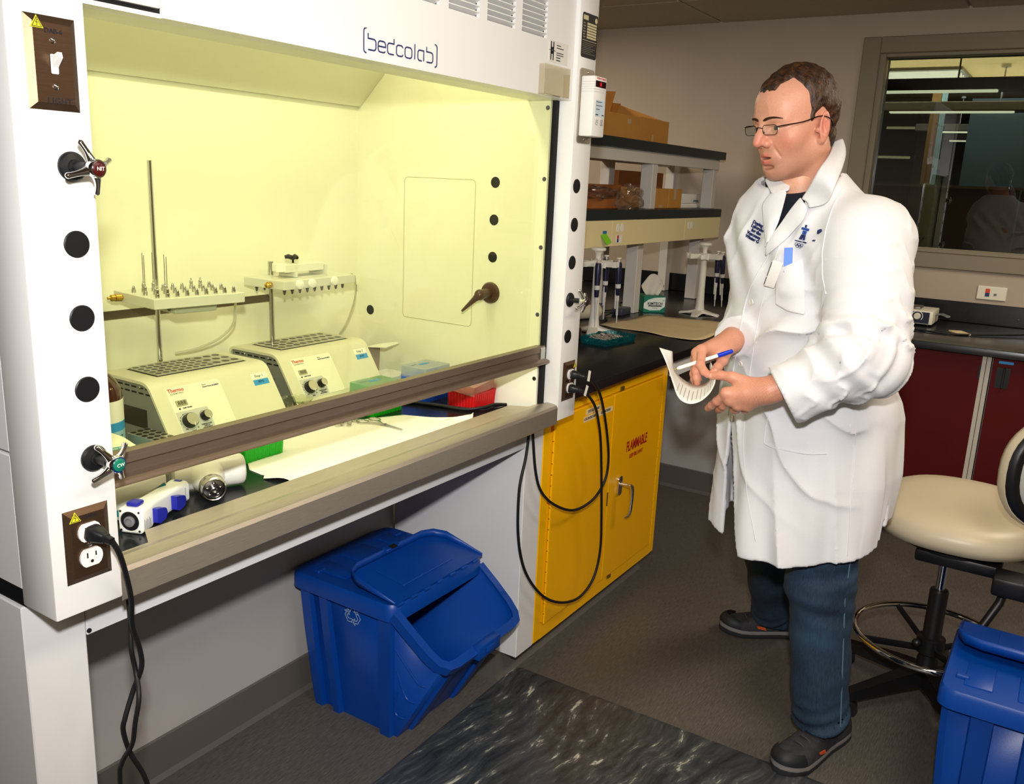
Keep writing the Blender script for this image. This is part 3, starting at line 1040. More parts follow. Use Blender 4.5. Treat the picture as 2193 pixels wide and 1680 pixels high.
# --- red cabinets below the far bench
M('red_laminate', (82, 3, 7), 0.6, spec=0.25, var=0.06, vscale=4)
M('divider_grey', (196, 192, 182), 0.5)
for (ya, yb, lab, hy) in ((-0.87, -0.30, 'dark red cabinet door between the lab coat and the pale divider', -0.852), (-1.48, -0.902, 'dark red cabinet with a blue tape label, right of the pale divider', -0.945), ):
    rc = thing('base_cabinet', lab, 'cabinet', (3.6, (ya + yb) / 2, 0.1), group='red base cabinets')
    MB().box((3.515, ya + 0.001, 0.101), (4.2, yb - 0.001, 0.874)).build('carcass', 'divider_grey', rc)
    dr = MB().box((3.488, ya + 0.004, 0.11), (3.508, yb - 0.004, 0.868), 0.001, 1).build('door', 'red_laminate', rc)
    if hy < -0.9:
        MB().box((3.4865, -0.975, 0.745), (3.4895, -0.925, 0.832)).build('handle', 'black_plastic', dr)
        MB().box((3.478, -0.957, 0.745), (3.4885, -0.949, 0.832), 0.002, 1).build('handle_grip', 'black_plastic', dr)
        MB().box((3.4865, -0.982, 0.848), (3.4878, -0.928, 0.859)).build('tape_label', 'tape_blue', dr)
    else:
        MB().box((3.4865, -0.866, 0.775), (3.4895, -0.858, 0.828)).build('handle', 'black_plastic', dr)
for ya in (-0.881, -0.8995):
    pass
dv_ = thing('cabinet_divider', 'pair of pale grey uprights between the two red cabinets', 'divider', (3.5, -0.8825, 0.1))
MB().box((3.489, -0.8815, 0.1), (3.512, -0.8645, 0.87), 0.001, 1).build('upright', 'divider_grey', dv_)
MB().box((3.489, -0.900, 0.1), (3.512, -0.8835, 0.87), 0.001, 1).build('upright', 'divider_grey', dv_)
tag(MB().box((3.56, -2.6, 0), (4.2, -0.02, 0.1)).build('plinth', 'baseboard_grey'), 'dark plinth below the red cabinets', 'plinth')

# ================================================================== INSIDE THE HOOD
ZT = 0.878
M('heater_case', (222, 218, 198), 0.42, var=0.015, vscale=5)
M('heater_end', (132, 132, 130), 0.5)
M('heater_panel', (240, 238, 222), 0.3)
M('heater_grey', (204, 204, 200), 0.4)
M('lcd', (168, 164, 140), 0.3)
M('knob_black', (22, 22, 24), 0.35)
M('knob_cap', (196, 190, 172), 0.3, 0.3)


def slope_mat(y0, z0, y1, z1, x0):
    """local x -> x, local y -> up the slope from (y0,z0)=top edge, normal outwards"""
    d = Vector((0, y0 - y1, z0 - z1)).normalized()
    n = Vector((1, 0, 0)).cross(d)
    return Matrix(((1, d.x, n.x, x0), (0, d.y, n.y, y0), (0, d.z, n.z, z0), (0, 0, 0, 1)))


def rounded_profile(pts, rads, n=5):
    out = []
    m = len(pts)
    for i in range(m):
        p = Vector(pts[i]); a = Vector(pts[i - 1]); b = Vector(pts[(i + 1) % m])
        r = rads[i]
        if r <= 0:
            out.append(tuple(p)); continue
        u, v = (a - p).normalized(), (b - p).normalized()
        for k in range(n + 1):
            t = k / n
            q = (p + u * r) * (1 - t) ** 2 + p * 2 * t * (1 - t) + (p + v * r) * t * t
            out.append(tuple(q))
    return out


def heater(x0, yf, label, tape, hand, hole_rows):
    """dry block heater, 0.33 wide; yf = y of the front foot"""
    W_ = 0.33
    h = thing('block_heater', label, 'heater', (x0 + W_ / 2, yf + 0.14, ZT), group='block heaters in the hood')
    z0 = ZT + 0.004
    pts = [(yf, z0), (yf + 0.102, ZT + 0.162), (yf + 0.282, ZT + 0.162), (yf + 0.282, z0)]
    prof = rounded_profile(pts, [0.008, 0.022, 0.02, 0.004])
    inner = rounded_profile([(yf + 0.008, z0 + 0.002), (yf + 0.105, ZT + 0.155), (yf + 0.275, ZT + 0.155), (yf + 0.275, z0 + 0.002)], [0.006, 0.019, 0.016, 0.004])
    # shell open at both ends, with thickness
    n = len(prof)
    mb = MB()
    vs = [(x0, *p) for p in prof] + [(x0 + W_, *p) for p in prof] + [(x0, *p) for p in inner] + [(x0 + W_, *p) for p in inner]
    fs = []
    for i in range(n):
        j = (i + 1) % n
        fs += [(i, j, n + j, n + i), (2 * n + i, 3 * n + i, 3 * n + j, 2 * n + j), (i, 2 * n + i, 2 * n + j, j), (n + i, n + j, 3 * n + j, 3 * n + i)]
    mb.add(vs, fs)
    mb.build('casing', 'heater_case', h, 30)
    ends = []
    for xe in (x0 + 0.006, x0 + W_ - 0.010):
        ends.append(MB().extr(inner, xe, xe + 0.004).build('end_plate', 'heater_end', h, 30))
    vm = MB()
    for r in range(2):
        for c in range(7):
            yy = yf + 0.100 + 0.0245 * c
            zz = ZT + 0.1435 - 0.012 * r
            vm.box((x0 + 0.0052, yy, zz), (x0 + 0.0062, yy + 0.0165, zz + 0.0035))
    vm.build('vent_slot', 'black_gap', ends[0], 0)['kind'] = 'stuff'
    for yy in (yf + 0.135, yf + 0.225):
        MB().lathe([(0.0035, 0), (0.0035, 0.0015), (0.001, 0.003)], (x0 + 0.006, yy, ZT + 0.146), (-1, 0, 0), 10).build('screw', 'chrome', ends[0])
    MB().box((x0 + 0.0048, yf + 0.115, ZT + 0.055), (x0 + 0.0062, yf + 0.225, ZT + 0.098), 0.0006, 1).build('grip_recess', M('recess_brown', (52, 46, 42), 0.5), ends[0])
    # aluminium blocks let into the top
    bx = x0 + 0.054
    zt = ZT + 0.1615
    MB().box((bx - 0.004, yf + 0.136, zt), (bx + 0.246, yf + 0.250, zt + 0.0006)).build('block_well', 'black_gap', h)
    for b in range(3):
        xa = bx + 0.0805 * b
        bo = MB().box((xa, yf + 0.140, zt + 0.0006), (xa + 0.0795, yf + 0.245, zt + 0.0045), 0.0008, 1).build('heating_block', 'aluminium', h)
        hl, nr = hole_rows[b]
        k = 0
        for r in range(nr):
            for c in range(hl):
                cx = xa + 0.0795 * (c + 0.5) / hl
                cy = yf + 0.140 + 0.105 * (r + 0.5) / nr
                rr = min(0.0795 / hl, 0.105 / nr) * 0.36
                MB().lathe([(rr, 0.0), (rr, 0.0004), (rr * 0.2, 0.0004)], (cx, cy, zt + 0.0043), (0, 0, 1), 14).build('tube_hole', 'dark_hole', bo)
                k += 1
    # control panel on the slope
    sm_ = slope_mat(yf + 0.102, ZT + 0.162, yf, z0, x0)
    def pl(xa, xb, sa, sb, r=0.0, hgt=0.001, base=0.0):
        return MB().prism([(p[0] + (xa + xb) / 2, p[1] - (sa + sb) / 2) for p in rect_path(xb - xa, sb - sa, r, 3)], base, base + hgt, sm_)
    pn = pl(0.034, 0.178, 0.020, 0.131, 0.006).build('control_panel', 'heater_panel', h)
    pl(0.036, 0.119, 0.079, 0.1305, 0.003, 0.0003, 0.001).build('dial_field', 'heater_grey', pn)
    pl(0.046, 0.0745, 0.053, 0.067, 0.0008, 0.0008, 0.001).build('readout', 'lcd', pn)
    text('digits', '888', 0.013, M('lcd_ink', (60, 58, 44), 0.4), pn, sm_ @ Vector((0.061, -0.060, 0.0020)), sm_.to_3x3(), space=1.1)
    text('lettering', 'Thermo', 0.0125, 'ink_red', pn, sm_ @ Vector((0.038, -0.0285, 0.0013)), sm_.to_3x3(), 'LEFT', bold=0.0002)
    text('lettering', 'SCIENTIFIC', 0.005, 'ink', pn, sm_ @ Vector((0.042, -0.0365, 0.0013)), sm_.to_3x3(), 'LEFT', space=1.4)
    text('lettering', 'Pierce', 0.004, 'ink_blue', pn, sm_ @ Vector((0.128, -0.0285, 0.0013)), sm_.to_3x3(), 'LEFT')
    text('lettering', 'Reacti-Therm III #18824', 0.0046, 'ink_blue', pn, sm_ @ Vector((0.128, -0.0335, 0.0013)), sm_.to_3x3(), 'LEFT', bold=0.0001, sx=0.95)
    text('lettering', 'TEMP PROBE', 0.0042, 'ink', pn, sm_ @ Vector((0.058, -0.0725, 0.0013)), sm_.to_3x3(), 'LEFT', bold=0.0001)
    MB().cyl(sm_ @ Vector((0.0505, -0.0725, 0.001)), sm_ @ Vector((0.0505, -0.0725, 0.0016)), 0.0022, n=10).build('probe_socket', 'black_gap', pn)
    for t, px_, s_ in (('TEMPERATURE', 0.100, 0.1185), ('DISPLAY', 0.100, 0.1225), ('ADJUSTMENT', 0.100, 0.1265), ('HEAT', 0.064, 0.1275), ('OFF', 0.0475, 0.121), ('10', 0.076, 0.122),
                       ('1', 0.0405, 0.115), ('2', 0.0385, 0.107), ('3', 0.0395, 0.099), ('4', 0.0425, 0.092), ('5', 0.052, 0.0865)):
        text('lettering', t, 0.0042, 'ink', pn, sm_ @ Vector((px_, -s_, 0.0015)), sm_.to_3x3(), bold=0.0001)
    nrm = sm_.to_3x3() @ Vector((0, 0, 1))
    for (kx, ks, kr) in ((0.060, 0.104, 0.0165), (0.1025, 0.1005, 0.0112)):
        b0 = sm_ @ Vector((kx, -ks, 0.001))
        ko = MB().lathe([(kr * 1.02, 0), (kr * 1.02, 0.003), (kr, 0.005), (kr * 0.94, 0.0155), (kr * 0.9, 0.0165)], b0, nrm, 26).build('knob', 'knob_black', pn)
        MB().lathe([(kr * 0.88, 0.0164), (kr * 0.86, 0.0172), (kr * 0.2, 0.0174)], b0, nrm, 26).build('knob_cap', 'knob_cap', ko)
        q = sm_.to_3x3()
        MB().prism([(-0.0006, -kr * 1.05), (0.0006, -kr * 1.05), (0.0006, -kr * 0.5), (-0.0006, -kr * 0.5)], 0.016, 0.0176, Matrix.Translation(b0) @ q.to_4x4()).build('pointer', 'paper_white', ko, 0)
        ribbon([(arc(0, 0, kr * 1.18, 40, 300, 14), False)], 0.0008, Matrix.Translation(b0) @ q.to_4x4(), 0.0004).build('dial_ring', 'ink', pn, 0)
    # stickers at the right
    a = pl(0.268, 0.316, 0.026, 0.040, 0, 0.0004).build('paper_label', 'paper_white', h)
    text('handwriting', hand, 0.0095, 'ink', a, sm_ @ Vector((0.291, -0.0335, 0.0006)), sm_.to_3x3(), shear=0.2)
    b = pl(0.270, 0.315, 0.0425, 0.0565, 0, 0.0004).build('tape_label', 'tape_blue', h)
    text('handwriting', tape, 0.0085, 'ink_blue', b, sm_ @ Vector((0.292, -0.0485, 0.0006)), sm_.to_3x3())
    for xx in (x0 + 0.03, x0 + W_ - 0.04):
        for yy in (yf + 0.03, yf + 0.25):
            MB().cyl((xx, yy, ZT), (xx, yy, ZT + 0.0045), 0.008, n=10).build('foot', 'black_rubber', h)
    return h


M('dark_hole', (40, 38, 34), 0.35, 0.5)
heater(0.507, 0.400, 'cream block heater with handwritten Evap 1 label, nearest to the left post', 'IRMS', 'Evap 1', ((4, 5), (4, 5), (3, 3)))
heater(0.905, 0.438, 'cream block heater with handwritten Evap 2 label, behind the metal clip beaker', 'IRMS', 'Evap 2', ((3, 4), (3, 3), (3, 3)))


# ---- gas manifolds on rods
def fitting(mb, p, up, s=1.0, tall=False):
    up = Vector(up)
    if tall:
        mb.lathe([(0.0048 * s, 0), (0.0048 * s, 0.008), (0.0036 * s, 0.009), (0.004 * s, 0.018), (0.0022 * s, 0.020), (0.0016 * s, 0.025), (0.0008 * s, 0.026)], p, up, 10)
    else:
        mb.lathe([(0.0048 * s, 0), (0.0048 * s, 0.007), (0.0036 * s, 0.0075), (0.0036 * s, 0.012), (0.0026 * s, 0.0122), (0.0022 * s, 0.015), (0.0008 * s, 0.0155)], p, up, 10)
    return mb


M('tube_clear', (228, 226, 206), 0.2, trans=0.35)
ev = thing('gas_manifold', 'grey manifold plate with upright needles on a tall chrome rod', 'manifold', (0.645, 0.702, ZT), group='gas manifolds over the heaters')
MB().cyl((0.6565, 0.664, 1.043), (0.6555, 0.664, 1.508), 0.0062, n=16).build('rod', 'chrome', ev)
PM = Matrix.Translation((0.665, 0.588, 1.2055)) @ Matrix.Rotation(math.radians(-7), 4, 'Z')
MB().box((-0.112, -0.09, -0.011), (0.112, 0.09, 0.0115), 0.001, 1).xf(PM).build('plate', M('plate_grey', (214, 214, 202), 0.4), ev)
MB().box((-0.045, -0.055, -0.031), (0.06, 0.02, -0.0112), 0.002, 1).xf(PM).build('clamp_block', M('clamp_grey', (186, 188, 172), 0.4), ev)
MB().cyl((-0.047, -0.03, -0.021), (-0.0455, -0.03, -0.021), 0.006, n=12).xf(PM).build('clamp_screw', 'dark_steel', ev)
for r in range(3):
    for c in range(9):
        q = PM @ Vector((-0.094 + 0.0235 * c, -0.072 + 0.052 * r, 0.0116))
        hi = (c < 3 and (r + c) % 3 != 2) or (c in (6, 7) and r == 2)
        o = fitting(MB(), q, (0, 0, 1), 1.0, hi).build('fitting', 'steel', ev, 40)
        if c < 3 and (r + c) % 3 != 2:
            MB().cyl(q + Vector((0, 0, 0.024)), q + Vector((0.0005, 0, 0.088)), 0.0007, n=6).build('needle', 'dark_steel', o)
bc = PM @ Vector((-0.112, 0.05, 0.0)); bd = PM.to_3x3() @ Vector((-1, 0, 0))
MB().lathe([(0.006, 0), (0.006, 0.003), (0.0085, 0.0035), (0.0085, 0.016), (0.006, 0.017), (0.0075, 0.018), (0.0075, 0.026), (0.003, 0.028), (0.003, 0.034), (0.001, 0.035)], bc, bd, 14).build('brass_fitting', 'brass', ev)
tp = smoothpath([PM @ Vector((0.112, -0.02, 0.0)), PM @ Vector((0.130, -0.02, -0.012)), (0.817, 0.585, 1.155), (0.822, 0.60, 1.12), (0.80, 0.625, 1.085), (0.76, 0.66, 1.06), (0.715, 0.686, 1.05)], 8)
MB().tube(tp, 0.0032, 8).build('tubing', 'tube_clear', ev)

ev2 = thing('gas_manifold', 'pale manifold bar with white knobs and a black clamp knob, right of the needle plate', 'manifold', (1.005, 0.74, ZT), group='gas manifolds over the heaters')
MB().cyl((1.006, 0.664, 1.043), (1.005, 0.664, 1.262), 0.0068, n=16).build('rod', 'steel', ev2)
PM2 = Matrix.Translation((1.065, 0.612, 1.214)) @ Matrix.Rotation(math.radians(2), 4, 'Z')
MB().box((-0.135, -0.072, -0.011), (0.135, 0.072, 0.0115), 0.001, 1).xf(PM2).build('bar', 'plate_grey', ev2)
for c in range(9):
    for r in (0, 1):
        q = PM2 @ Vector((-0.112 + 0.0275 * c, -0.05 + 0.1 * r, -0.0112))
        fitting(MB(), q, (0, 0, -1), 0.95).build('fitting', 'dark_steel', ev2, 40)
for xk in (-0.085, -0.04, 0.045):
    q = PM2 @ Vector((xk, -0.0722, 0.001))
    MB().lathe([(0.006, 0), (0.0115, 0.002), (0.0125, 0.006), (0.011, 0.010), (0.004, 0.012), (0.0005, 0.0122)], q, (0, -1, 0), 18).build('white_knob', 'white_plastic', ev2)
q = PM2 @ Vector((-0.135, -0.025, 0))
MB().lathe([(0.0055, 0), (0.0055, 0.003), (0.008, 0.0035), (0.008, 0.015), (0.0055, 0.016), (0.0065, 0.017), (0.0065, 0.023), (0.0028, 0.025), (0.0028, 0.03)], q, (-0.9, -0.4, 0), 14).build('brass_fitting', 'brass', ev2)
q = PM2 @ Vector((0.135, -0.045, 0.004))
MB().lathe([(0.0045, 0), (0.006, 0.001), (0.006, 0.007), (0.004, 0.008)], q, (1, 0, 0), 12).build('brass_fitting', 'brass', ev2)
MB().lathe([(0.0065, 0.008), (0.0065, 0.018), (0.004, 0.020)], q, (1, 0, 0), 12).build('hose_cap', 'black_plastic', ev2)
tp = smoothpath([q + Vector((0.018, 0, 0)), q + Vector((0.040, 0.01, -0.008)), (1.262, 0.60, 1.15), (1.264, 0.63, 1.08), (1.256, 0.66, 1.03)], 7)
MB().tube(tp, 0.0028, 8).build('tubing', 'tube_clear', ev2)
# bracket and clamp on top
br = MB()
br.box((-0.052, -0.035, 0.0118), (-0.049, 0.03, 0.040)).box((0.060, -0.035, 0.0118), (0.063, 0.03, 0.040)).box((-0.052, -0.035, 0.0118), (0.063, 0.03, 0.0135)).xf(PM2)
br.build('bracket', 'plate_grey', ev2, 10)
MB().box((-0.085, -0.028, 0.026), (0.058, 0.022, 0.047), 0.0015, 1).xf(PM2).build('clamp_arm', M('arm_white', (226, 225, 212), 0.4), ev2)
MB().box((-0.118, -0.03, 0.030), (-0.086, -0.027, 0.050)).xf(PM2).build('paper_tag', 'paper_white', ev2)
kb = MB()
for a in range(3):
    kb.tube([Vector((0, 0, 0.060)), Vector((0.012 * math.cos(a * 2.1 + 0.3), 0.012 * math.sin(a * 2.1 + 0.3), 0.064)), Vector((0.021 * math.cos(a * 2.1 + 0.3), 0.021 * math.sin(a * 2.1 + 0.3), 0.062))], [0.006, 0.006, 0.0045], 8)
kb.cyl((0, 0, 0.046), (0, 0, 0.060), 0.003, n=8).ell((0, 0, 0.061), (0.009, 0.009, 0.006), 12, 8)
kb.xf(PM2 @ Matrix.Translation((-0.03, 0, 0))).build('clamp_knob', 'black_plastic', ev2)
MB().lathe([(0.0045, 0), (0.0045, 0.001), (0.001, 0.0025)], PM2 @ Vector((-0.0525, -0.022, 0.034)), (-1, 0, 0), 10).build('screw', 'dark_steel', ev2)


# ---- pipette tip boxes with ribbed sides
def rib_outline(w, d, r, nx, ny, a=0.0016):
    out = []
    def side(p0, p1, n, nrm):
        p0, p1 = Vector(p0), Vector(p1)
        for k in range(n * 4):
            t = k / (n * 4)
            q = p0.lerp(p1, t)
            ph = k % 4
            out.append(tuple(q + Vector(nrm) * (a if ph in (1, 2) else 0)))
    side((-w / 2, -d / 2), (w / 2, -d / 2), nx, (0, -1))
    side((w / 2, -d / 2), (w / 2, d / 2), ny, (1, 0))
    side((w / 2, d / 2), (-w / 2, d / 2), nx, (0, 1))
    side((-w / 2, d / 2), (-w / 2, -d / 2), ny, (-1, 0))
    return out


def tip_box(label, loc, rz, w, d, hb, hl, bmat, lmat, group, tape=True, lid_tilt=None, ribs=(11, 8)):
    t = thing('tip_box', label, 'box', loc, rz, group, local=True)
    ol = rib_outline(w, d, 0.004, *ribs)
    rings = []
    for z, s in ((0.0, 0.95), (hb * 0.96, 1.0), (hb, 0.985)):
        rings.append([(p[0] * s, p[1] * s, z) for p in ol])
    MB().loft(rings).build('base', bmat, t, 25)
    MB().box((-w / 2 - 0.001, -d / 2 - 0.001, hb - 0.005), (w / 2 + 0.001, d / 2 + 0.001, hb + 0.001), 0.001, 1).build('rim', bmat, t)
    if hl:
        lm = MB()
        o_ = [(p[0], p[1]) for p in rect_path(w + 0.004, d + 0.004, 0.006, 3)]
        i_ = [(p[0], p[1]) for p in rect_path(w + 0.0015, d + 0.0015, 0.005, 3)]
        n = len(o_)
        rs = [[(*p, 0) for p in o_], [(p[0] * .985, p[1] * .985, hl) for p in o_], [(p[0] * .985, p[1] * .985, hl - 0.0015) for p in i_], [(*p, 0) for p in i_]]
        vs = [p for r in rs for p in r]
        fs = []
        for i in range(n):
            j = (i + 1) % n
            fs += [(i, j, n + j, n + i), (2 * n + i, 2 * n + j, 3 * n + j, 3 * n + i), (3 * n + i, 3 * n + j, j, i)]
        fs += [tuple(range(n, 2 * n)), tuple(range(3 * n - 1, 2 * n - 1, -1))]
        lm.add(vs, fs)
        mt = Matrix.Translation((0, 0, hb - 0.004))
        if lid_tilt:
            mt = lid_tilt
        lo = lm.xf(mt).build('lid', lmat, t, 25)
        if tape:
            MB().box((-0.016, 0.005, hl), (0.022, 0.016, hl + 0.0006)).xf(mt).build('tape_label', 'tape_blue', lo)
            MB().box((-0.04, 0.018, hl), (-0.018, 0.022, hl + 0.0005)).xf(mt).build('print_line', 'grey_plastic', lo)
    return t


M('box_green', (10, 196, 24), 0.4)
M('box_blue', (18, 84, 232), 0.4)
M('box_red', (206, 16, 20), 0.4)
glassy('lid_clear', (236, 242, 246), refl=1.0, milk=0.42, milk_rgb=(236, 240, 244), rough=0.15)
glassy('lid_green', (196, 236, 200), refl=1.0, milk=0.42, milk_rgb=(196, 226, 190), rough=0.15)
glassy('lid_rose', (246, 226, 222), refl=1.0, milk=0.35, milk_rgb=(240, 220, 214), rough=0.15)
G_ = 'pipette tip boxes in the hood'
tip_box('open bright green ribbed tip box in front, half under the white bench paper edge', (0.648, 0.345, ZT), 0.0, 0.112, 0.098, 0.058, 0, 'box_green', 'lid_green', G_, ribs=(9, 8))
tip_box('green tip box with frosted lid and blue tape, in front of the second heater', (1.118, 0.388, ZT), -0.03, 0.118, 0.084, 0.052, 0.034, 'box_green', 'lid_green', G_, ribs=(11, 7))
tip_box('blue ribbed tip box with a milky lid', (1.321, 0.382, ZT), 0.02, 0.116, 0.086, 0.072, 0.030, 'box_blue', 'lid_clear', G_, ribs=(12, 8))
tip_box('red ribbed tip box with its clear lid askew', (1.3445, 0.234, ZT), 0.0, 0.102, 0.094, 0.046, 0.026, 'box_red', 'lid_rose', G_, tape=False,
        lid_tilt=Matrix.Translation((-0.004, 0.004, 0.050)) @ Matrix.Rotation(0.10, 4, 'X') @ Matrix.Rotation(-0.10, 4, 'Y') @ Matrix.Rotation(0.04, 4, 'Z'), ribs=(10, 9))

# ---- small open carton
M('carton_white', (232, 231, 222), 0.6)
M('carton_kraft', (150, 130, 112), 0.75, var=0.05)
cb = thing('carton', 'small white carton standing open with its lid flap up', 'box', (1.315, 0.50, ZT))
MB().box((1.272, 0.470, ZT), (1.360, 0.472, 0.93)).box((1.272, 0.56, ZT), (1.36, 0.562, 0.93)).box((1.272, 0.472, ZT), (1.274, 0.56, 0.93)).box((1.358, 0.472, ZT), (1.36, 0.56, 0.93)).box((1.274, 0.472, ZT), (1.358, 0.56, ZT + 0.002)).build('tray', 'carton_white', cb, 0)
fl = MB()
fl.add([(1.273, 0.560, 0.93), (1.325, 0.562, 0.93), (1.345, 0.575, 1.005), (1.280, 0.572, 1.005), (1.268, 0.568, 0.965),
        (1.273, 0.562, 0.93), (1.325, 0.564, 0.93), (1.345, 0.577, 1.005), (1.280, 0.574, 1.005), (1.268, 0.570, 0.965)],
       [(0, 1, 2, 3, 4), (9, 8, 7, 6, 5), (0, 5, 6, 1), (1, 6, 7, 2), (2, 7, 8, 3), (3, 8, 9, 4), (4, 9, 5, 0)])
fl.build('lid', 'carton_kraft', cb, 0)
MB().add([(1.280, 0.573, 1.005), (1.345, 0.576, 1.005), (1.372, 0.535, 1.012), (1.366, 0.520, 1.012), (1.300, 0.515, 1.008),
          (1.280, 0.573, 1.007), (1.345, 0.576, 1.007), (1.372, 0.535, 1.014), (1.366, 0.520, 1.014), (1.300, 0.515, 1.010)],
         [(0, 1, 2, 3, 4), (9, 8, 7, 6, 5), (0, 5, 6, 1), (1, 6, 7, 2), (2, 7, 8, 3), (3, 8, 9, 4), (4, 9, 5, 0)]).build('tuck_flap', 'carton_white', cb, 0)

# ---- beaker of metal clips
glassy('beaker_glass', (246, 248, 240), refl=1.4)
bk = thing('beaker', 'glass beaker between the two heaters', 'beaker', (0.872, 0.430, ZT))
prof = [(0.030, 0.0), (0.033, 0.003), (0.034, 0.010), (0.0345, 0.060), (0.037, 0.070), (0.0395, 0.074), (0.0375, 0.073), (0.0355, 0.069), (0.033, 0.060), (0.0325, 0.010), (0.030, 0.004), (0.001, 0.004)]
MB().lathe([(0.001, 0.0)] + prof, (0.872, 0.430, ZT), (0, 0, 1), 28).build('glass', 'beaker_glass', bk, 60)
r0 = random.Random(4)
for k in range(38):
    a = r0.uniform(0, 2 * PI); rr = 0.023 * math.sqrt(r0.random()); zz = 0.010 + 0.042 * r0.random()
    c = Vector((0.872 + rr * math.cos(a), 0.430 + rr * math.sin(a), ZT + zz))
    d = Vector((r0.uniform(-1, 1), r0.uniform(-1, 1), r0.uniform(0.2, 1.4))).normalized()
    x_, y_, _ = frame_for(d)
    L_ = r0.uniform(0.010, 0.016)
    cl_ = MB().tube([c - d * L_ + x_ * 0.002, c + x_ * 0.0026, c + d * L_ * 0.6 + x_ * 0.001, c + d * L_, c + d * L_ * 0.6 - x_ * 0.002, c - x_ * 0.0026, c - d * L_ - x_ * 0.0015], 0.0011, 6)
    cl_.box((c - Vector((0.0022, 0.0022, 0.003))), (c + Vector((0.0022, 0.0022, 0.003))))
    tag(cl_.build('metal_clip', 'steel' if k % 3 else 'dark_steel', None, 40), 'small bright metal clip in the glass beaker', 'clip', 'metal clips in the beaker')

# ---- bench paper, a thin sheet with lifted edges
M('bench_paper', (246, 244, 228), 0.8, bump=0.25, bscale=500)
ed_lo = [(0.555, 0.108), (0.58, 0.117), (0.70, 0.115), (0.80, 0.114), (0.95, 0.114), (1.10, 0.114), (1.20, 0.128), (1.235, 0.150)]
ed_hi = [(0.575, 0.262), (0.60, 0.296), (0.70, 0.37), (0.80, 0.385), (0.95, 0.385), (1.045, 0.345), (1.13, 0.305), (1.155, 0.195)]
rows = []
for j in range(15):
    t = j / 14
    row = []
    for i in range(29):
        s = i / 28 * 7
        k = min(6, int(s)); u = s - k
        a = Vector(ed_lo[k]).lerp(Vector(ed_lo[k + 1]), u); b = Vector(ed_hi[k]).lerp(Vector(ed_hi[k + 1]), u)
        p = a.lerp(b, t)
        z = ZT + 0.0012 + 0.002 * math.sin(9 * s + 5 * t) ** 2 * (0.3 + t) * (1 - t)
        if i < 4 and 0.02 < t < 0.6:
            z += 0.007 * (1 - i / 4) * math.sin(PI * t / 0.6)
            p.x += 0.012 * math.sin(8 * t)
        if i > 25:
            z += 0.010 * (i - 25) / 3 * (1 - t)
        if j == 0:
            z += 0.004
        row.append((p.x, p.y, z))
    rows.append(row)
bpz = MB().grid(rows)
bp_o = bpz.build('bench_paper', 'bench_paper', None, 60)
sol = bp_o.modifiers.new('thickness', 'SOLIDIFY'); sol.thickness = 0.0008; sol.offset = -1
tag(bp_o, 'wrinkled white absorbent paper spread on the hood worktop', 'bench paper')

# ---- scissors-like clamp
sc_ = thing('hemostat', 'thin steel hemostat lying on the white bench paper', 'hemostat', (1.012, 0.27, ZT + 0.004))
zq = ZT + 0.0055
for s, (cx, cy), tip in ((1, (1.000, 0.330), (1.0095, 0.208)), (-1, (1.036, 0.322), (1.012, 0.208))):
    ring = [(cx + 0.0125 * math.cos(a), cy + 0.017 * math.sin(a), zq) for a in [2 * PI * k / 20 for k in range(20)]]
    o = MB().tube(ring, 0.0018, 8, closed=True).build('finger_ring', 'steel', sc_)
    MB().tube(smoothpath([(cx + 0.004 * s, cy - 0.016, zq), (1.016 - 0.002 * s, 0.280, zq), (1.014, 0.262, zq + 0.001 * s)], 5) + [Vector((tip[0], tip[1], zq + 0.0005 * s))], [0.0024] * 11 + [0.0014], 8).build('blade', 'steel', sc_)
MB().cyl((1.0145, 0.266, zq - 0.002), (1.0145, 0.266, zq + 0.0035), 0.003, n=12).build('pivot', 'dark_steel', sc_)

# ---- crimp-capped vials in a pile
M('vial_red', (224, 60, 56), 0.45)
vg = thing
vs_spots = [(0.945, 0.352, 0, 1.2), (0.962, 0.340, 0, 2.1), (0.972, 0.372, 0, 0.5), (0.990, 0.355, 0, 3.6), (1.004, 0.372, 0, 5.2), (0.978, 0.357, 0.014, 0.9), (0.996, 0.370, 0.015, 2.6), (0.958, 0.362, 0.014, 4.0)]
glassy('vial_glass', (244, 244, 240), refl=1.5, milk=0.15)
for (vx, vy, vz, a) in vs_spots:
    t = thing('crimp_vial', 'tiny vial with a silver crimp cap and red septum, in the pile on bench paper', 'vial', (vx, vy, ZT + 0.009 + vz), group='crimp vials in a pile', local=True, rot=(1.15, 0.3, a))
    MB().lathe([(0.0005, -0.018), (0.0055, -0.017), (0.0058, -0.004), (0.004, -0.001)], (0, 0, 0), (0, 0, 1), 14).build('glass_body', 'vial_glass', t)
    MB().lathe([(0.0062, -0.003), (0.0064, 0.0), (0.0064, 0.0045), (0.0054, 0.0054), (0.0044, 0.0055)], (0, 0, 0), (0, 0, 1), 16).build('crimp_cap', 'steel', t)
    MB().lathe([(0.0046, 0.0050), (0.0042, 0.0058), (0.0005, 0.0059)], (0, 0, 0), (0, 0, 1), 14).build('septum', 'vial_red', t)

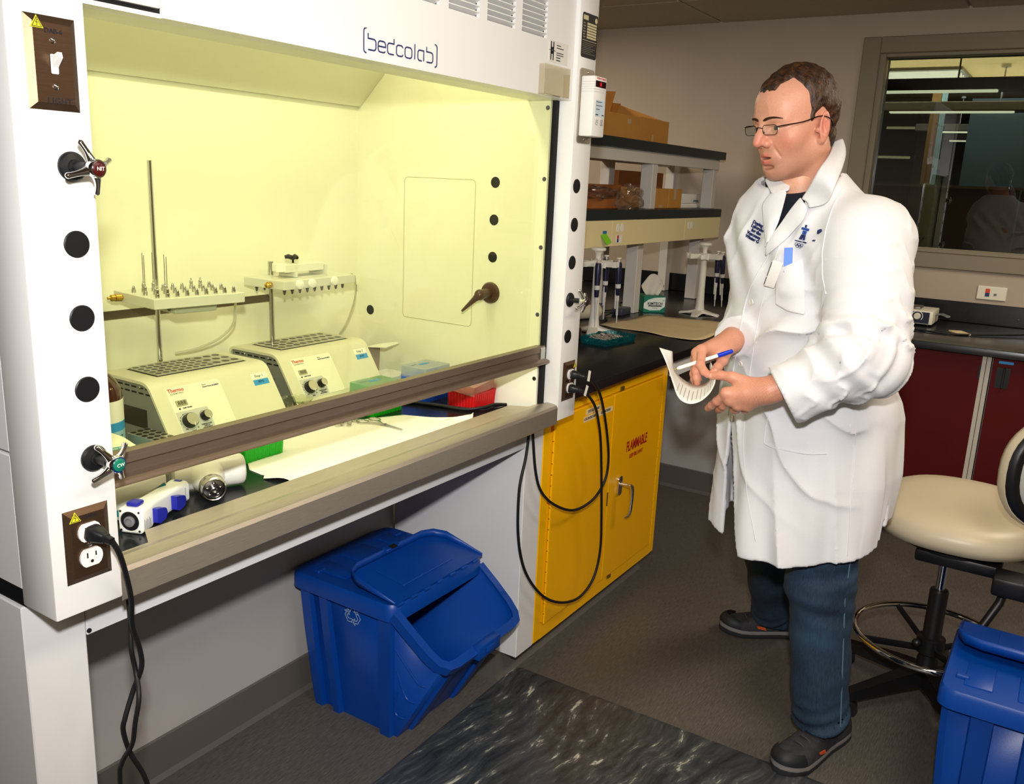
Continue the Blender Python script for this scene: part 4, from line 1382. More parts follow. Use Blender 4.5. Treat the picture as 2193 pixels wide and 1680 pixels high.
# ---- cables on the worktop
cb1 = MB().tube(smoothpath([(1.175, 0.45, ZT + 0.006), (1.215, 0.40, ZT + 0.006), (1.25, 0.31, ZT + 0.006), (1.27, 0.21, ZT + 0.006), (1.305, 0.167, ZT + 0.012), (1.35, 0.160, ZT + 0.013), (1.395, 0.150, ZT + 0.006)], 7), 0.0042, 10)
tag(cb1.build('power_cable', 'black_rubber'), 'thick black cable looping in front of the red tip box', 'cable', 'cables in the hood')
cb2 = MB().tube(smoothpath([(1.20, 0.46, ZT + 0.005), (1.228, 0.40, ZT + 0.005), (1.262, 0.31, ZT + 0.005), (1.279, 0.225, ZT + 0.005), (1.31, 0.170, ZT + 0.004), (1.355, 0.166, ZT + 0.004), (1.395, 0.158, ZT + 0.005)], 7), 0.0034, 10)
tag(cb2.build('power_cable', 'black_rubber'), 'thinner black cable running beside the thick one on the hood worktop', 'cable', 'cables in the hood')

# ---- amber bottle behind the left post
M('amber', (62, 24, 12), 0.12, coat=0.4)
ab = thing('reagent_bottle', 'amber reagent bottle with a handwritten blue label beside the left post', 'bottle', (0.392, 0.5, ZT))
MB().lathe([(0.040, 0.0), (0.046, 0.004), (0.047, 0.012), (0.047, 0.152), (0.044, 0.172), (0.034, 0.190), (0.020, 0.204), (0.0155, 0.212), (0.0155, 0.226)], (0.392, 0.5, ZT), (0, 0, 1), 36).build('glass', 'amber', ab, 60)
MB().lathe([(0.0185, 0.222), (0.019, 0.224), (0.019, 0.244), (0.017, 0.247), (0.001, 0.247)], (0.392, 0.5, ZT), (0, 0, 1), 24).build('cap', 'black_plastic', ab)
for (za, zb, mm, nm) in ((0.105, 0.150, 'paper_white', 'label'), (0.086, 0.105, 'tape_blue', 'label_band'), (0.030, 0.086, M('label_sky', (150, 196, 214), 0.6), 'label')):
    MB().lathe([(0.0473, za), (0.0475, za), (0.0475, zb), (0.0473, zb)], (0.392, 0.5, ZT), (0, 0, 1), 40).build(nm, mm, ab, 60)
hw = []
for k in range(7):
    z0_ = 0.078 - 0.0 * k
ribbon([([(-0.012, 0.012), (-0.004, 0.012), (-0.012, 0.0), (-0.003, 0.0)], False), ([(0.0, 0.0), (0.0, 0.012), (0.006, 0.009), (0.0, 0.005)], False), ([(0.009, 0.010), (0.015, 0.012), (0.012, 0.003)], False),
        ([(-0.010, -0.020), (-0.010, -0.006)], False), ([(-0.010, -0.013), (-0.002, -0.013)], False), ([(-0.002, -0.020), (-0.002, -0.006)], False), ([(0.004, -0.020), (0.004, -0.006), (0.012, -0.009), (0.005, -0.013), (0.013, -0.018), (0.004, -0.020)], False)],
       0.0012, Matrix.Translation((0.392, 0.5, ZT + 0.066)) @ Matrix.Rotation(math.radians(8), 4, 'Z') @ on_y(0, -0.0478, 0) @ Matrix.Rotation(0.0, 4, 'Y'), 0.0).build('handwriting', 'ink', ab, 0)

# ---- vortex mixer
vx = thing('vortex_mixer', 'white vortex mixer with teal stripe and black cup beside the left post', 'mixer', (0.255, 0.32, ZT))
M('mixer_white', (238, 236, 218), 0.4)
M('teal', (0, 142, 140), 0.45)
MB().extr(rounded_profile([(0.212, ZT + 0.004), (0.208, 0.944), (0.245, 0.972), (0.335, 0.992), (0.43, 0.992), (0.43, ZT + 0.004)], [0.006, 0.008, 0.01, 0.012, 0.012, 0.006], 4), 0.160, 0.336).build('body', 'mixer_white', vx, 30)
ribbon([([(0.205, 0.895), (0.235, 0.898), (0.275, 0.905), (0.305, 0.913), (0.3345, 0.924)], False)], 0.012, Matrix(((1, 0, 0, 0), (0, 0, -1, 0.2085), (0, 1, 0, 0), (0, 0, 0, 1)))).build('stripe', 'teal', vx, 0)
tm = slope_mat(0.335, 0.992, 0.245, 0.972, 0)
MB().prism([(0.262, -0.062), (0.322, -0.058), (0.322, -0.035), (0.285, -0.030), (0.268, -0.04)], 0.0002, 0.0006, tm).build('front_label', 'teal', vx, 0)
MB().prism([(0.272, -0.052), (0.310, -0.050), (0.296, -0.045)], 0.0007, 0.0009, tm).build('label_arrow', 'paper_white', vx, 0)
text('lettering', 'VORTEX MIXER', 0.0065, 'paper_white', vx, tm @ Vector((0.299, -0.0385, 0.0009)), tm.to_3x3())
MB().prism([(0.290, -0.074), (0.302, -0.074), (0.297, -0.066)], 0.0002, 0.0006, tm).build('warning_sticker', 'yellow_sticker', vx, 0)
MB().prism([(0.2095, 0.934), (0.232, 0.934), (0.232, 0.954)], 0, 0.0006, Matrix(((0, 0, 1, 0.3361), (1, 0, 0, 0), (0, 1, 0, 0), (0, 0, 0, 1)))).build('corner_sticker', M('sticker_blue', (28, 112, 216), 0.5), vx, 0)
MB().lathe([(0.040, 0.0), (0.041, 0.008), (0.034, 0.018), (0.030, 0.022)], (0.243, 0.375, 0.990), (0, 0, 1), 28).build('collar', 'white_plastic', vx)
MB().lathe([(0.030, 0.0), (0.038, 0.004), (0.040, 0.012), (0.038, 0.018), (0.020, 0.020), (0.019, 0.042), (0.016, 0.044), (0.001, 0.044)], (0.243, 0.375, 1.010), (0, 0, 1), 28).build('cup', 'black_rubber', vx)

# ---- loose aluminium block
al = thing('spare_block', 'loose aluminium heating block with drilled holes in front of the first heater', 'block', (0.478, 0.452, ZT))
MB().box((0.452, 0.402, ZT), (0.503, 0.500, 0.942), 0.001, 1).build('body', 'aluminium', al)
for r in range(5):
    for c in range(3):
        cx, cy = 0.4605 + 0.017 * c, 0.412 + 0.0195 * r
        MB().lathe([(0.0065, 0), (0.0065, 0.0005), (0.001, 0.0005)], (cx, cy, 0.9418), (0, 0, 1), 16).build('hole', 'dark_hole', al)

# ---- crumpled clear bag
def crumple(c, rx, ry, rz, seed, n=18, m=12, amp=0.25):
    r_ = random.Random(seed)
    ph = [(r_.uniform(0, 6.28), r_.uniform(2, 7), r_.uniform(2, 6)) for _ in range(7)]
    rows = []
    for k in range(m + 1):
        t = PI * k / m
        row = []
        for i in range(n):
            a = 2 * PI * i / n
            d = 1 + sum(amp / 4 * math.sin(f1 * a + f2 * t + p) for p, f1, f2 in ((p, int(f1), f2) for p, f1, f2 in ph))
            row.append((c[0] + rx * d * math.sin(t) * math.cos(a), c[1] + ry * d * math.sin(t) * math.sin(a), c[2] - rz * d * math.cos(t)))
        rows.append(row)
    return MB().grid(rows, True)


glassy('film_clear', (240, 240, 236), refl=2.5, milk=0.10, rough=0.12)
tag(crumple((0.392, 0.305, ZT + 0.030), 0.036, 0.03, 0.027, 3, 22, 16, 0.5).build('plastic_bag', 'film_clear', None, 25), 'small crumpled clear bag beside the white mixer', 'bag')

# ---- white T-shaped hand tool
ht = thing('hand_tool', 'white T-shaped hand tool with a round steel nozzle lying in the hood', 'tool', (0.45, 0.22, ZT))
M('tool_white', (240, 239, 226), 0.3)
ca, cb_ = Vector((0.392, 0.268, 0.912)), Vector((0.512, 0.205, 0.912))
dx = (cb_ - ca).normalized()
L_ = (cb_ - ca).length
MB().lathe([(0.001, 0), (0.029, 0.001), (0.031, 0.005), (0.031, L_ - 0.012), (0.030, L_ - 0.004), (0.026, L_), (0.001, L_)], ca, dx, 36).build('barrel', 'tool_white', ht, 50)
MB().lathe([(0.0314, 0.040), (0.0317, 0.0402), (0.0317, 0.0414), (0.0314, 0.0416)], ca, dx, 36).build('seam', 'grey_plastic', ht)
nb = ca.lerp(cb_, 0.45)
nd = (Vector((0.399, 0.150, 0.904)) - nb).normalized()
MB().lathe([(0.030, -0.004), (0.0335, 0.010), (0.033, 0.026), (0.028, 0.042), (0.0245, 0.054), (0.0235, 0.070)], nb, nd, 36).build('neck', 'tool_white', ht, 60)
MB().lathe([(0.0225, 0.064), (0.0245, 0.066), (0.0250, 0.076), (0.0240, 0.084), (0.0215, 0.088), (0.0200, 0.087), (0.0195, 0.080), (0.001, 0.080)], nb, nd, 36).build('nozzle', 'steel', ht, 40)
MB().lathe([(0.0185, 0.0805), (0.0185, 0.0835), (0.012, 0.0845), (0.0115, 0.0815), (0.001, 0.0815)], nb, nd, 28).build('nozzle_plate', 'dark_steel', ht, 40)
MB().lathe([(0.0062, 0.0815), (0.0062, 0.090), (0.0045, 0.091), (0.004, 0.087), (0.0005, 0.087)], nb, nd, 20).build('nozzle_core', 'steel', ht, 40)
for k in range(5):
    a = 2 * PI * k / 5 + 0.3
    x_, y_, _ = frame_for(nd)
    q = nb + nd * 0.0835 + (x_ * math.cos(a) + y_ * math.sin(a)) * 0.0125
    MB().ell(q, (0.0035, 0.0035, 0.0025), 10, 6).build('nozzle_stud', 'steel', ht)

# ---- white instrument with blue tabs
di = thing('cell_holder', 'white plastic holder with blue tabs and a round socket at its end', 'holder', (0.30, 0.19, ZT), local=False)
A0, A1 = Vector((0.222, 0.152, 0.0)), Vector((0.372, 0.218, 0.0))
dd = (A1 - A0).normalized()
HM = Matrix(((dd.x, -dd.y, 0, A0.x), (dd.y, dd.x, 0, A0.y), (0, 0, 1, ZT + 0.001), (0, 0, 0, 1)))
Lh = (A1 - A0).length
M('holder_white', (236, 237, 230), 0.35)
M('holder_blue', (30, 38, 158), 0.4)
hb_ = MB()
rings = []
for x_, w_, h_ in ((0, 0.040, 0.040), (0.003, 0.046, 0.046), (0.030, 0.046, 0.046), (0.042, 0.038, 0.043), (Lh - 0.02, 0.036, 0.041), (Lh - 0.004, 0.040, 0.040), (Lh, 0.034, 0.034)):
    rings.append([HM @ Vector((x_, p[0], 0.0235 + p[1])) for p in rect_path(w_, h_, 0.008, 4)])
hb_.loft(rings).build('body', 'holder_white', di, 40)
MB().lathe([(0.0175, -0.0006), (0.0175, 0.0004)], HM @ Vector((0, 0, 0.0235)), -dd, 26).build('socket_recess', 'black_plastic', di)
MB().lathe([(0.0185, 0.0), (0.0195, 0.001), (0.0195, 0.002), (0.0178, 0.002), (0.0178, 0.0)], HM @ Vector((0, 0, 0.0235)), -dd, 26).build('socket_ring', 'holder_white', di)
MB().lathe([(0.0095, 0.0), (0.0095, 0.004), (0.0062, 0.005), (0.006, 0.001), (0.001, 0.001)], HM @ Vector((0, 0, 0.0235)), -dd, 22).build('socket_core', 'grey_plastic', di)
for k in range(4):
    MB().cyl(HM @ Vector((-0.0002, 0.017 * (1 if k % 2 else -1), 0.0235 + 0.017 * (1 if k > 1 else -1))), HM @ Vector((-0.0012, 0.017 * (1 if k % 2 else -1), 0.0235 + 0.017 * (1 if k > 1 else -1))), 0.002, n=8).build('screw', 'dark_steel', di)
MB().box((0.008, -0.010, 0.046), (0.030, 0.012, 0.054), 0.003).xf(HM).build('top_button', 'holder_blue', di)
for xa in (0.034, 0.098):
    MB().prism([(p[0], p[1]) for p in ([(0, 0.004), (0.008, 0.0)] + arc(0.020, 0.013, 0.012, -70, 70, 6) + [(0.010, 0.028), (0, 0.030)])], -0.031, -0.0195, HM @ Matrix(((1, 0, 0, xa), (0, 0, 1, 0), (0, 1, 0, 0.006), (0, 0, 0, 1)))).build('side_tab', 'holder_blue', di, 30)
MB().box((Lh - 0.016, -0.0188, 0.012), (Lh - 0.004, -0.0182, 0.034)).xf(HM).build('label', M('label_grey', (176, 176, 178), 0.5), di)
MB().box((Lh - 0.012, -0.008, 0.0436), (Lh - 0.004, 0.006, 0.0446), 0.0004, 1).xf(HM).build('top_clip', 'holder_blue', di)
pr = MB()
for k in range(6):
    pr.box((0.006 + 0.0035 * k, -0.0234, 0.008), (0.007 + 0.0035 * k, -0.0231, 0.026 - 0.003 * (k % 2)))
pr.xf(HM).build('print_line', 'grey_plastic', di, 0)

# ================================================================== FLAMMABLES CABINET
M('safety_yellow', (246, 182, 0), 0.32, var=0.02, vscale=4, bump=0.02, bscale=300)
M('safety_yellow_door', (244, 178, 0), 0.34, var=0.02, vscale=4, bump=0.02, bscale=300)
M('latch_dark', (96, 70, 20), 0.5)
yc = thing('safety_cabinet', 'yellow flammables storage cabinet under the black bench top', 'cabinet', (1.986, 0.33, 0.088))
bd = MB()
bd.box((1.532, 0.1, 0.088), (1.572, 0.56, 0.874), 0.002, 1).box((2.406, 0.1, 0.088), (2.443, 0.56, 0.874), 0.002, 1)
bd.box((1.572, 0.1005, 0.818), (2.406, 0.13, 0.874)).box((1.572, 0.1005, 0.088), (2.406, 0.13, 0.132)).box((1.572, 0.12, 0.132), (2.406, 0.125, 0.818))
bd.build('body', 'safety_yellow', yc)
for nm, xa, xb in (('door', 1.588, 1.982), ('door', 1.987, 2.392)):
    d = MB().box((xa, 0.094, 0.136), (xb, 0.118, 0.8135), 0.002, 1).build(nm, 'safety_yellow_door', yc)
    if xa < 1.7:
        dl = d
        xs_ = 1.5855
    else:
        drr = d
        xs_ = 2.3945
    for k in range(19):
        z = 0.137 + 0.0356 * k
        MB().cyl((xs_, 0.0965, z + 0.002), (xs_, 0.0965, z + 0.0335), 0.0042, n=10).build('hinge_knuckle', 'safety_yellow', d)
    MB().box((xs_ - 0.002, 0.0985, 0.138), (xs_ + 0.002, 0.1, 0.812)).build('hinge_gap', 'latch_dark', d)
MB().box((1.980, 0.0925, 0.14), (1.9865, 0.0945, 0.812)).build('door_lip', 'safety_yellow', dl)
MB().box((1.974, 0.0915, 0.418), (1.980, 0.0938, 0.468), 0.0006, 1).build('latch', 'latch_dark', dl)
MB().box((2.033, 0.0935, 0.818), (2.053, 0.0998, 0.832), 0.001, 1).build('top_latch', 'latch_dark', yc)
MB().box((2.035, 0.0935, 0.122), (2.055, 0.0998, 0.136), 0.001, 1).build('bottom_latch', 'latch_dark', yc)
# handle
hp = [(p[0], p[1]) for p in rect_path(0.030, 0.072, 0.0145, 6)]
ho = MB().prism(hp, 0, 0.007, on_y(2.064, 0.0938, 0.470)).build('handle', 'chrome', drr, 40)
MB().cyl((2.064, 0.087, 0.478), (2.064, 0.046, 0.478), 0.0085, 0.0075, 16).build('handle_stem', 'chrome', ho)
MB().tube(smoothpath([(2.064, 0.046, 0.481), (2.064, 0.042, 0.462), (2.064, 0.042, 0.42), (2.064, 0.045, 0.382), (2.064, 0.052, 0.366), (2.063, 0.060, 0.360)], 5), [0.0085] * 6 + [0.0082] * 5 + [0.0076] * 5 + [0.0066] * 5 + [0.0056] * 5, 12, sq=(1.0, 0.85)).build('handle_lever', 'chrome', ho)
M('flame_red', (170, 18, 14), 0.5)
text('lettering', 'FLAMMABLE', 0.052, 'flame_red', drr, (2.191, 0.0935, 0.598), bold=0.0013, sx=0.635, shear=0.06, space=0.97)
text('lettering', 'KEEP FIRE AWAY', 0.021, 'flame_red', drr, (2.191, 0.0935, 0.558), bold=0.0005, sx=0.72, shear=0.06)
M('label_tan', (226, 206, 160), 0.6)
for (xa, xb, z, t) in ((1.779, 1.880, 0.793, 'ETHYL ACETATE TANK'), (1.765, 1.845, 0.771, '1-CHLOROBUTANE'), (1.866, 1.969, 0.771, 'IODOMETHANE')):
    lb = MB().box((xa, 0.0932, z - 0.009), (xb, 0.0938, z + 0.009)).build('label_strip', 'label_tan', dl)
    text('lettering', t, 0.0125, 'ink', lb, ((xa + xb) / 2, 0.0929, z), bold=0.0002, sx=0.6 if len(t) > 14 else 0.75)

# ================================================================== CORDS AND PLUGS
def cord(name, label, pts, r, plug_at, group, tag_at=None, plug_dir=(0.12, -1, -0.1)):
    t = thing(name, label, 'cord', tuple(pts[-1]), group=group)
    sp_ = smoothpath(pts, 8)
    MB().tube(sp_, r, 10).build('cable', 'black_rubber', t, 60)
    if plug_at:
        p = Vector(plug_at)
        e = Vector(pts[0])
        d = (e - p).normalized()
        u = Vector((0, 0, 1)); x_ = d.cross(u).normalized(); y_ = x_.cross(d)
        rings = []
        for s, w_, h_ in ((0.0, 0.0115, 0.0105), (0.004, 0.0125, 0.0115), (0.012, 0.0120, 0.0110), (0.020, 0.0095, 0.0090), (0.026, 0.0075, 0.0075), (0.0275, 0.0068, 0.0068), (0.030, 0.0068, 0.0068), (0.031, 0.0055, 0.0055), (0.040, 0.005, 0.005)):
            k = (e - p).length / 0.040
            rings.append([p + d * s * k + x_ * q[0] * w_ * 2 + y_ * q[1] * h_ * 2 for q in rect_path(1, 1, 0.28, 3)])
        MB().loft(rings).build('plug', 'black_plastic', t, 40)
    if tag_at is not None:
        a, b = Vector(pts[tag_at]), Vector(pts[tag_at + 1])
        c = a.lerp(b, 0.45)
        d = (b - a).normalized()
        n_ = Vector((-0.5, -0.85, 0.2))
        w_ = d.cross(n_).normalized()
        vs = []
        for h in (0.0, 0.0008):
            for sx_, sy_ in ((-0.009, -0.009), (0.009, -0.009), (0.009, 0.021), (-0.009, 0.021)):
                vs.append(c + d * sx_ - w_ * sy_ + n_ * (0.0058 + h))
        MB().add(vs, [(0, 1, 2, 3), (7, 6, 5, 4), (0, 4, 5, 1), (1, 5, 6, 2), (2, 6, 7, 3), (3, 7, 4, 0)]).build('paper_tag', 'paper_white', t, 0)
    return t


c1 = [(1.4869, -0.045, 0.9792), (1.5371, -0.04, 0.9633), (1.6323, -0.02, 0.9062), (1.7083, 0.0, 0.8379), (1.7883, 0.02, 0.7347), (1.8328, 0.03, 0.6363), (1.8269, 0.035, 0.5652), (1.7619, 0.04, 0.5186), (1.6481, 0.045, 0.5154), (1.5455, 0.055, 0.559), (1.4749, 0.065, 0.6183), (1.4422, 0.07, 0.6904), (1.4242, 0.075, 0.8052), (1.4159, 0.075, 0.8435)]
c2 = [(1.4757, -0.045, 0.9413), (1.5204, -0.04, 0.9216), (1.6078, -0.02, 0.8712), (1.679, 0.0, 0.8072), (1.7522, 0.02, 0.6971), (1.8098, 0.03, 0.4586), (1.8299, 0.035, 0.3191), (1.8025, 0.04, 0.227), (1.7197, 0.045, 0.1911), (1.6034, 0.05, 0.2186), (1.5001, 0.06, 0.2824), (1.4051, 0.065, 0.393), (1.3648, 0.07, 0.5147), (1.3609, 0.072, 0.6561), (1.3924, 0.075, 0.7438), (1.4032, 0.075, 0.8167), (1.4032, 0.075, 0.8439)]
c3 = [(0.0635, -0.047, 0.9731), (0.0743, -0.045, 0.9507), (0.0913, -0.03, 0.9106), (0.1121, -0.008, 0.8512), (0.1288, 0.02, 0.7899), (0.1456, 0.03, 0.7376), (0.1501, 0.035, 0.7), (0.1399, 0.045, 0.6604), (0.1219, 0.045, 0.6182), (0.1182, 0.047, 0.5934), (0.1273, 0.045, 0.5473), (0.1464, 0.04, 0.493), (0.1508, 0.04, 0.44), (0.15, 0.04, 0.2), (0.16, 0.03, 0.03), (0.22, 0.02, 0.006), (0.4, 0.05, 0.006)]
c4 = [(0.1597, 0.075, 0.8464), (0.1578, 0.072, 0.8182), (0.1517, 0.060, 0.7766), (0.1437, 0.05, 0.7315), (0.146, 0.045, 0.6897), (0.1338, 0.022, 0.6588), (0.1243, 0.022, 0.6166), (0.1215, 0.03, 0.5749), (0.1169, 0.055, 0.5314), (0.1137, 0.06, 0.48), (0.115, 0.06, 0.2), (0.13, 0.06, 0.03), (0.2, 0.07, 0.006), (0.38, 0.09, 0.006)]
G_ = 'black power cords'
cord('extension_cord', 'black cord with a white tag from the upper right outlet, making the short loop', c1, 0.0042, (1.475, -0.0095, 0.9838), G_, 0)
cord('extension_cord', 'black cord with a white tag from the lower right outlet, making the long loop', c2, 0.0042, (1.470, -0.0095, 0.9450), G_, 0)
cord('extension_cord', 'black cord plugged into the left post outlet, hanging to the floor', c3, 0.0042, (0.0548, -0.0095, 0.9810), G_)
cord('extension_cord', 'black cord twisted with its neighbour, coming from under the sill', c4, 0.0040, None, G_)

# ================================================================== ANTI-FATIGUE MAT
mt = MB()
ol = [(p[0], p[1]) for p in rect_path(0.90, 1.5, 0.02, 4)]
rings = []
for z, s in ((0.001, 0.0), (0.003, 0.0), (0.012, 0.03)):
    rings.append([(p[0] * (1 - s / 0.9), p[1] * (1 - s / 1.5), z) for p in ol])
mt.loft(rings).xf(Matrix.Translation((0.79, -0.58, 0)) @ Matrix.Rotation(0.008, 4, 'Z') @ Matrix.Diagonal((1.63, 0.96, 1, 1)))
tag(mt.build('floor_mat', 'marble_mat', None, 30), 'dark marbled anti-fatigue mat on the floor in front of the hood', 'mat')

# ================================================================== BLUE RECYCLING BINS
M('bin_blue', (0, 62, 150), 0.38, var=0.03, vscale=10, bump=0.03, bscale=250)
M('bin_mark', (150, 176, 210), 0.5)
def bin_proto():
    t = thing('recycling_bin', 'x', 'bin', (1.178, 0.38, 0), 0, 'blue recycling bins', local=True)
    xb, xt = 0.160, 0.186

    def xx(z):
        return xb + (xt - xb) * z / 0.385
    side = [(0.135, 0.0), (-0.165, 0.0), (-0.322, 0.272), (-0.178, 0.388), (0.172, 0.388)]
    mb = MB()
    L = [(-xx(z), y, z) for y, z in side]
    R_ = [(xx(z), y, z) for y, z in side]
    mb.add(L + R_, [(0, 1, 2, 3, 4), (9, 8, 7, 6, 5), (0, 5, 6, 1), (1, 6, 7, 2), (4, 9, 5, 0)])
    bo = mb.build('body', 'bin_blue', t, 20)
    so = bo.modifiers.new('thickness', 'SOLIDIFY'); so.thickness = 0.004; so.offset = -1
    # pilasters with feet along both sides
    for s in (-1, 1):
        for (ya, yb) in ((0.095, 0.138), (0.030, 0.066), (-0.160, -0.105)):
            rb = MB()
            rr = []
            for z, o, k in ((0.0, 0.016, 0.75), (0.03, 0.017, 0.8), (0.25, 0.015, 0.95), (0.362, 0.011, 1.0), (0.384, 0.004, 1.0)):
                ym = (ya + yb) / 2; hw = (yb - ya) / 2 * k
                y_off = 0.034 * z / 0.385 if ya > 0 else (-0.012 * z / 0.385)
                x0, x1 = xx(z) - 0.001, xx(z) + o
                rr.append([(s * x0, ym - hw + y_off, z), (s * x1, ym - hw * 0.8 + y_off, z), (s * x1, ym + hw * 0.8 + y_off, z), (s * x0, ym + hw + y_off, z)])
            rb.loft(rr).build('pilaster', 'bin_blue', t, 25)
        # stepped ledges on the flared front corner
        for k in range(3):
            za = 0.20 - 0.065 * k
            ye = -0.165 - 0.157 * za / 0.272
            MB().tube(smoothpath([(s * (xx(za + 0.075) + 0.001), -0.172, za + 0.078), (s * (xx(za + 0.01) + 0.0015), ye + 0.045, za + 0.012), (s * (xx(za) + 0.001), ye + 0.02, za), (s * (xx(za) - 0.01), ye - 0.002, za + 0.004)], 4), 0.0028, 6).build('ledge', 'bin_blue', t)
    # back pilasters and slanted front ribs
    for xc in (-0.11, 0.0, 0.11):
        MB().loft([[(xc - 0.024, 0.134, 0), (xc - 0.020, 0.146, 0), (xc + 0.020, 0.146, 0), (xc + 0.024, 0.134, 0)], [(xc - 0.026, 0.17, 0.37), (xc - 0.022, 0.178, 0.37), (xc + 0.022, 0.178, 0.37), (xc + 0.026, 0.17, 0.37)]]).build('back_rib', 'bin_blue', t, 25)
    for xc in (-0.095, 0.095):
        MB().loft([[(xc - 0.02, -0.160, 0.0), (xc - 0.016, -0.176, 0.0), (xc + 0.016, -0.176, 0.0), (xc + 0.02, -0.160, 0.0)], [(xc - 0.022, -0.290, 0.225), (xc - 0.018, -0.304, 0.222), (xc + 0.018, -0.304, 0.222), (xc + 0.022, -0.290, 0.225)]]).build('front_rib', 'bin_blue', t, 25)
    # rolled rim around the mouth
    rim = smoothpath([(-0.190, -0.178, 0.388), (-0.188, -0.235, 0.345)], 3) + [Vector(p) for p in
          ((-0.184, -0.285, 0.306), (-0.176, -0.313, 0.284), (-0.158, -0.330, 0.273), (-0.13, -0.334, 0.270), (0.13, -0.334, 0.270), (0.158, -0.330, 0.273), (0.176, -0.313, 0.284), (0.184, -0.285, 0.306), (0.188, -0.235, 0.345), (0.190, -0.178, 0.388))]
    nrm = Vector((0, 0.63, 0.78)).normalized()      # opening faces up-front; band section
    rr = []
    m = len(rim)
    for i, p in enumerate(rim):
        a = rim[max(0, i - 1)]; b = rim[min(m - 1, i + 1)]
        d = (b - a).normalized()
        up = Vector((0, -0.60, 0.80))
        outw = d.cross(up).normalized()
        if outw.dot(Vector((p.x, p.y + 0.2, 0))) < 0:
            outw = -outw
        rr.append([p - outw * 0.012 + up * 0.008, p + outw * 0.012 + up * 0.008, p + outw * 0.013 - up * 0.020, p + outw * 0.009 - up * 0.020, p + outw * 0.008 + up * 0.003, p - outw * 0.012 + up * 0.003])
    MB().loft(rr).build('rim', 'bin_blue', t, 30)
    MB().box((-0.052, -0.352, 0.246), (0.052, -0.325, 0.284), 0.004).box((-0.02, -0.358, 0.258), (0.02, -0.350, 0.276), 0.003).build('front_catch', 'bin_blue', t)
    # lid: fixed rear half
    lid = MB()
    lo = [(p[0], p[1]) for p in rect_path(0.416, 0.385, 0.035, 6)]
    lid.loft([[(p[0], p[1] + 0.006, 0.366) for p in lo], [(p[0] * 0.995, p[1] * 0.995 + 0.006, 0.402) for p in lo], [(p[0] * 0.97, p[1] * 0.97 + 0.006, 0.412) for p in lo]])
    lo_ = lid.build('lid', 'bin_blue', t, 40)
    for (xa, xb_, ya, yb) in ((-0.16, -0.10, 0.03, 0.15), (-0.05, 0.05, 0.03, 0.155), (0.10, 0.16, 0.03, 0.15)):
        MB().box((xa, ya, 0.410), (xb_, yb, 0.416), 0.004).build('raised_panel', 'bin_blue', lo_)
    for s in (-1, 1):
        MB().box((s * 0.165 - 0.014, 0.11, 0.411), (s * 0.165 + 0.014, 0.125, 0.420), 0.002, 1).build('lug', 'bin_blue', lo_)
    # flap folded back over the lid, a shallow tray
    ft = Matrix.Translation((0, -0.182, 0.416)) @ Matrix.Rotation(math.radians(7), 4, 'X')
    fo = [(-0.196, 0.0), (0.196, 0.0), (0.196, 0.135), (0.178, 0.172), (0.14, 0.188), (-0.14, 0.188), (-0.178, 0.172), (-0.196, 0.135)]
    fp = MB().prism(fo, 0.0, 0.004).xf(ft).build('flap', 'bin_blue', t, 20)
    edge = [fo[k] for k in (1, 2, 3, 4, 5, 6, 7, 0)]
    n_ = len(edge)
    vs = [(p[0], p[1], 0.0) for p in edge] + [(p[0] * 1.015, p[1] * 1.01 + 0.002, 0.026 if 0 < i < n_ - 1 else 0.008) for i, p in enumerate(edge)]
    fs = [(i, i + 1, n_ + i + 1, n_ + i) for i in range(n_ - 1)]
    fr_ = MB().add(vs, fs).xf(ft).build('flap_rim', 'bin_blue', fp, 30)
    so = fr_.modifiers.new('thickness', 'SOLIDIFY'); so.thickness = 0.003
    MB().box((-0.11, 0.045, 0.004), (0.11, 0.15, 0.0065), 0.002, 1).xf(ft).build('flap_panel', 'bin_blue', fp)
    MB().box((-0.03, 0.176, 0.016), (0.03, 0.196, 0.028), 0.002, 1).xf(ft).build('flap_catch', 'bin_blue', fp)
    MB().box((-0.012, 0.172, 0.0285), (0.012, 0.19, 0.0295)).xf(ft).build('catch_slot', 'black_gap', fp)
    for k in range(7):
        MB().cyl((-0.19 + 0.056 * k, -0.184, 0.414), (-0.166 + 0.056 * k, -0.184, 0.414), 0.0045, n=8).build('hinge', 'bin_blue', t)
    return t


bin1 = bin_proto()
bin1['label'] = 'open blue recycling bin under the fume hood beside the yellow cabinet'
bin2 = dup(bin1)
bin2.location = (1.645, -1.236, 0)
bin2.rotation_euler = (0, 0, PI / 2)
bin2['label'] = 'blue recycling bin beside the stool at the right edge'
# recycling mark: three folded arrows
def recyc(mat):
    L = []
    for k in range(3):
        a = k * 2 * PI / 3
        def r(x, y):
            return (x * math.cos(a) - y * math.sin(a), x * math.sin(a) + y * math.cos(a))
        L.append(([r(-0.0125, 0.004), r(-0.0065, 0.0155), r(0.0055, 0.0155), r(0.0085, 0.0105), r(0.0118, 0.0125), r(0.0105, 0.0035), r(0.0025, 0.0065), r(0.0050, 0.0082), r(0.003, 0.0115), r(-0.002, 0.0115), r(-0.0075, 0.0015)], True))
    return ribbon(L, 0.0013, mat, 0.0003)
recyc(Matrix(((0, 0, -1, -0.1843), (-1, 0, 0, -0.022), (0, 1, 0, 0.332), (0, 0, 0, 1))) @ Matrix.Diagonal((1.7, 1.7, 1, 1))).build('recycling_mark', 'bin_mark', bin1, 0)

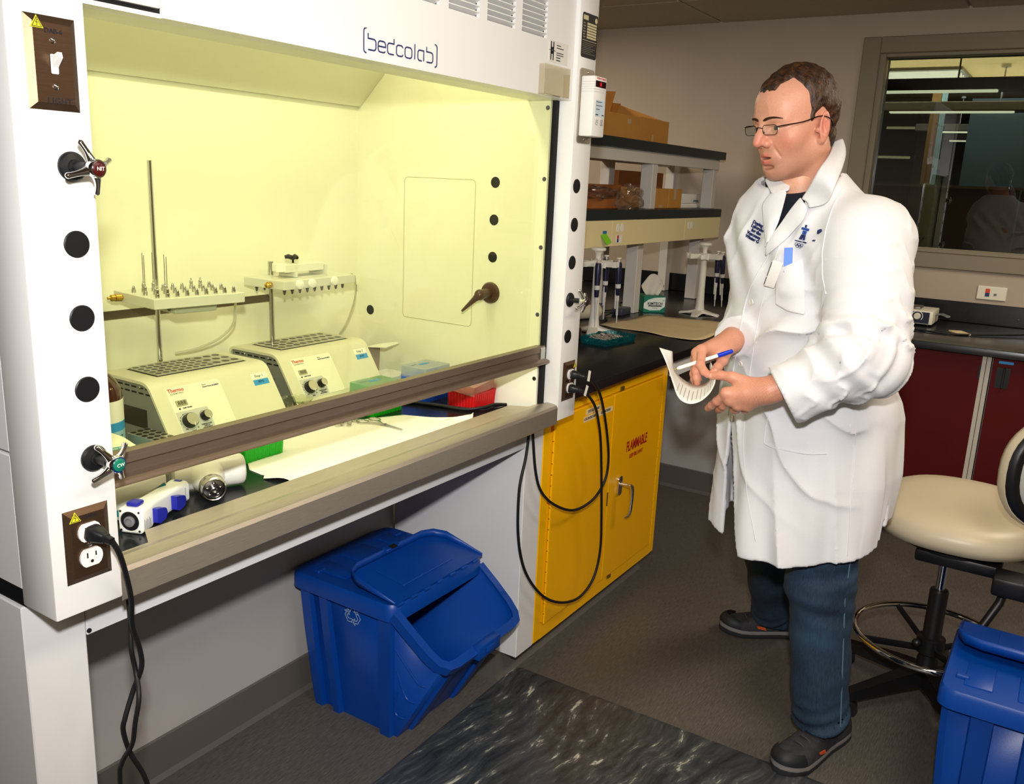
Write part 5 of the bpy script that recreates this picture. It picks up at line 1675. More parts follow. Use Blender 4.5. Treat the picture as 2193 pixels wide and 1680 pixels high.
# ================================================================== DRAFTING STOOL
M('stool_vinyl', (196, 184, 158), 0.38, var=0.02, vscale=6, bump=0.03, bscale=120)
M('stool_black', (16, 16, 19), 0.4)
st = thing('lab_stool', 'beige vinyl swivel stool with a chrome foot ring on castors', 'stool', (2.10, -0.952, 0))
SX, SY = 2.205, -0.965
rings = []
for z, s in ((0.532, 0.55), (0.536, 0.80), (0.552, 0.95), (0.575, 1.0), (0.598, 0.99), (0.616, 0.94), (0.628, 0.84), (0.633, 0.65), (0.631, 0.4), (0.628, 0.12)):
    row = []
    for k in range(40):
        a = 2 * PI * k / 40
        e = 0.82
        cx, sy = math.copysign(abs(math.cos(a)) ** e, math.cos(a)), math.copysign(abs(math.sin(a)) ** e, math.sin(a))
        row.append((SX + 0.285 * s * cx, SY + 0.235 * s * sy, z))
    rings.append(row)
MB().loft(rings).build('seat', 'stool_vinyl', st, 80)
MB().loft([[(SX + 0.22 * math.cos(2 * PI * k / 30), SY + 0.18 * math.sin(2 * PI * k / 30), z) for k in range(30)] for z in (0.522, 0.535)]).build('seat_pan', 'stool_black', st)
MB().box((2.00, -1.10, 0.485), (2.20, -0.88, 0.522), 0.008).build('mechanism', 'stool_black', st)
MB().box((1.90, -1.175, 0.478), (1.99, -1.085, 0.530), 0.008).build('back_hinge', 'stool_black', st)
MB().tube([(1.97, -1.12, 0.497), (1.93, -1.11, 0.45), (1.905, -1.082, 0.385)], 0.0115, 12).build('lever', 'stool_black', st)
MB().cyl((2.10, -0.952, 0.36), (2.10, -0.952, 0.50), 0.0135, n=20).build('gas_rod', 'chrome', st)
MB().lathe([(0.030, 0.06), (0.030, 0.15), (0.026, 0.16), (0.026, 0.37), (0.024, 0.376), (0.014, 0.378)], (2.10, -0.952, 0), (0, 0, 1), 24).build('sleeve', 'stool_black', st)
RZ = 0.218
MB().tube([(2.10 + 0.215 * math.cos(2 * PI * k / 48), -0.952 + 0.215 * math.sin(2 * PI * k / 48), RZ) for k in range(48)], 0.0095, 12, closed=True).build('foot_ring', 'chrome', st)
MB().lathe([(0.034, 0), (0.040, 0.004), (0.040, 0.05), (0.034, 0.054)], (2.10, -0.952, 0.17), (0, 0, 1), 24).build('ring_hub', 'stool_black', st)
for k in range(4):
    a = math.radians(35 + 90 * k)
    MB().tube([(2.10 + 0.03 * math.cos(a), -0.952 + 0.03 * math.sin(a), 0.185), (2.10 + 0.21 * math.cos(a), -0.952 + 0.21 * math.sin(a), RZ - 0.006)], 0.011, 8, sq=(0.6, 1.0)).build('ring_spoke', 'stool_black', st)
MB().ell((2.10 + 0.05 * math.cos(2.4), -0.952 + 0.05 * math.sin(2.4), 0.205), 0.014, 12, 8).build('ring_knob', 'stool_black', st)
for k in range(5):
    a = math.radians(139.6 + 72 * k)
    d = Vector((math.cos(a), math.sin(a), 0)); n_ = Vector((-d.y, d.x, 0))
    c0 = Vector((2.10, -0.952, 0))
    rr = []
    for s, w_, zt, zb in ((0.0, 0.030, 0.125, 0.075), (0.10, 0.026, 0.112, 0.07), (0.22, 0.022, 0.088, 0.058), (0.272, 0.020, 0.078, 0.052), (0.285, 0.014, 0.072, 0.056)):
        p = c0 + d * s
        rr.append([p + n_ * w_ + Vector((0, 0, zb)), p + n_ * w_ * 0.75 + Vector((0, 0, zt)), p - n_ * w_ * 0.75 + Vector((0, 0, zt)), p - n_ * w_ + Vector((0, 0, zb))])
    lg = MB().loft(rr).build('leg', 'stool_black', st, 35)
    e = c0 + d * 0.265
    cs = MB().cyl(e + Vector((0, 0, 0.03)), e + Vector((0, 0, 0.056)), 0.008, n=10)
    for s in (-1, 1):
        ax = (n_ * 0.8 + d * 0.6).normalized()
        cs.cyl(e + ax * (0.006 * s) + Vector((0, 0, 0.026)), e + ax * (0.02 * s) + Vector((0, 0, 0.026)), 0.026, n=20)
    cs.build('castor', 'stool_black', lg)
# backrest: oval pad, black channel, back shell
bn = Vector((-0.80, -0.60, 0.02)).normalized()
bt_ = Vector((0, 0, 1)).cross(bn).normalized()     # horizontal
bu = bn.cross(bt_)
bc_ = Vector((1.985, -1.225, 0.825))
def oval(o, hw, hh, n=40):
    return [bc_ + bn * o + bt_ * hw * math.copysign(abs(math.cos(2 * PI * k / n)) ** 0.85, math.cos(2 * PI * k / n)) + bu * hh * math.copysign(abs(math.sin(2 * PI * k / n)) ** 0.85, math.sin(2 * PI * k / n)) for k in range(n)]
MB().loft([oval(-0.055, 0.10, 0.09), oval(-0.05, 0.16, 0.13), oval(-0.035, 0.19, 0.155), oval(-0.012, 0.20, 0.162), oval(0.004, 0.195, 0.158)]).build('backrest', 'stool_vinyl', st, 70)
MB().loft([oval(0.004, 0.193, 0.156), oval(0.016, 0.186, 0.150), oval(0.020, 0.176, 0.142), oval(0.016, 0.160, 0.128)]).build('back_channel', 'stool_black', st, 50)
MB().loft([oval(0.014, 0.165, 0.133), oval(0.026, 0.155, 0.125), oval(0.032, 0.12, 0.095), oval(0.034, 0.03, 0.02)]).build('back_shell', M('stool_shell', (168, 166, 160), 0.45), st, 60)
MB().tube([bc_ + bn * 0.036 - bu * 0.05, bc_ + bn * 0.045 - bu * 0.17, bc_ + bn * 0.02 - bu * 0.28, Vector((1.985, -1.14, 0.50))], 0.014, 10, sq=(1.4, 0.6)).build('back_bar', 'stool_black', st)

# ================================================================== REAGENT SHELF
M('shelf_black', (30, 40, 42), 0.4)
M('shelf_white', (206, 202, 194), 0.5)
M('raceway_cream', (232, 218, 168), 0.5)
sh = thing('reagent_shelf', 'two-tier reagent shelf with dark boards on white posts on the bench', 'shelf', (3.2, 0.74, 0.909))
MB().box((1.95, 0.53, 1.652), (4.045, 0.95, 1.692), 0.002, 1).build('top_board', 'shelf_black', sh)
MB().box((1.95, 0.53, 1.355), (4.055, 0.95, 1.397), 0.002, 1).build('middle_board', 'shelf_black', sh)
for xp in (2.41, 3.196, 3.976):
    MB().box((xp, 0.565, 1.398), (xp + 0.053, 0.625, 1.651), 0.002, 1).build('upper_post', 'shelf_white', sh)
    MB().box((xp - 0.02, 0.60, 0.909), (xp + 0.04, 0.66, 1.354), 0.002, 1).build('lower_post', 'shelf_white', sh)
for xp in (2.55, 3.36, 4.17):
    MB().box((xp, 0.87, 0.909), (xp + 0.06, 0.92, 1.651), 0.002, 1).build('rear_post', 'shelf_white', sh)
MB().box((2.0, 0.556, 1.60), (4.028, 0.576, 1.651), 0.001, 1).build('front_rail', 'shelf_white', sh)
MB().box((2.0, 0.90, 1.61), (4.17, 0.915, 1.651)).build('rear_rail', 'shelf_white', sh)
for i_, (xa, xb) in enumerate(((1.95, 2.752), (2.755, 3.556), (3.559, 4.052))):
    po = MB().box((xa, 0.532, 1.246), (xb, 0.60, 1.354), 0.001, 1).build('raceway', 'raceway_cream', sh)
    if i_ == 1:
        for xo in (2.807, 2.848):
            MB().prism(rect_path(0.026, 0.036, 0.012, 4), 0, 0.002, on_y(xo, 0.5318, 1.321)).build('receptacle', 'white_plastic', po)
        MB().box((2.798, 0.5305, 1.259), (2.852, 0.5318, 1.292)).build('data_plate', 'white_plastic', po)
        MB().box((2.803, 0.5295, 1.276), (2.818, 0.5304, 1.291)).build('data_port', M('port_red', (196, 60, 40), 0.5), po)
        MB().box((2.803, 0.5295, 1.261), (2.818, 0.5304, 1.275)).build('data_port', M('port_blue', (36, 48, 110), 0.5), po)
    if i_ == 2:
        for xo in (3.608, 3.646):
            MB().prism(rect_path(0.026, 0.036, 0.012, 4), 0, 0.002, on_y(xo, 0.5318, 1.318)).build('receptacle', 'white_plastic', po)
    if i_ == 0:
        MB().box((2.668, 0.5305, 1.300), (2.704, 0.5316, 1.312)).build('tape_label', M('tape_dull', (40, 116, 168), 0.5), po)
tag(MB().add([(2.650, 0.5295, 1.296), (2.699, 0.5295, 1.300), (2.724, 0.515, 1.266), (2.678, 0.512, 1.256), (2.650, 0.5312, 1.296), (2.699, 0.5312, 1.300), (2.724, 0.517, 1.266), (2.678, 0.514, 1.256)],
             [(0, 1, 2, 3), (7, 6, 5, 4), (0, 4, 5, 1), (1, 5, 6, 2), (2, 6, 7, 3), (3, 7, 4, 0)]).build('sticky_note', M('note_green', (126, 208, 30), 0.6), None, 0), 'lime green sticky note hanging from blue tape on the cream raceway', 'note')

# boxes on the shelf
M('cardboard', (196, 138, 62), 0.8, var=0.06, vscale=9)
M('cardboard_dark', (160, 96, 44), 0.8, var=0.06, vscale=9)
G_ = 'cardboard boxes on the reagent shelf'
def carton(name, label, a, b, mat, tape=None, open_=None):
    t = thing(name, label, 'box', ((a[0] + b[0]) / 2, (a[1] + b[1]) / 2, a[2]), group=G_)
    if open_:
        w = 0.004
        MB().box(a, (b[0], a[1] + w, b[2])).box((a[0], b[1] - w, a[2]), b).box((a[0], a[1] + w, a[2]), (a[0] + w, b[1] - w, b[2])).box((b[0] - w, a[1] + w, a[2]), (b[0], b[1] - w, b[2])).box((a[0] + w, a[1] + w, a[2]), (b[0] - w, b[1] - w, a[2] + w)).build('walls', mat, t, 0)
        for fl_ in open_:
            n = len(fl_)
            v = [Vector(p) for p in fl_]
            nn = (v[1] - v[0]).cross(v[2] - v[0]).normalized() * 0.003
            vs = v + [p + nn for p in v]
            fs = [tuple(range(n)), tuple(range(2 * n - 1, n - 1, -1))] + [(i, (i + 1) % n, n + (i + 1) % n, n + i) for i in range(n)]
            MB().add(vs, fs).build('flap', mat, t, 0)
    else:
        MB().box(a, b, 0.002, 1).build('walls', mat, t)
    if tape:
        MB().box((tape[0], a[1] - 0.001, tape[1]), (tape[2], a[1] - 0.0002, tape[3])).build('tape', M('packing_tape', (196, 170, 130), 0.2, coat=0.5), t)
    return t


carton('cardboard_box', 'low open cardboard box on the top shelf, against the hood post', (2.62, 0.60, 1.693), (3.092, 0.88, 1.795), 'cardboard', (2.97, 1.76, 3.0, 1.78),
       [[(2.78, 0.78, 1.79), (3.05, 0.74, 1.79), (3.03, 0.70, 1.90), (2.745, 0.74, 1.878)]])
carton('cardboard_box', 'taller open cardboard box on the top shelf with raised flaps', (3.095, 0.60, 1.693), (3.415, 0.90, 1.799), 'cardboard', (3.23, 1.694, 3.245, 1.73),
       [[(3.12, 0.895, 1.80), (3.41, 0.895, 1.80), (3.41, 0.86, 1.885), (3.13, 0.86, 1.872)], [(3.413, 0.62, 1.80), (3.413, 0.89, 1.80), (3.404, 0.87, 1.88)]])
tx = bpy.data.objects
lab_b = MB().box((2.835, 0.6975, 1.862), (2.935, 0.699, 1.888))
carton('cardboard_box', 'long brown carton on the middle shelf under the plastic bag', (2.45, 0.60, 1.398), (2.965, 0.80, 1.440), 'cardboard_dark')
carton('cardboard_box', 'small brown carton beside the white shelf post, left one of the pair', (3.352, 0.62, 1.398), (3.522, 0.80, 1.492), 'cardboard', (3.42, 1.40, 3.46, 1.412))
carton('cardboard_box', 'small brown carton with tape, right one of the pair beside the white device', (3.532, 0.62, 1.398), (3.698, 0.80, 1.492), 'cardboard', (3.595, 1.44, 3.625, 1.492))
carton('cardboard_box', 'dark brown carton standing at the back of the middle shelf', (3.43, 0.852, 1.398), (3.98, 0.90, 1.572), 'cardboard_dark')
carton('cardboard_box', 'flat brown carton behind the plastic bag on the middle shelf', (2.98, 0.815, 1.398), (3.40, 0.86, 1.500), 'cardboard_dark')
dv2 = thing('white_device', 'low white instrument box on the middle shelf at its right end', 'device', (3.93, 0.7, 1.42))
MB().box((3.765, 0.655, 1.4215), (4.05, 0.84, 1.470), 0.004).build('case', 'white_plastic', dv2)
text('lettering', 'OPTICON', 0.016, 'ink_blue', dv2, (3.985, 0.6542, 1.432), bold=0.0004)
tag(MB().box((3.72, 0.645, 1.398), (4.05, 0.85, 1.408), 0.001, 1).box((3.73, 0.65, 1.4085), (4.04, 0.845, 1.4205), 0.001, 1).build('paper_stack', 'paper_white'), 'stack of white papers under the white device', 'papers')
glassy('film_bag', (244, 238, 230), refl=2.2, milk=0.07, milk_rgb=(226, 212, 196), rough=0.08)
bg = crumple((2.74, 0.62, 1.462), 0.17, 0.06, 0.026, 5, 30, 16, 0.4)
bg2 = crumple((2.945, 0.55, 1.448), 0.125, 0.028, 0.048, 9, 30, 18, 0.45)
bg.add(bg2.v, bg2.f)
tag(bg.build('plastic_bag', 'film_bag', None, 22), 'crumpled clear plastic bag hanging over the dark middle shelf', 'bag')

# ================================================================== ON THE BENCH
ZB = 0.9085
# pipette stands and pipettes
M('stand_white', (224, 220, 208), 0.4)
M('pipette_blue', (26, 28, 58), 0.35)
M('pipette_tip_grey', (206, 206, 202), 0.4)
def pipette_proto():
    t = thing('pipette', 'x', 'pipette', (0, 0, 0), 0, 'pipettes hanging on the stands', local=True)
    rr = []
    for z, w, d in ((0.0, 0.0105, 0.0105), (-0.012, 0.0135, 0.013), (-0.05, 0.0125, 0.0125), (-0.10, 0.0105, 0.0105), (-0.13, 0.0095, 0.0095), (-0.135, 0.007, 0.007)):
        rr.append([(w * math.cos(2 * PI * k / 16), d * math.sin(2 * PI * k / 16), z) for k in range(16)])
    h = MB().loft(rr).build('handle', 'pipette_blue', t, 50)
    MB().box((-0.024, -0.004, -0.004), (-0.008, 0.004, 0.004), 0.002).build('finger_hook', 'pipette_blue', t)
    MB().lathe([(0.0032, 0), (0.0032, 0.012), (0.010, 0.013), (0.0105, 0.016), (0.010, 0.018), (0.001, 0.0185)], (0, 0, 0), (0, 0, 1), 16).build('plunger', 'stand_white', t)
    MB().lathe([(0.0112, -0.088), (0.0116, -0.088), (0.0112, -0.105), (0.011, -0.105)], (0, 0, 0), (0, 0, 1), 16).build('volume_window', 'pipette_tip_grey', t)
    MB().lathe([(0.0068, -0.134), (0.0068, -0.155), (0.0050, -0.158), (0.0046, -0.215), (0.0030, -0.218), (0.0022, -0.245), (0.0012, -0.25)], (0, 0, 0), (0, 0, 1), 14).build('shaft', 'pipette_tip_grey', t)
    MB().box((-0.011, -0.003, -0.19), (-0.006, 0.003, -0.11), 0.001, 1).build('ejector', 'pipette_tip_grey', t)
    return t


def stand(label, x, y, rz, zr=1.190):
    t = thing('pipette_stand', label, 'pipette stand', (x, y, ZB), rz, 'pipette stands on the bench', local=True)
    H = zr - ZB
    MB().lathe([(0.026, 0.012), (0.0225, 0.03), (0.019, 0.06), (0.0165, 0.12), (0.0155, H - 0.02), (0.017, H + 0.012)], (0, 0, 0), (0, 0, 1), 24).build('column', 'stand_white', t, 50)
    for k in range(4):
        a = k * PI / 2
        rr = []
        for s, w, zt, zb in ((0.0, 0.026, 0.03, 0.006), (0.03, 0.024, 0.022, 0.010), (0.06, 0.021, 0.014, 0.006), (0.088, 0.018, 0.010, 0.0), (0.096, 0.014, 0.008, 0.0)):
            c = Vector((math.cos(a), math.sin(a), 0)); n_ = Vector((-c.y, c.x, 0))
            p = c * s
            rr.append([p + n_ * w + Vector((0, 0, zb)), p + n_ * w * 0.8 + Vector((0, 0, zt)), p - n_ * w * 0.8 + Vector((0, 0, zt)), p - n_ * w + Vector((0, 0, zb))])
        MB().loft(rr).build('foot', 'stand_white', t, 40)
    # carousel ring with six cradles
    MB().lathe([(0.018, -0.012), (0.03, -0.013), (0.03, 0.012), (0.018, 0.014)], (0, 0, H), (0, 0, 1), 24).build('hub', 'stand_white', t)
    for k in range(6):
        a = k * PI / 3 + 0.3
        c = Vector((math.cos(a), math.sin(a), 0)); n_ = Vector((-c.y, c.x, 0))
        MB().prism([(0.026, -0.011), (0.068, -0.011), (0.068, -0.018), (0.086, -0.018), (0.086, -0.010), (0.076, -0.0105), (0.074, 0.0), (0.076, 0.0105), (0.086, 0.010), (0.086, 0.018), (0.068, 0.018), (0.068, 0.011), (0.026, 0.011)], -0.012, 0.010,
                   Matrix(((c.x, n_.x, 0, 0), (c.y, n_.y, 0, 0), (0, 0, 1, H), (0, 0, 0, 1)))).build('cradle', 'stand_white', t, 30)
    MB().lathe([(0.012, 0.012), (0.010, 0.022), (0.0125, 0.036), (0.020, 0.046), (0.023, 0.050), (0.030, 0.051), (0.031, 0.056), (0.030, 0.061), (0.022, 0.064), (0.001, 0.0655)], (0, 0, H), (0, 0, 1), 26).build('cap', 'stand_white', t)
    return t


stand('white pipette stand at the hood post, its base beside the teal tray', 2.555, 0.487, 0.35)
stand('white pipette stand farther back beside the lab coat', 3.40, 0.358, 0.1)
pip = pipette_proto()
pip_spots = [((2.553, 0.487), 0.086, -150, 1.198, 'blue pipette nearest to the hood post on the left stand'),
             ((2.553, 0.487), 0.086, -58, 1.198, 'blue pipette at the front right of the left stand'),
             ((2.553, 0.487), 0.084, 2, 1.200, 'blue pipette at the back right of the left stand'),
             ((3.40, 0.358), 0.086, -78, 1.198, 'blue pipette hanging slanted at the far right of the right stand'),
             ((3.40, 0.358), 0.086, -28, 1.196, 'blue pipette close to the column of the right stand')]
for k, (c, r, a, z, lab) in enumerate(pip_spots):
    p = pip if k == 0 else dup(pip)
    a = math.radians(a)
    p.location = (c[0] + r * math.cos(a), c[1] + r * math.sin(a), z)
    tilt = 0.10 if k == 3 else 0.03
    p.rotation_euler = (tilt if k == 3 else 0.0, -tilt, a + (0.0 if k != 3 else 0.4))
    p['label'] = lab

# tissue box
kx = thing('tissue_box', 'green and white box of lab wipes with a tissue pulled up', 'tissue box', (3.33, 0.578, ZB), math.radians(38), local=True)
M('wipe_green', (0, 120, 92), 0.5)
M('wipe_white', (226, 236, 228), 0.5)
W2, D2, H2 = 0.105, 0.115, 0.078
# local -x faces the hood/camera side; front is -x
MB().box((-D2 / 2, -W2 / 2, 0), (D2 / 2, W2 / 2, H2), 0.001, 1).build('carton', 'wipe_green', kx)
def kx_front(px_, pz):
    return Matrix(((0, 0, -1, -D2 / 2 - 0.0003), (-1, 0, 0, 0), (0, 1, 0, 0), (0, 0, 0, 1)))
kf = kx_front(0, 0)
MB().prism([(-0.052, 0.045), (-0.03, 0.062), (0.0, 0.072), (0.052, 0.075), (0.052, 0.030), (0.028, 0.012), (-0.02, 0.010), (-0.052, 0.020)], 0, 0.0004, kf).build('printed_swash', 'wipe_white', kx, 0)
MB().prism([(-0.030, 0.0295), (0.036, 0.0295), (0.036, 0.0345), (-0.030, 0.0345)], 0.0005, 0.0008, kf).build('print_bar', 'ink', kx, 0)
text('lettering', 'KIMTECH', 0.019, 'ink', kx, kf @ Vector((0.003, 0.0425, 0.0006)), kf.to_3x3(), bold=0.0005, sx=0.92)
text('lettering', 'Science', 0.009, 'wipe_green', kx, kf @ Vector((0.003, 0.0225, 0.0006)), kf.to_3x3())
text('lettering', 'x1', 0.012, 'wipe_green', kx, kf @ Vector((0.044, 0.060, 0.0006)), kf.to_3x3())
kr = Matrix(((1, 0, 0, 0), (0, 0, -1, -W2 / 2 - 0.0003), (0, 1, 0, 0), (0, 0, 0, 1)))
MB().prism([(-0.03, 0.012), (-0.012, 0.006), (0.004, 0.030), (-0.022, 0.034)], 0, 0.0004, kr).build('printed_swash', 'wipe_white', kx, 0)
text('lettering', '280', 0.013, 'wipe_white', kx, kr @ Vector((-0.018, 0.057, 0.0004)), kr.to_3x3(), bold=0.0003)
text('lettering', 'wipes', 0.010, 'wipe_white', kx, kr @ Vector((-0.018, 0.046, 0.0004)), kr.to_3x3())
tr_ = []
r_ = random.Random(2)
for k in range(13):
    v = k / 12
    row = []
    for i in range(15):
        u = i / 14
        w = 0.030 + 0.028 * math.sin(min(1, v * 1.25) * PI * 0.62)
        row.append((0.006 * math.sin(u * 9 + v * 3) + 0.010 * (v - 0.3) , (u - 0.5) * 2 * w * (1 - 0.35 * max(0, v - 0.75) * 4 * abs(u - 0.4)), H2 + 0.092 * v * (1 - 0.12 * math.cos(u * 5 + 1) - (0.25 * (u - 0.55) ** 2 * 4 if v > 0.6 else 0))))
    tr_.append(row)
ts = MB().grid(tr_).build('tissue', M('tissue_white', (214, 208, 196), 0.85), kx, 80)
so = ts.modifiers.new('thickness', 'SOLIDIFY'); so.thickness = 0.0008

# brown paper sheet
M('kraft_sheet', (226, 204, 160), 0.75, var=0.04, vscale=10)
edge_b = [(2.727, 0.542), (2.921, 0.535), (3.081, 0.517), (3.181, 0.503), (3.152, 0.437), (3.225, 0.283), (3.148, 0.111), (3.028, 0.078), (2.86, 0.080), (2.658, 0.083), (2.67, 0.2), (2.684, 0.317)]
cen = Vector((2.93, 0.30))
rows = []
for j in range(8):
    s = j / 7
    row = []
    P_ = smoothpath([(x, y, 0) for x, y in edge_b] + [(edge_b[0][0], edge_b[0][1], 0)], 4)[:-1]
    for i, p in enumerate(P_):
        q = cen.lerp(Vector((p.x, p.y)), s)
        row.append((q.x, q.y, ZB + 0.0012 + 0.006 * s ** 4 * (0.5 + 0.5 * math.sin(i * 0.9)) + 0.0015 * math.sin(q.x * 30) ** 2))
    rows.append(row)
ks = MB().grid(rows, True).build('paper_sheet', 'kraft_sheet', None, 60)
so = ks.modifiers.new('thickness', 'SOLIDIFY'); so.thickness = 0.0006; so.offset = 1
tag(ks, 'tan paper sheet spread on the bench top beside the lab coat', 'paper')

# teal tray of clear tips
te = thing('tip_tray', 'translucent teal tray filled with loose clear tips', 'tray', (2.39, 0.335, ZB), 0.0, local=True)
glassy('teal_clear', (60, 170, 180), refl=1.6, milk=0.30, milk_rgb=(20, 130, 140), rough=0.1)
glassy('tip_clear', (236, 230, 220), refl=2.0, milk=0.5, milk_rgb=(226, 216, 200), rough=0.2)
oo = rib_outline(0.215, 0.118, 0.004, 16, 9, 0.0015)
MB().loft([[(p[0] * 0.96, p[1] * 0.94, 0) for p in oo], [(p[0], p[1], 0.028) for p in oo]], caps=False).build('wall', 'teal_clear', te, 20)
MB().box((-0.103, -0.055, 0.0), (0.103, 0.055, 0.003)).build('bottom', 'teal_clear', te)
MB().box((0.02, -0.055, 0.003), (0.022, 0.055, 0.022)).build('divider', 'teal_clear', te)
r_ = random.Random(8)
tipm = MB()
for k in range(220):
    left = k % 3 != 0
    c = Vector((r_.uniform(-0.097, 0.012) if left else r_.uniform(0.03, 0.097), r_.uniform(-0.05, 0.05), 0.006 + (0.022 if left else 0.010) * r_.random()))
    d = Vector((r_.uniform(-1, 1), r_.uniform(-1, 1), r_.uniform(-0.5, 0.5))).normalized()
    tipm.cyl(c - d * 0.009, c + d * 0.009, 0.0022, 0.0008, n=6, caps=False)
tipm.build('loose_tips', 'tip_clear', te, 40)['kind'] = 'stuff'
te.rotation_euler = (0, 0, -0.10)

# roll, adaptor, cables, dark puck on the bench
rl = thing('paper_roll', 'beige paper roll lying behind the left pipette stand', 'roll', (2.80, 0.70, ZB))
MB().lathe([(0.010, 0), (0.030, 0), (0.0305, 0.003), (0.0305, 0.222), (0.030, 0.225), (0.010, 0.225)], (2.70, 0.715, ZB + 0.031), Vector((1, -0.25, 0)), 26).build('roll', M('roll_beige', (200, 190, 168), 0.7), rl)
MB().lathe([(0.0095, -0.001), (0.0098, 0.226), (0.008, 0.226), (0.008, -0.001)], (2.70, 0.715, ZB + 0.031), Vector((1, -0.25, 0)), 20).build('core', 'cardboard_dark', rl)
ad = thing('power_adaptor', 'dark grey power adaptor brick with its lead, before the tissue box', 'adaptor', (3.09, 0.62, ZB))
MB().box((3.05, 0.60, ZB), (3.15, 0.655, ZB + 0.034), 0.006).build('brick', M('adaptor_grey', (58, 60, 72), 0.4), ad)
MB().tube(smoothpath([(3.05, 0.63, ZB + 0.016), (3.01, 0.635, ZB + 0.014), (2.96, 0.64, ZB + 0.006), (2.90, 0.60, ZB + 0.005), (2.84, 0.585, ZB + 0.005), (2.78, 0.60, ZB + 0.005)], 5), 0.0035, 8).build('lead', 'black_rubber', ad)
MB().tube(smoothpath([(3.15, 0.63, ZB + 0.016), (3.20, 0.62, ZB + 0.01), (3.26, 0.66, ZB + 0.012), (3.30, 0.70, ZB + 0.03), (3.25, 0.71, ZB + 0.03), (3.20, 0.68, ZB + 0.015), (3.17, 0.70, ZB + 0.006), (3.05, 0.73, ZB + 0.006), (2.95, 0.70, ZB + 0.006)], 5), 0.004, 8).build('lead', 'black_rubber', ad)
tag(MB().lathe([(0.030, 0), (0.033, 0.004), (0.033, 0.040), (0.028, 0.046), (0.001, 0.047)], (2.36, 0.475, ZB), (0, 0, 1), 24).build('dark_pot', M('dark_brown', (40, 30, 26), 0.4)), 'small dark pot at the foot of the left pipette stand', 'pot')

# ---- far bench: hot plate, cable, card, wall outlet
hp_ = thing('hot_plate', 'small cream hot plate with a navy control panel on the far bench', 'hot plate', (4.02, -0.50, ZB))
MB().box((3.93, -0.600, ZB + 0.008), (4.13, -0.36, ZB + 0.072), 0.004).build('case', 'cream_plastic', hp_)
MB().box((3.928, -0.585, ZB + 0.012), (3.9305, -0.37, ZB + 0.066)).build('panel', M('navy', (22, 24, 52), 0.4), hp_)
MB().lathe([(0.016, 0), (0.016, 0.01), (0.013, 0.014), (0.001, 0.014)], (3.928, -0.532, ZB + 0.045), (-1, 0, 0), 20).build('knob', 'cream_plastic', hp_)
ribbon([(arc(0, 0, 0.024, -40, 220, 16), False)], 0.003, on_x(3.9276, -0.532, ZB + 0.045)).build('dial_ring', 'paper_white', hp_, 0)
text('lettering', 'Hot Plate', 0.012, 'paper_white', hp_, (3.9275, -0.50, ZB + 0.018), '-x')
for ya in (-0.535, -0.455):
    MB().box((3.98, ya, ZB + 0.072), (4.09, ya + 0.06, ZB + 0.082), 0.003).build('plate_block', 'dark_steel', hp_)
MB().tube([(4.02, -0.600, ZB + 0.05), (4.02, -0.63, ZB + 0.054), (3.97, -0.66, ZB + 0.052)], 0.009, 10, sq=(1.4, 0.6)).build('lever', 'grey_plastic', hp_)
for (xx_, yy_) in ((3.95, -0.58), (3.95, -0.38), (4.11, -0.58), (4.11, -0.38)):
    MB().cyl((xx_, yy_, ZB), (xx_, yy_, ZB + 0.009), 0.008, n=10).build('foot', 'black_rubber', hp_)
tag(MB().tube(smoothpath([(3.78, -0.40, ZB + 0.005), (3.74, -0.55, ZB + 0.005), (3.74, -0.72, ZB + 0.005), (3.84, -0.86, ZB + 0.006), (3.98, -1.0, ZB + 0.01), (4.1, -1.1, ZB + 0.03), (4.16, -1.25, ZB + 0.05)], 6), 0.0045, 8).build('bench_cable', 'black_rubber'), 'black cable trailing along the far bench top', 'cable')
tag(MB().box((-0.05, -0.03, 0), (0.05, 0.03, 0.008), 0.002, 1).xf(Matrix.Translation((3.80, -0.735, ZB + 0.001)) @ Matrix.Rotation(0.5, 4, 'Z')).build('card', 'kraft_sheet'), 'small tan card lying by the cable on the far bench', 'card')
wo = thing('wall_outlet', 'cream wall plate with red and blue data ports below the window', 'outlet', (XW, -0.80, 1.063))
MB().box((XW - 0.010, -0.868, 1.030), (XW - 0.001, -0.740, 1.096), 0.002, 1).build('plate', 'cream_plastic', wo)
MB().box((XW - 0.0125, -0.795, 1.064), (XW - 0.0101, -0.776, 1.084)).build('red_port', M('port_orange', (214, 70, 36), 0.5), wo)
MB().box((XW - 0.0125, -0.795, 1.046), (XW - 0.0101, -0.776, 1.0635)).build('blue_port', 'port_blue', wo)
MB().box((XW - 0.0125, -0.826, 1.052), (XW - 0.0101, -0.814, 1.063)).build('dark_port', 'dark_steel', wo)

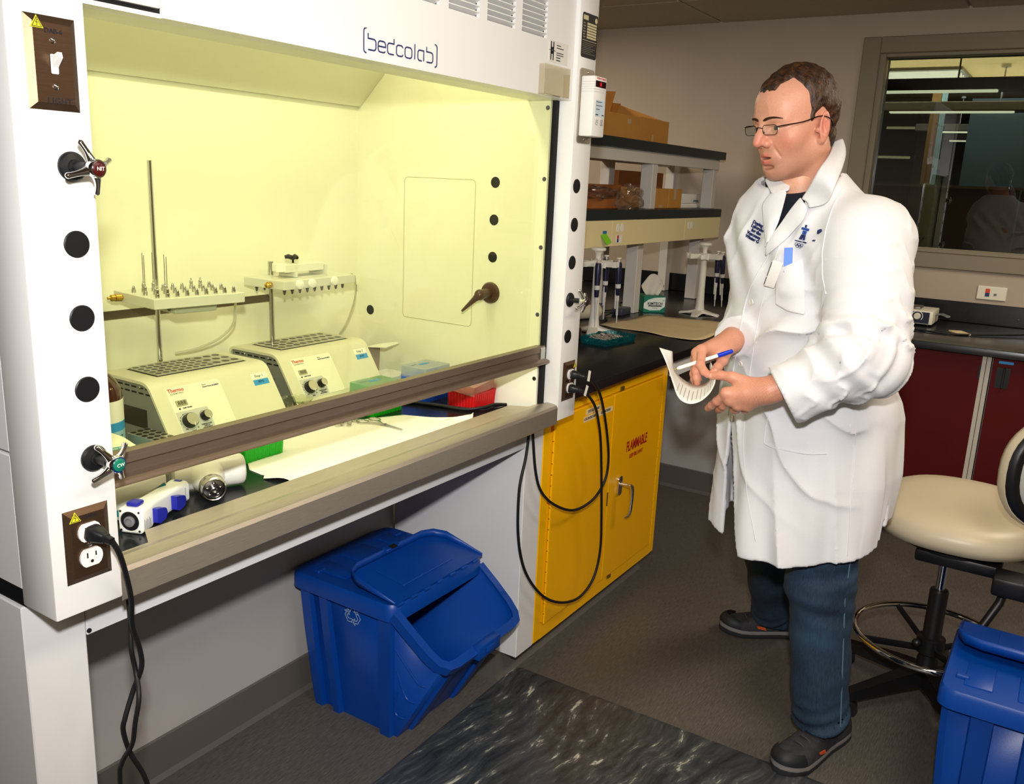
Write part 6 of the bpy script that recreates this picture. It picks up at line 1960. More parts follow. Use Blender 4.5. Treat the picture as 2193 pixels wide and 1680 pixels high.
# ================================================================== THE PERSON (signed-distance modelling, meshed with surface nets)
class Field:
    def __init__(self, lo, hi, h):
        self.lo = np.array(lo, np.float32); self.h = np.float32(h)
        n = np.ceil((np.array(hi) - np.array(lo)) / h).astype(int) + 1
        self.ax = [self.lo[i] + self.h * np.arange(n[i], dtype=np.float32) for i in range(3)]
        self.F = np.full(n, 1.0, np.float32)

    def grid(self):
        return self.ax[0][:, None, None], self.ax[1][None, :, None], self.ax[2][None, None, :]

    def box(self, lo, hi):
        sl = []
        for i in range(3):
            a = int(np.clip(math.floor((lo[i] - self.lo[i]) / self.h), 0, len(self.ax[i]) - 1))
            b = int(np.clip(math.ceil((hi[i] - self.lo[i]) / self.h) + 1, a + 1, len(self.ax[i])))
            sl.append(slice(a, b))
        sl = tuple(sl)
        X = self.ax[0][sl[0]][:, None, None]; Y = self.ax[1][sl[1]][None, :, None]; Z = self.ax[2][sl[2]][None, None, :]
        return sl, X, Y, Z

    def put(self, sl, d, k, op):
        G = self.F[sl]
        if op == 'u':
            if k > 0:
                hh = np.maximum(k - np.abs(G - d), 0) / k
                G[...] = np.minimum(G, d) - hh * hh * k * 0.25
            else:
                G[...] = np.minimum(G, d)
        else:
            d = -d
            if k > 0:
                hh = np.maximum(k - np.abs(G - d), 0) / k
                G[...] = np.maximum(G, d) + hh * hh * k * 0.25
            else:
                G[...] = np.maximum(G, d)

    def cap(self, a, b, ra, rb=None, k=0.01, op='u'):
        rb = ra if rb is None else rb
        a = np.array(a, np.float32); b = np.array(b, np.float32)
        m = max(ra, rb) + 2 * k + 3 * float(self.h)
        sl, X, Y, Z = self.box(np.minimum(a, b) - m, np.maximum(a, b) + m)
        ab = b - a
        t = ((X - a[0]) * ab[0] + (Y - a[1]) * ab[1] + (Z - a[2]) * ab[2]) / max(1e-9, float(ab @ ab))
        t = np.clip(t, 0, 1)
        d = np.sqrt((X - a[0] - t * ab[0]) ** 2 + (Y - a[1] - t * ab[1]) ** 2 + (Z - a[2] - t * ab[2]) ** 2) - (ra + (rb - ra) * t)
        self.put(sl, d, k, op)

    def ell(self, c, r, k=0.01, op='u', rot=None):
        m = max(r) + 2 * k + 3 * float(self.h)
        c = np.array(c, np.float32)
        sl, X, Y, Z = self.box(c - m, c + m)
        X, Y, Z = X - c[0], Y - c[1], Z - c[2]
        if rot is not None:
            q = rot
            X, Y, Z = (q[0][0] * X + q[0][1] * Y + q[0][2] * Z, q[1][0] * X + q[1][1] * Y + q[1][2] * Z, q[2][0] * X + q[2][1] * Y + q[2][2] * Z)
        k0 = np.sqrt((X / r[0]) ** 2 + (Y / r[1]) ** 2 + (Z / r[2]) ** 2)
        k1 = np.sqrt((X / r[0] ** 2) ** 2 + (Y / r[1] ** 2) ** 2 + (Z / r[2] ** 2) ** 2)
        self.put(sl, k0 * (k0 - 1) / np.maximum(k1, 1e-6), k, op)

    def sph(self, c, r, k=0.01, op='u'):
        self.cap(c, c, r, r, k, op)

    def mesh(self):
        F = self.F
        S = F < 0
        nx, ny, nz = F.shape
        cnt = np.zeros((nx - 1, ny - 1, nz - 1), np.uint8)
        for a in (0, 1):
            for b in (0, 1):
                for c in (0, 1):
                    cnt += S[a:nx - 1 + a, b:ny - 1 + b, c:nz - 1 + c]
        idx = np.argwhere((cnt > 0) & (cnt < 8))
        vid = np.full((nx - 1, ny - 1, nz - 1), -1, np.int32)
        vid[idx[:, 0], idx[:, 1], idx[:, 2]] = np.arange(len(idx), dtype=np.int32)
        cor = np.array([(a, b, c) for a in (0, 1) for b in (0, 1) for c in (0, 1)])
        vals = np.stack([F[idx[:, 0] + o[0], idx[:, 1] + o[1], idx[:, 2] + o[2]] for o in cor], 1)
        P = np.zeros((len(idx), 3), np.float32); W = np.zeros((len(idx), 1), np.float32)
        for i in range(8):
            for j in range(i + 1, 8):
                if np.abs(cor[i] - cor[j]).sum() == 1:
                    fa, fb = vals[:, i], vals[:, j]
                    mk = (fa < 0) != (fb < 0)
                    t = np.where(mk, fa / np.where(mk, fa - fb, 1), 0)[:, None]
                    q = cor[i][None, :] + t * (cor[j] - cor[i])[None, :]
                    P += np.where(mk[:, None], q, 0); W += mk[:, None]
        P = (P / W + idx) * self.h + self.lo
        quads = []
        for axn in range(3):
            sl0 = [slice(None)] * 3; sl1 = [slice(None)] * 3
            sl0[axn] = slice(0, -1); sl1[axn] = slice(1, None)
            A, B = S[tuple(sl0)], S[tuple(sl1)]
            e = np.argwhere(A != B)
            u, v = [(1, 2), (2, 0), (0, 1)][axn]
            lim = F.shape
            ok = (e[:, u] > 0) & (e[:, v] > 0) & (e[:, u] < lim[u] - 1) & (e[:, v] < lim[v] - 1)
            e = e[ok]
            fl = A[e[:, 0], e[:, 1], e[:, 2]]
            c = []
            for du, dv in ((-1, -1), (0, -1), (0, 0), (-1, 0)):
                q = e.copy(); q[:, u] += du; q[:, v] += dv
                c.append(vid[q[:, 0], q[:, 1], q[:, 2]])
            Q = np.stack(c, 1)
            Q[~fl] = Q[~fl][:, ::-1]
            quads.append(Q)
        Q = np.concatenate(quads)
        return P.astype(np.float64), Q[(Q >= 0).all(1)]


def np_mesh(name, P, Q, mat, parent, col=None, smooth=True):
    me = bpy.data.meshes.new(name)
    off = np.array(parent_offset(parent))
    me.vertices.add(len(P))
    me.vertices.foreach_set('co', (P - off).astype(np.float32).ravel())
    me.loops.add(len(Q) * 4)
    me.loops.foreach_set('vertex_index', Q.astype(np.int32).ravel())
    me.polygons.add(len(Q))
    me.polygons.foreach_set('loop_start', np.arange(0, len(Q) * 4, 4, dtype=np.int32))
    me.polygons.foreach_set('loop_total', np.full(len(Q), 4, np.int32))
    me.polygons.foreach_set('use_smooth', np.full(len(Q), smooth))
    me.update(calc_edges=True)
    me.validate()
    if col is not None:
        at = me.color_attributes.new('Col', 'FLOAT_COLOR', 'POINT')
        at.data.foreach_set('color', np.concatenate([col, np.ones((len(col), 1))], 1).astype(np.float32).ravel())
    me.materials.append(MATS[mat])
    o = bpy.data.objects.new(name, me)
    COL.objects.link(o)
    o.parent = parent
    return o


def parent_offset(p):
    if p is None:
        return (0, 0, 0)
    while p.parent is not None:
        p = p.parent
    return tuple(p.location)


def poly_sdf(X, Z, pts):
    """signed distance to a polygon in 2D (arrays broadcast)"""
    pts = np.array(pts, np.float32)
    d = np.full(np.broadcast(X, Z).shape, 1e9, np.float32)
    s = np.ones_like(d)
    n = len(pts)
    j = n - 1
    for i in range(n):
        e = pts[j] - pts[i]
        wx, wz = X - pts[i][0], Z - pts[i][1]
        t = np.clip((wx * e[0] + wz * e[1]) / float(e @ e), 0, 1)
        d = np.minimum(d, (wx - e[0] * t) ** 2 + (wz - e[1] * t) ** 2)
        c1 = (Z >= pts[i][1]); c2 = (Z < pts[j][1]); c3 = (e[0] * wz > e[1] * wx)
        fl = (c1 & c2 & c3) | (~c1 & ~c2 & ~c3)
        s = np.where(fl, -s, s)
        j = i
    return s * np.sqrt(d)


L_ = dict(wrist=(1.3425, -0.5960, 1.0600), palm=(1.3329, -0.5503, 1.0496), cmc=(1.3359, -0.5601, 1.0706), tm=(1.3288, -0.5097, 1.0791), ti=(1.3319, -0.4817, 1.0786), tt=(1.3327, -0.4602, 1.0740), im=(1.3159, -0.5058, 1.0429), ip=(1.3236, -0.4819, 1.0172), it=(1.3450, -0.4547, 0.9911), mm=(1.3213, -0.5134, 1.0265), mp=(1.3374, -0.4940, 1.0065), mt=(1.3632, -0.4752, 0.9866), rm=(1.3313, -0.5302, 1.0152), rp=(1.3533, -0.5165, 0.9983), rt=(1.3832, -0.5151, 0.9910), pm=(1.3391, -0.5509, 1.0152), pp=(1.3596, -0.5401, 1.0002), pt=(1.3865, -0.5384, 0.9968))
R_ = dict(wrist=(1.5011, -0.4405, 1.1309), palm=(1.4370, -0.4246, 1.1125), cmc=(1.4500, -0.4465, 1.1092), tm=(1.4116, -0.4547, 1.0950), ti=(1.3728, -0.4590, 1.0878), tt=(1.3449, -0.4596, 1.0810), im=(1.3907, -0.4102, 1.1204), ip=(1.3515, -0.4234, 1.0925), idp=(1.3382, -0.4391, 1.0800), it=(1.3334, -0.4507, 1.0746), mm=(1.3927, -0.3973, 1.1102), mp=(1.3606, -0.4112, 1.0732), mt=(1.3620, -0.4158, 1.0449), rm=(1.4099, -0.3897, 1.0950), rp=(1.3867, -0.3962, 1.0597), rt=(1.3891, -0.4000, 1.0365), pm=(1.4305, -0.3901, 1.0837), pp=(1.4164, -0.3920, 1.0578), pt=(1.4174, -0.4005, 1.0424))
X_ = dict(lelb=(1.4058, -0.8001, 1.1505), lcuff=(1.3617, -0.6176, 1.0470), lw2=(1.3353, -0.5893, 1.0635), relb=(1.7959, -0.4396, 1.1282), rcuff=(1.5266, -0.4356, 1.1389), pen0=(1.3249, -0.3717, 1.0773), pen1=(1.4178, -0.4763, 1.1237), pcap=(1.3932, -0.4494, 1.1090))
SLIP_A = [(1.2774, -0.3464, 1.1326), (1.2694, -0.365, 1.1096), (1.2604, -0.3814, 1.0878), (1.2502, -0.3987, 1.0601), (1.2414, -0.4189, 1.0306), (1.2463, -0.442, 1.0194), (1.266, -0.461, 1.0234), (1.2968, -0.4716, 1.0384), (1.3234, -0.4732, 1.0586), (1.3375, -0.4675, 1.0744), (1.3431, -0.4594, 1.0891)]
SLIP_B = [(1.3076, -0.3676, 1.1224), (1.3147, -0.3677, 1.1011), (1.3221, -0.3692, 1.0774), (1.3352, -0.3759, 1.0626), (1.346, -0.3883, 1.0501), (1.3557, -0.408, 1.0401), (1.3637, -0.4295, 1.0434), (1.3638, -0.4446, 1.0561), (1.3632, -0.4466, 1.0726), (1.3641, -0.4413, 1.0876), (1.3681, -0.4421, 1.0996)]

HB3 = np.array([[-0.8262, 0.5443, -0.1456], [-0.5511, -0.8344, 0.0085], [-0.1169, 0.0873, 0.9893]])
H0 = np.array([1.5667, -0.5263, 1.6463])
HS = 1.02
PF = np.array([-0.80, 0.60, 0.0]); PL = np.array([-0.60, -0.80, 0.0])


def head_to_world(P):
    return H0 + HS * (P @ HB3)


def vertex_skin(name):
    m = bpy.data.materials.new(name)
    m.use_nodes = True
    nt = m.node_tree
    b = nt.nodes['Principled BSDF']
    vc = nt.nodes.new('ShaderNodeVertexColor'); vc.layer_name = 'Col'
    n = nt.nodes.new('ShaderNodeTexNoise'); n.inputs['Scale'].default_value = 260; n.inputs['Detail'].default_value = 4
    tc = nt.nodes.new('ShaderNodeTexCoord')
    nt.links.new(tc.outputs['Object'], n.inputs['Vector'])
    mr = nt.nodes.new('ShaderNodeMapRange'); mr.inputs[3].default_value = 0.86; mr.inputs[4].default_value = 1.10
    nt.links.new(n.outputs['Fac'], mr.inputs[0])
    mx = nt.nodes.new('ShaderNodeVectorMath'); mx.operation = 'SCALE'
    nt.links.new(vc.outputs[0], mx.inputs[0]); nt.links.new(mr.outputs[0], mx.inputs['Scale'])
    nt.links.new(mx.outputs[0], b.inputs['Base Color'])
    b.inputs['Roughness'].default_value = 0.48
    b.inputs['Subsurface Weight'].default_value = 0.12
    b.inputs['Subsurface Radius'].default_value = (0.010, 0.004, 0.002)
    b.inputs['Subsurface Scale'].default_value = 0.5
    bp = nt.nodes.new('ShaderNodeBump'); bp.inputs['Strength'].default_value = 0.12; bp.inputs['Distance'].default_value = 0.002
    nt.links.new(n.outputs['Fac'], bp.inputs['Height']); nt.links.new(bp.outputs[0], b.inputs['Normal'])
    MATS[name] = m


vertex_skin('skin')


def gauss(P, c, s):
    s = np.array(s if isinstance(s, (tuple, list)) else (s, s, s))
    return np.exp(-(((P - np.array(c)) / s) ** 2).sum(1))


def build_head():
    H = Field((-0.135, -0.10, -0.235), (0.142, 0.10, 0.158), 0.0018)
    H.ell((-0.002, 0, 0.046), (0.094, 0.075, 0.088), 0)
    H.ell((0.030, 0, -0.008), (0.063, 0.062, 0.080), 0.03)
    H.ell((0.040, 0, 0.058), (0.056, 0.058, 0.052), 0.03)
    H.ell((0.038, 0, -0.056), (0.044, 0.045, 0.042), 0.03)
    for s in (-1, 1):
        H.cap((-0.008, s * 0.056, -0.040), (0.056, s * 0.021, -0.087), 0.018, 0.015, 0.028)
        H.sph((0.054, s * 0.046, -0.014), 0.020, 0.03)
        H.cap((0.0870, s * 0.014, 0.0290), (0.0725, s * 0.046, 0.0280), 0.0105, 0.009, 0.016)
    H.sph((0.0680, 0, -0.088), 0.0170, 0.02)
    H.cap((-0.020, 0, -0.045), (-0.054, 0, -0.225), 0.059, 0.066, 0.03)
    H.sph((0.008, 0, -0.145), 0.016, 0.03)
    for s in (-1, 1):                                   # eye sockets and lids
        H.ell((0.1005, s * 0.031, 0.0105), (0.0165, 0.0165, 0.0095), 0.012, 's')
        H.sph((0.0765, s * 0.0315, 0.0105), 0.0143, 0.005)
        H.ell((0.0945, s * 0.0325, 0.0092), (0.0130, 0.0140, 0.0050), 0.002, 's')
    # nose
    H.cap((0.0925, 0, 0.0265), (0.1075, 0, -0.0080), 0.0086, 0.0090, 0.014)
    H.cap((0.1075, 0, -0.0080), (0.1140, 0, -0.0205), 0.0088, 0.0102, 0.010)
    for s in (-1, 1):
        H.sph((0.0985, s * 0.0128, -0.0240), 0.0082, 0.009)
        H.ell((0.1045, s * 0.0066, -0.0330), (0.005, 0.0034, 0.0034), 0.003, 's')
        H.cap((0.091, s * 0.024, -0.030), (0.076, s * 0.034, -0.054), 0.0010, 0.0006, 0.006, 's')
    # mouth, a little open
    H.ell((0.076, 0, -0.056), (0.0155, 0.026, 0.018), 0.012)
    for s in (-1, 1):
        H.cap((0.0895, 0, -0.0490), (0.0790, s * 0.0215, -0.0555), 0.0050, 0.0034, 0.005)
        H.cap((0.0880, 0, -0.0645), (0.0785, s * 0.0190, -0.0580), 0.0064, 0.0040, 0.005)
    H.ell((0.0925, 0, -0.0565), (0.0130, 0.0170, 0.0026), 0.003, 's')
    H.ell((0.083, 0, -0.0775), (0.008, 0.016, 0.0042), 0.008, 's')
    # ears
    ca, sa = math.cos(0.22), math.sin(0.22)
    for s in (-1, 1):
        rot = ((ca, 0.30 * s, sa), (-0.30 * s, 1, 0), (-sa, 0, ca))
        H.ell((-0.011, s * 0.0790, 0.003), (0.0200, 0.0072, 0.0340), 0.004, 'u', rot)
        H.sph((-0.003, s * 0.0755, -0.0270), 0.0088, 0.006)
        H.ell((-0.0080, s * 0.0870, 0.0055), (0.0128, 0.0078, 0.0230), 0.004, 's', rot)
        H.cap((-0.011, s * 0.083, 0.018), (-0.012, s * 0.082, -0.010), 0.0026, 0.0026, 0.004)
        H.sph((0.0065, s * 0.0765, -0.004), 0.0058, 0.005)
    P, Q = H.mesh()
    # colours of the skin itself
    base = np.array(lin((212, 152, 126))); red = np.array(lin((206, 104, 88))); lip = np.array(lin((200, 92, 84)))
    stub = np.array(lin((160, 112, 92))); dark = np.array(lin((70, 26, 22)))
    c = np.repeat(base[None, :], len(P), 0)
    def mixc(c, col, w):
        w = np.clip(w, 0, 1)[:, None]
        return c * (1 - w) + col[None, :] * w
    A = P * np.array([1, 1, 1]); Ab = P.copy(); Ab[:, 1] = np.abs(Ab[:, 1])
    c = mixc(c, red, 0.55 * gauss(Ab, (0.066, 0.044, -0.02), 0.024) + 0.6 * gauss(A, (0.114, 0, -0.021), 0.017) + 0.55 * gauss(Ab, (-0.01, 0.083, 0.004), (0.022, 0.012, 0.034)))
    jaw = 1 / (1 + np.exp((P[:, 2] + 0.040 - 0.25 * (0.03 - P[:, 0])) / 0.008)) * 1 / (1 + np.exp(-(P[:, 2] + 0.150) / 0.01)) * 1 / (1 + np.exp(-(P[:, 0] - 0.012) / 0.008))
    must = gauss(Ab, (0.090, 0.012, -0.040), (0.012, 0.016, 0.006))
    c = mixc(c, stub, 0.55 * jaw + 0.35 * must)
    c = mixc(c, lip, 0.95 * gauss(A, (0.0915, 0, -0.0500), (0.010, 0.016, 0.0042)) + 0.95 * gauss(A, (0.0915, 0, -0.0650), (0.010, 0.015, 0.0050)))
    c = mixc(c, dark, 1.0 * gauss(A, (0.0830, 0, -0.0565), (0.0075, 0.015, 0.0022)))
    return head_to_world(P), Q, c


def build_hand(Hd, elbow, side, lo, hi):
    h = Field(lo, hi, 0.0017)
    g = {k: np.array(v) for k, v in Hd.items()}
    w = g['wrist']
    e = np.array(elbow)
    s = 1.06
    h.cap(w + (e - w) * 0.55, w, 0.037, 0.0305, 0)
    for k, r0, r1 in (('im', 0.0165, 0.0125), ('mm', 0.0170, 0.0125), ('rm', 0.0165, 0.0120), ('pm', 0.0155, 0.0112)):
        h.cap(w * 0.75 + g[k] * 0.25, g[k], r0 * s, r1 * s, 0.016)
    h.cap(w, g['palm'], 0.0235, 0.0190, 0.02)
    h.cap(w * 0.6 + g['cmc'] * 0.4, g['tm'], 0.0165, 0.0128, 0.014)
    h.cap(g['tm'], g['ti'], 0.0118, 0.0108, 0.006)
    h.cap(g['ti'], g['tt'], 0.0108, 0.0088, 0.005)
    for f, r0, r1, r2 in (('i', 0.0114, 0.0100, 0.0082), ('m', 0.0116, 0.0102, 0.0084), ('r', 0.0110, 0.0097, 0.0080), ('p', 0.0100, 0.0088, 0.0072)):
        a, b, c = g[f + 'm'], g[f + 'p'], g[f + 't']
        h.cap(a, b, r0, r1, 0.005)
        if f + 'dp' in g:
            h.cap(b, g[f + 'dp'], r1, r1 * 0.95, 0.003)
            h.cap(g[f + 'dp'], c, r1 * 0.95, r2, 0.003)
        else:
            n = (b - a) / np.linalg.norm(b - a)
            m_ = (b + c) / 2 + n * 0.003
            h.cap(b, m_, r1, r1 * 0.94, 0.003)
            h.cap(m_, c, r1 * 0.94, r2, 0.003)
        h.sph(b, r1 * 1.06, 0.003)
        h.sph(a + (a - g['palm']) * 0.02, r0 * 1.08, 0.006)
    P, Q = h.mesh()
    base = np.array(lin((214, 150, 122))); red = np.array(lin((206, 112, 94))); hair = np.array(lin((150, 96, 74)))
    c = np.repeat(base[None, :], len(P), 0)
    wr = np.zeros(len(P))
    for f in 'imrpt':
        for q in ([f + 'm', f + 'p', f + 't'] if f != 't' else ['tm', 'ti', 'tt']):
            wr += 0.45 * gauss(P, g[q], 0.011)
    wr = np.clip(wr, 0, 0.6)[:, None]
    c = c * (1 - wr) + red * wr
    d = np.linalg.norm(P - w, axis=1)
    arm = np.clip(1 - d / 0.075, 0, 1) * (0.65 if side == 'L' else 0.5)
    arm = (arm * (0.6 + 0.4 * np.sin(P[:, 0] * 900 + 700 * P[:, 2]) * np.sin(P[:, 1] * 800 + 5)))[:, None]
    c = c * (1 - arm) + hair * arm
    return P, Q, c


def build_trunk():
    """body under the clothes, so that skin, neck and wrists belong to one figure"""
    T = Field((1.2, -0.95, 0.05), (2.35, -0.22, 1.56), 0.010)
    T.cap((1.625, -0.560, 1.42), (1.68, -0.588, 1.25), 0.060, 0.10, 0)
    T.cap((1.67, -0.585, 1.25), (1.71, -0.60, 0.97), 0.125, 0.13, 0.06)
    T.cap((1.545, -0.67, 1.41), (1.665, -0.47, 1.41), 0.045, 0.045, 0.03)
    T.cap((1.606, -0.551, 1.42), (1.590, -0.542, 1.53), 0.058, 0.055, 0.02)
    for a, b, c in (((1.53, -0.705, 1.41), (1.42, -0.775, 1.15), L_['wrist']), ((1.675, -0.445, 1.41), (1.745, -0.415, 1.165), R_['wrist'])):
        T.cap(a, b, 0.05, 0.042, 0.04)
        T.cap(b, np.array(b) * 0.1 + np.array(c) * 0.9, 0.042, 0.028, 0.02)
    for a, b, c in (((1.65, -0.68, 0.93), (1.645, -0.705, 0.50), (1.665, -0.745, 0.10)), ((1.77, -0.53, 0.93), (1.97, -0.46, 0.50), (2.225, -0.455, 0.10))):
        T.cap(a, b, 0.085, 0.058, 0.05)
        T.cap(b, c, 0.056, 0.040, 0.02)
    P, Q = T.mesh()
    return P, Q, np.repeat(np.array(lin((214, 160, 132)))[None, :], len(P), 0)


person = None
hp, hq, hc = build_head()
lp_, lq_, lc_ = build_hand(L_, (1.42, -0.775, 1.15), 'L', (1.24, -0.74, 0.95), (1.46, -0.42, 1.16))
rp_, rq_, rc_ = build_hand(R_, (1.745, -0.415, 1.165), 'R', (1.30, -0.52, 1.00), (1.66, -0.36, 1.18))
tp_, tq_, tc_ = build_trunk()
PP = np.concatenate([tp_, hp, lp_, rp_]); CC = np.concatenate([tc_, hc, lc_, rc_])
n1, n2, n3 = len(tp_), len(tp_) + len(hp), len(tp_) + len(hp) + len(lp_)
QQ = np.concatenate([tq_, hq + n1, lq_ + n2, rq_ + n3])
POFF = np.array((1.85, -0.6, 0.0))
person = np_mesh('person', PP - POFF, QQ, 'skin', None, CC)
person.location = POFF
tag(person, 'man in a white lab coat and jeans holding a pen and a curled paper slip', 'person')

# ---- eyes, brows, hair, glasses
def hw(p):
    return Vector(head_to_world(np.array([p], float))[0])


M('eye_white', (226, 220, 214), 0.15)
M('iris', (58, 66, 70), 0.15)
for s in (-1, 1):
    c = hw((0.0768, s * 0.0315, 0.0102))
    e = MB().ell(c, 0.0128, 20, 14).build('eye', 'eye_white', person, 80)
    gz = (hw((0.2, s * 0.0315 + 0.012, -0.012)) - c).normalized()
    MB().lathe([(0.0062, 0.01135), (0.0050, 0.01225), (0.0024, 0.01275)], c, gz, 18).build('iris', 'iris', e, 60)
    MB().lathe([(0.0026, 0.01270), (0.0016, 0.01300), (0.0005, 0.01305)], c, gz, 14).build('pupil', 'black_gap', e, 60)
M('hair_brown', (74, 42, 18), 0.5, var=0.55, vscale=150, rgb2=(26, 13, 7), bump=0.9, bscale=230, stretch=(1, 0.5, 0.3))
for s in (-1, 1):
    pts = [hw((0.1015, s * 0.009, 0.0270)), hw((0.1005, s * 0.020, 0.0308)), hw((0.0950, s * 0.035, 0.0325)), hw((0.0832, s * 0.0515, 0.0290))]
    MB().tube(smoothpath(pts, 4), [0.0030, 0.0042, 0.0048, 0.0050, 0.0050, 0.0048, 0.0046, 0.0042, 0.0038, 0.0033, 0.0028, 0.0022, 0.0012], 8, sq=(1.15, 0.6)).build('eyebrow', 'hair_brown', person, 60)
hr = Field((-0.125, -0.095, -0.10), (0.115, 0.095, 0.160), 0.0020)
Xh, Yh, Zh = hr.grid()
noise = 0.0008 * np.sin(260 * Yh + 90 * Xh + 40 * Zh) + 0.0009 * np.sin(170 * Yh - 140 * Xh + 3) * np.sin(120 * Zh + 60 * Xh) + 0.001 * np.sin(420 * Yh + 200 * Zh)
def ellf(c, r):
    x, y, z = Xh - c[0], Yh - c[1], Zh - c[2]
    k0 = np.sqrt((x / r[0]) ** 2 + (y / r[1]) ** 2 + (z / r[2]) ** 2)
    k1 = np.sqrt((x / r[0] ** 2) ** 2 + (y / r[1] ** 2) ** 2 + (z / r[2] ** 2) ** 2)
    return k0 * (k0 - 1) / np.maximum(k1, 1e-6)
shell = np.minimum(ellf((-0.004, 0, 0.048), (0.1010, 0.0830, 0.1000)), ellf((0.040, 0, 0.062), (0.0615, 0.0640, 0.0640)))
shell = np.minimum(shell, ellf((-0.026, 0, -0.012), (0.068, 0.066, 0.070))) + noise
X2, Z2 = Xh[:, 0, :], Zh[0]
X2 = hr.ax[0][:, None]; Z2 = hr.ax[2][None, :]
A = poly_sdf(X2, Z2, [(-0.13, -0.046), (-0.056, -0.056), (-0.044, -0.03), (-0.031, -0.008), (-0.029, 0.028), (-0.008, 0.042), (0.009, 0.030), (0.011, -0.022), (0.025, -0.020), (0.032, 0.018), (0.027, 0.046), (0.030, 0.080), (0.044, 0.108), (0.06, 0.17), (-0.13, 0.17)])[:, None, :]
B = poly_sdf(X2, Z2, [(0.03, 0.17), (0.120, 0.16), (0.112, 0.0800), (0.085, 0.0830), (0.066, 0.095), (0.03, 0.10)])[:, None, :]
B = np.maximum(B, np.abs(Yh + 0.004) - 0.046 + 0.45 * np.maximum(0, 0.108 - Zh))
reg = np.minimum(A, B)
shell = shell + 0.008 * np.exp(np.clip(reg, -0.2, 0.02) / 0.009)
kk = 0.010
hh_ = np.maximum(kk - np.abs(shell - reg), 0) / kk
hr.F[...] = np.maximum(shell, reg) + hh_ * hh_ * kk * 0.25
P, Q = hr.mesh()
np_mesh('hair', head_to_world(P) , Q, 'hair_brown', person)

M('wire_dark', (36, 34, 38), 0.25, 0.8)
glassy('lens', (240, 244, 246), refl=1.6)
gl = thing('glasses', 'thin dark wire glasses on the face', 'glasses', tuple(hw((0.105, 0, 0.0))))
gl.parent = None
for s in (-1, 1):
    rp2 = rect_path(0.044, 0.0215, 0.0085, 6)
    pts = []
    for (u, v) in rp2:
        yy = s * (0.0335) + u
        pts.append(hw((0.1075 - 0.0035 * (abs(yy) / 0.05) ** 2 + 0.10 * (v), yy, 0.0070 + v)))
    MB().tube(pts, 0.0007, 8, closed=True).build('rim', 'wire_dark', gl)
    cen_ = [p for p in pts]
    mbx = MB(); cpt = sum(pts, Vector()) / len(pts)
    mbx.add([cpt] + pts, [(0, i + 1, (i + 1) % len(pts) + 1) for i in range(len(pts))])
    mbx.build('lens', 'lens', gl, 60)
    MB().tube(smoothpath([hw((0.104, s * 0.0555, 0.0125)), hw((0.098, s * 0.0665, 0.0140)), hw((0.085, s * 0.0715, 0.015)), hw((0.045, s * 0.0760, 0.018)), hw((0.005, s * 0.0815, 0.026)), hw((-0.022, s * 0.0845, 0.018)), hw((-0.030, s * 0.084, 0.002))], 5), 0.0013, 8).build('temple', 'wire_dark', gl)
MB().tube(smoothpath([hw((0.1072, -0.0118, 0.0105)), hw((0.1095, 0, 0.0130)), hw((0.1072, 0.0118, 0.0105))], 5), 0.0010, 8).build('bridge', 'wire_dark', gl)
for s in (-1, 1):
    MB().tube([hw((0.1065, s * 0.0118, 0.005)), hw((0.1035, s * 0.0105, 0.002))], 0.0008, 6).ell(hw((0.1030, s * 0.0100, 0.001)), 0.0022, 8, 6).build('nose_pad', 'wire_dark', gl)

# ---- lab coat
#COATFN
def torso_axis(Z):
    ax_ = np.interp(Z, [0.5, 0.6, 0.95, 1.5, 1.7], [1.70, 1.70, 1.715, 1.60, 1.56])
    ay_ = np.interp(Z, [0.5, 0.6, 0.95, 1.5, 1.7], [-0.632, -0.628, -0.600, -0.550, -0.53])
    return ax_, ay_


def torso_local(X, Y, Z):
    """forward and left coordinates about the spine; the chest is twisted towards its left"""
    ax_, ay_ = torso_axis(Z)
    th = np.interp(Z, [0.9, 1.15, 1.4], [0.0, 0.12, 0.33])
    c, s = np.cos(th), np.sin(th)
    fx, fy = -0.8 * c - 0.6 * s, 0.6 * c - 0.8 * s
    lx, ly = -fy, fx
    dx, dy = X - ax_.astype(np.float32), Y - ay_.astype(np.float32)
    return dx * fx.astype(np.float32) + dy * fy.astype(np.float32), dx * lx.astype(np.float32) + dy * ly.astype(np.float32)


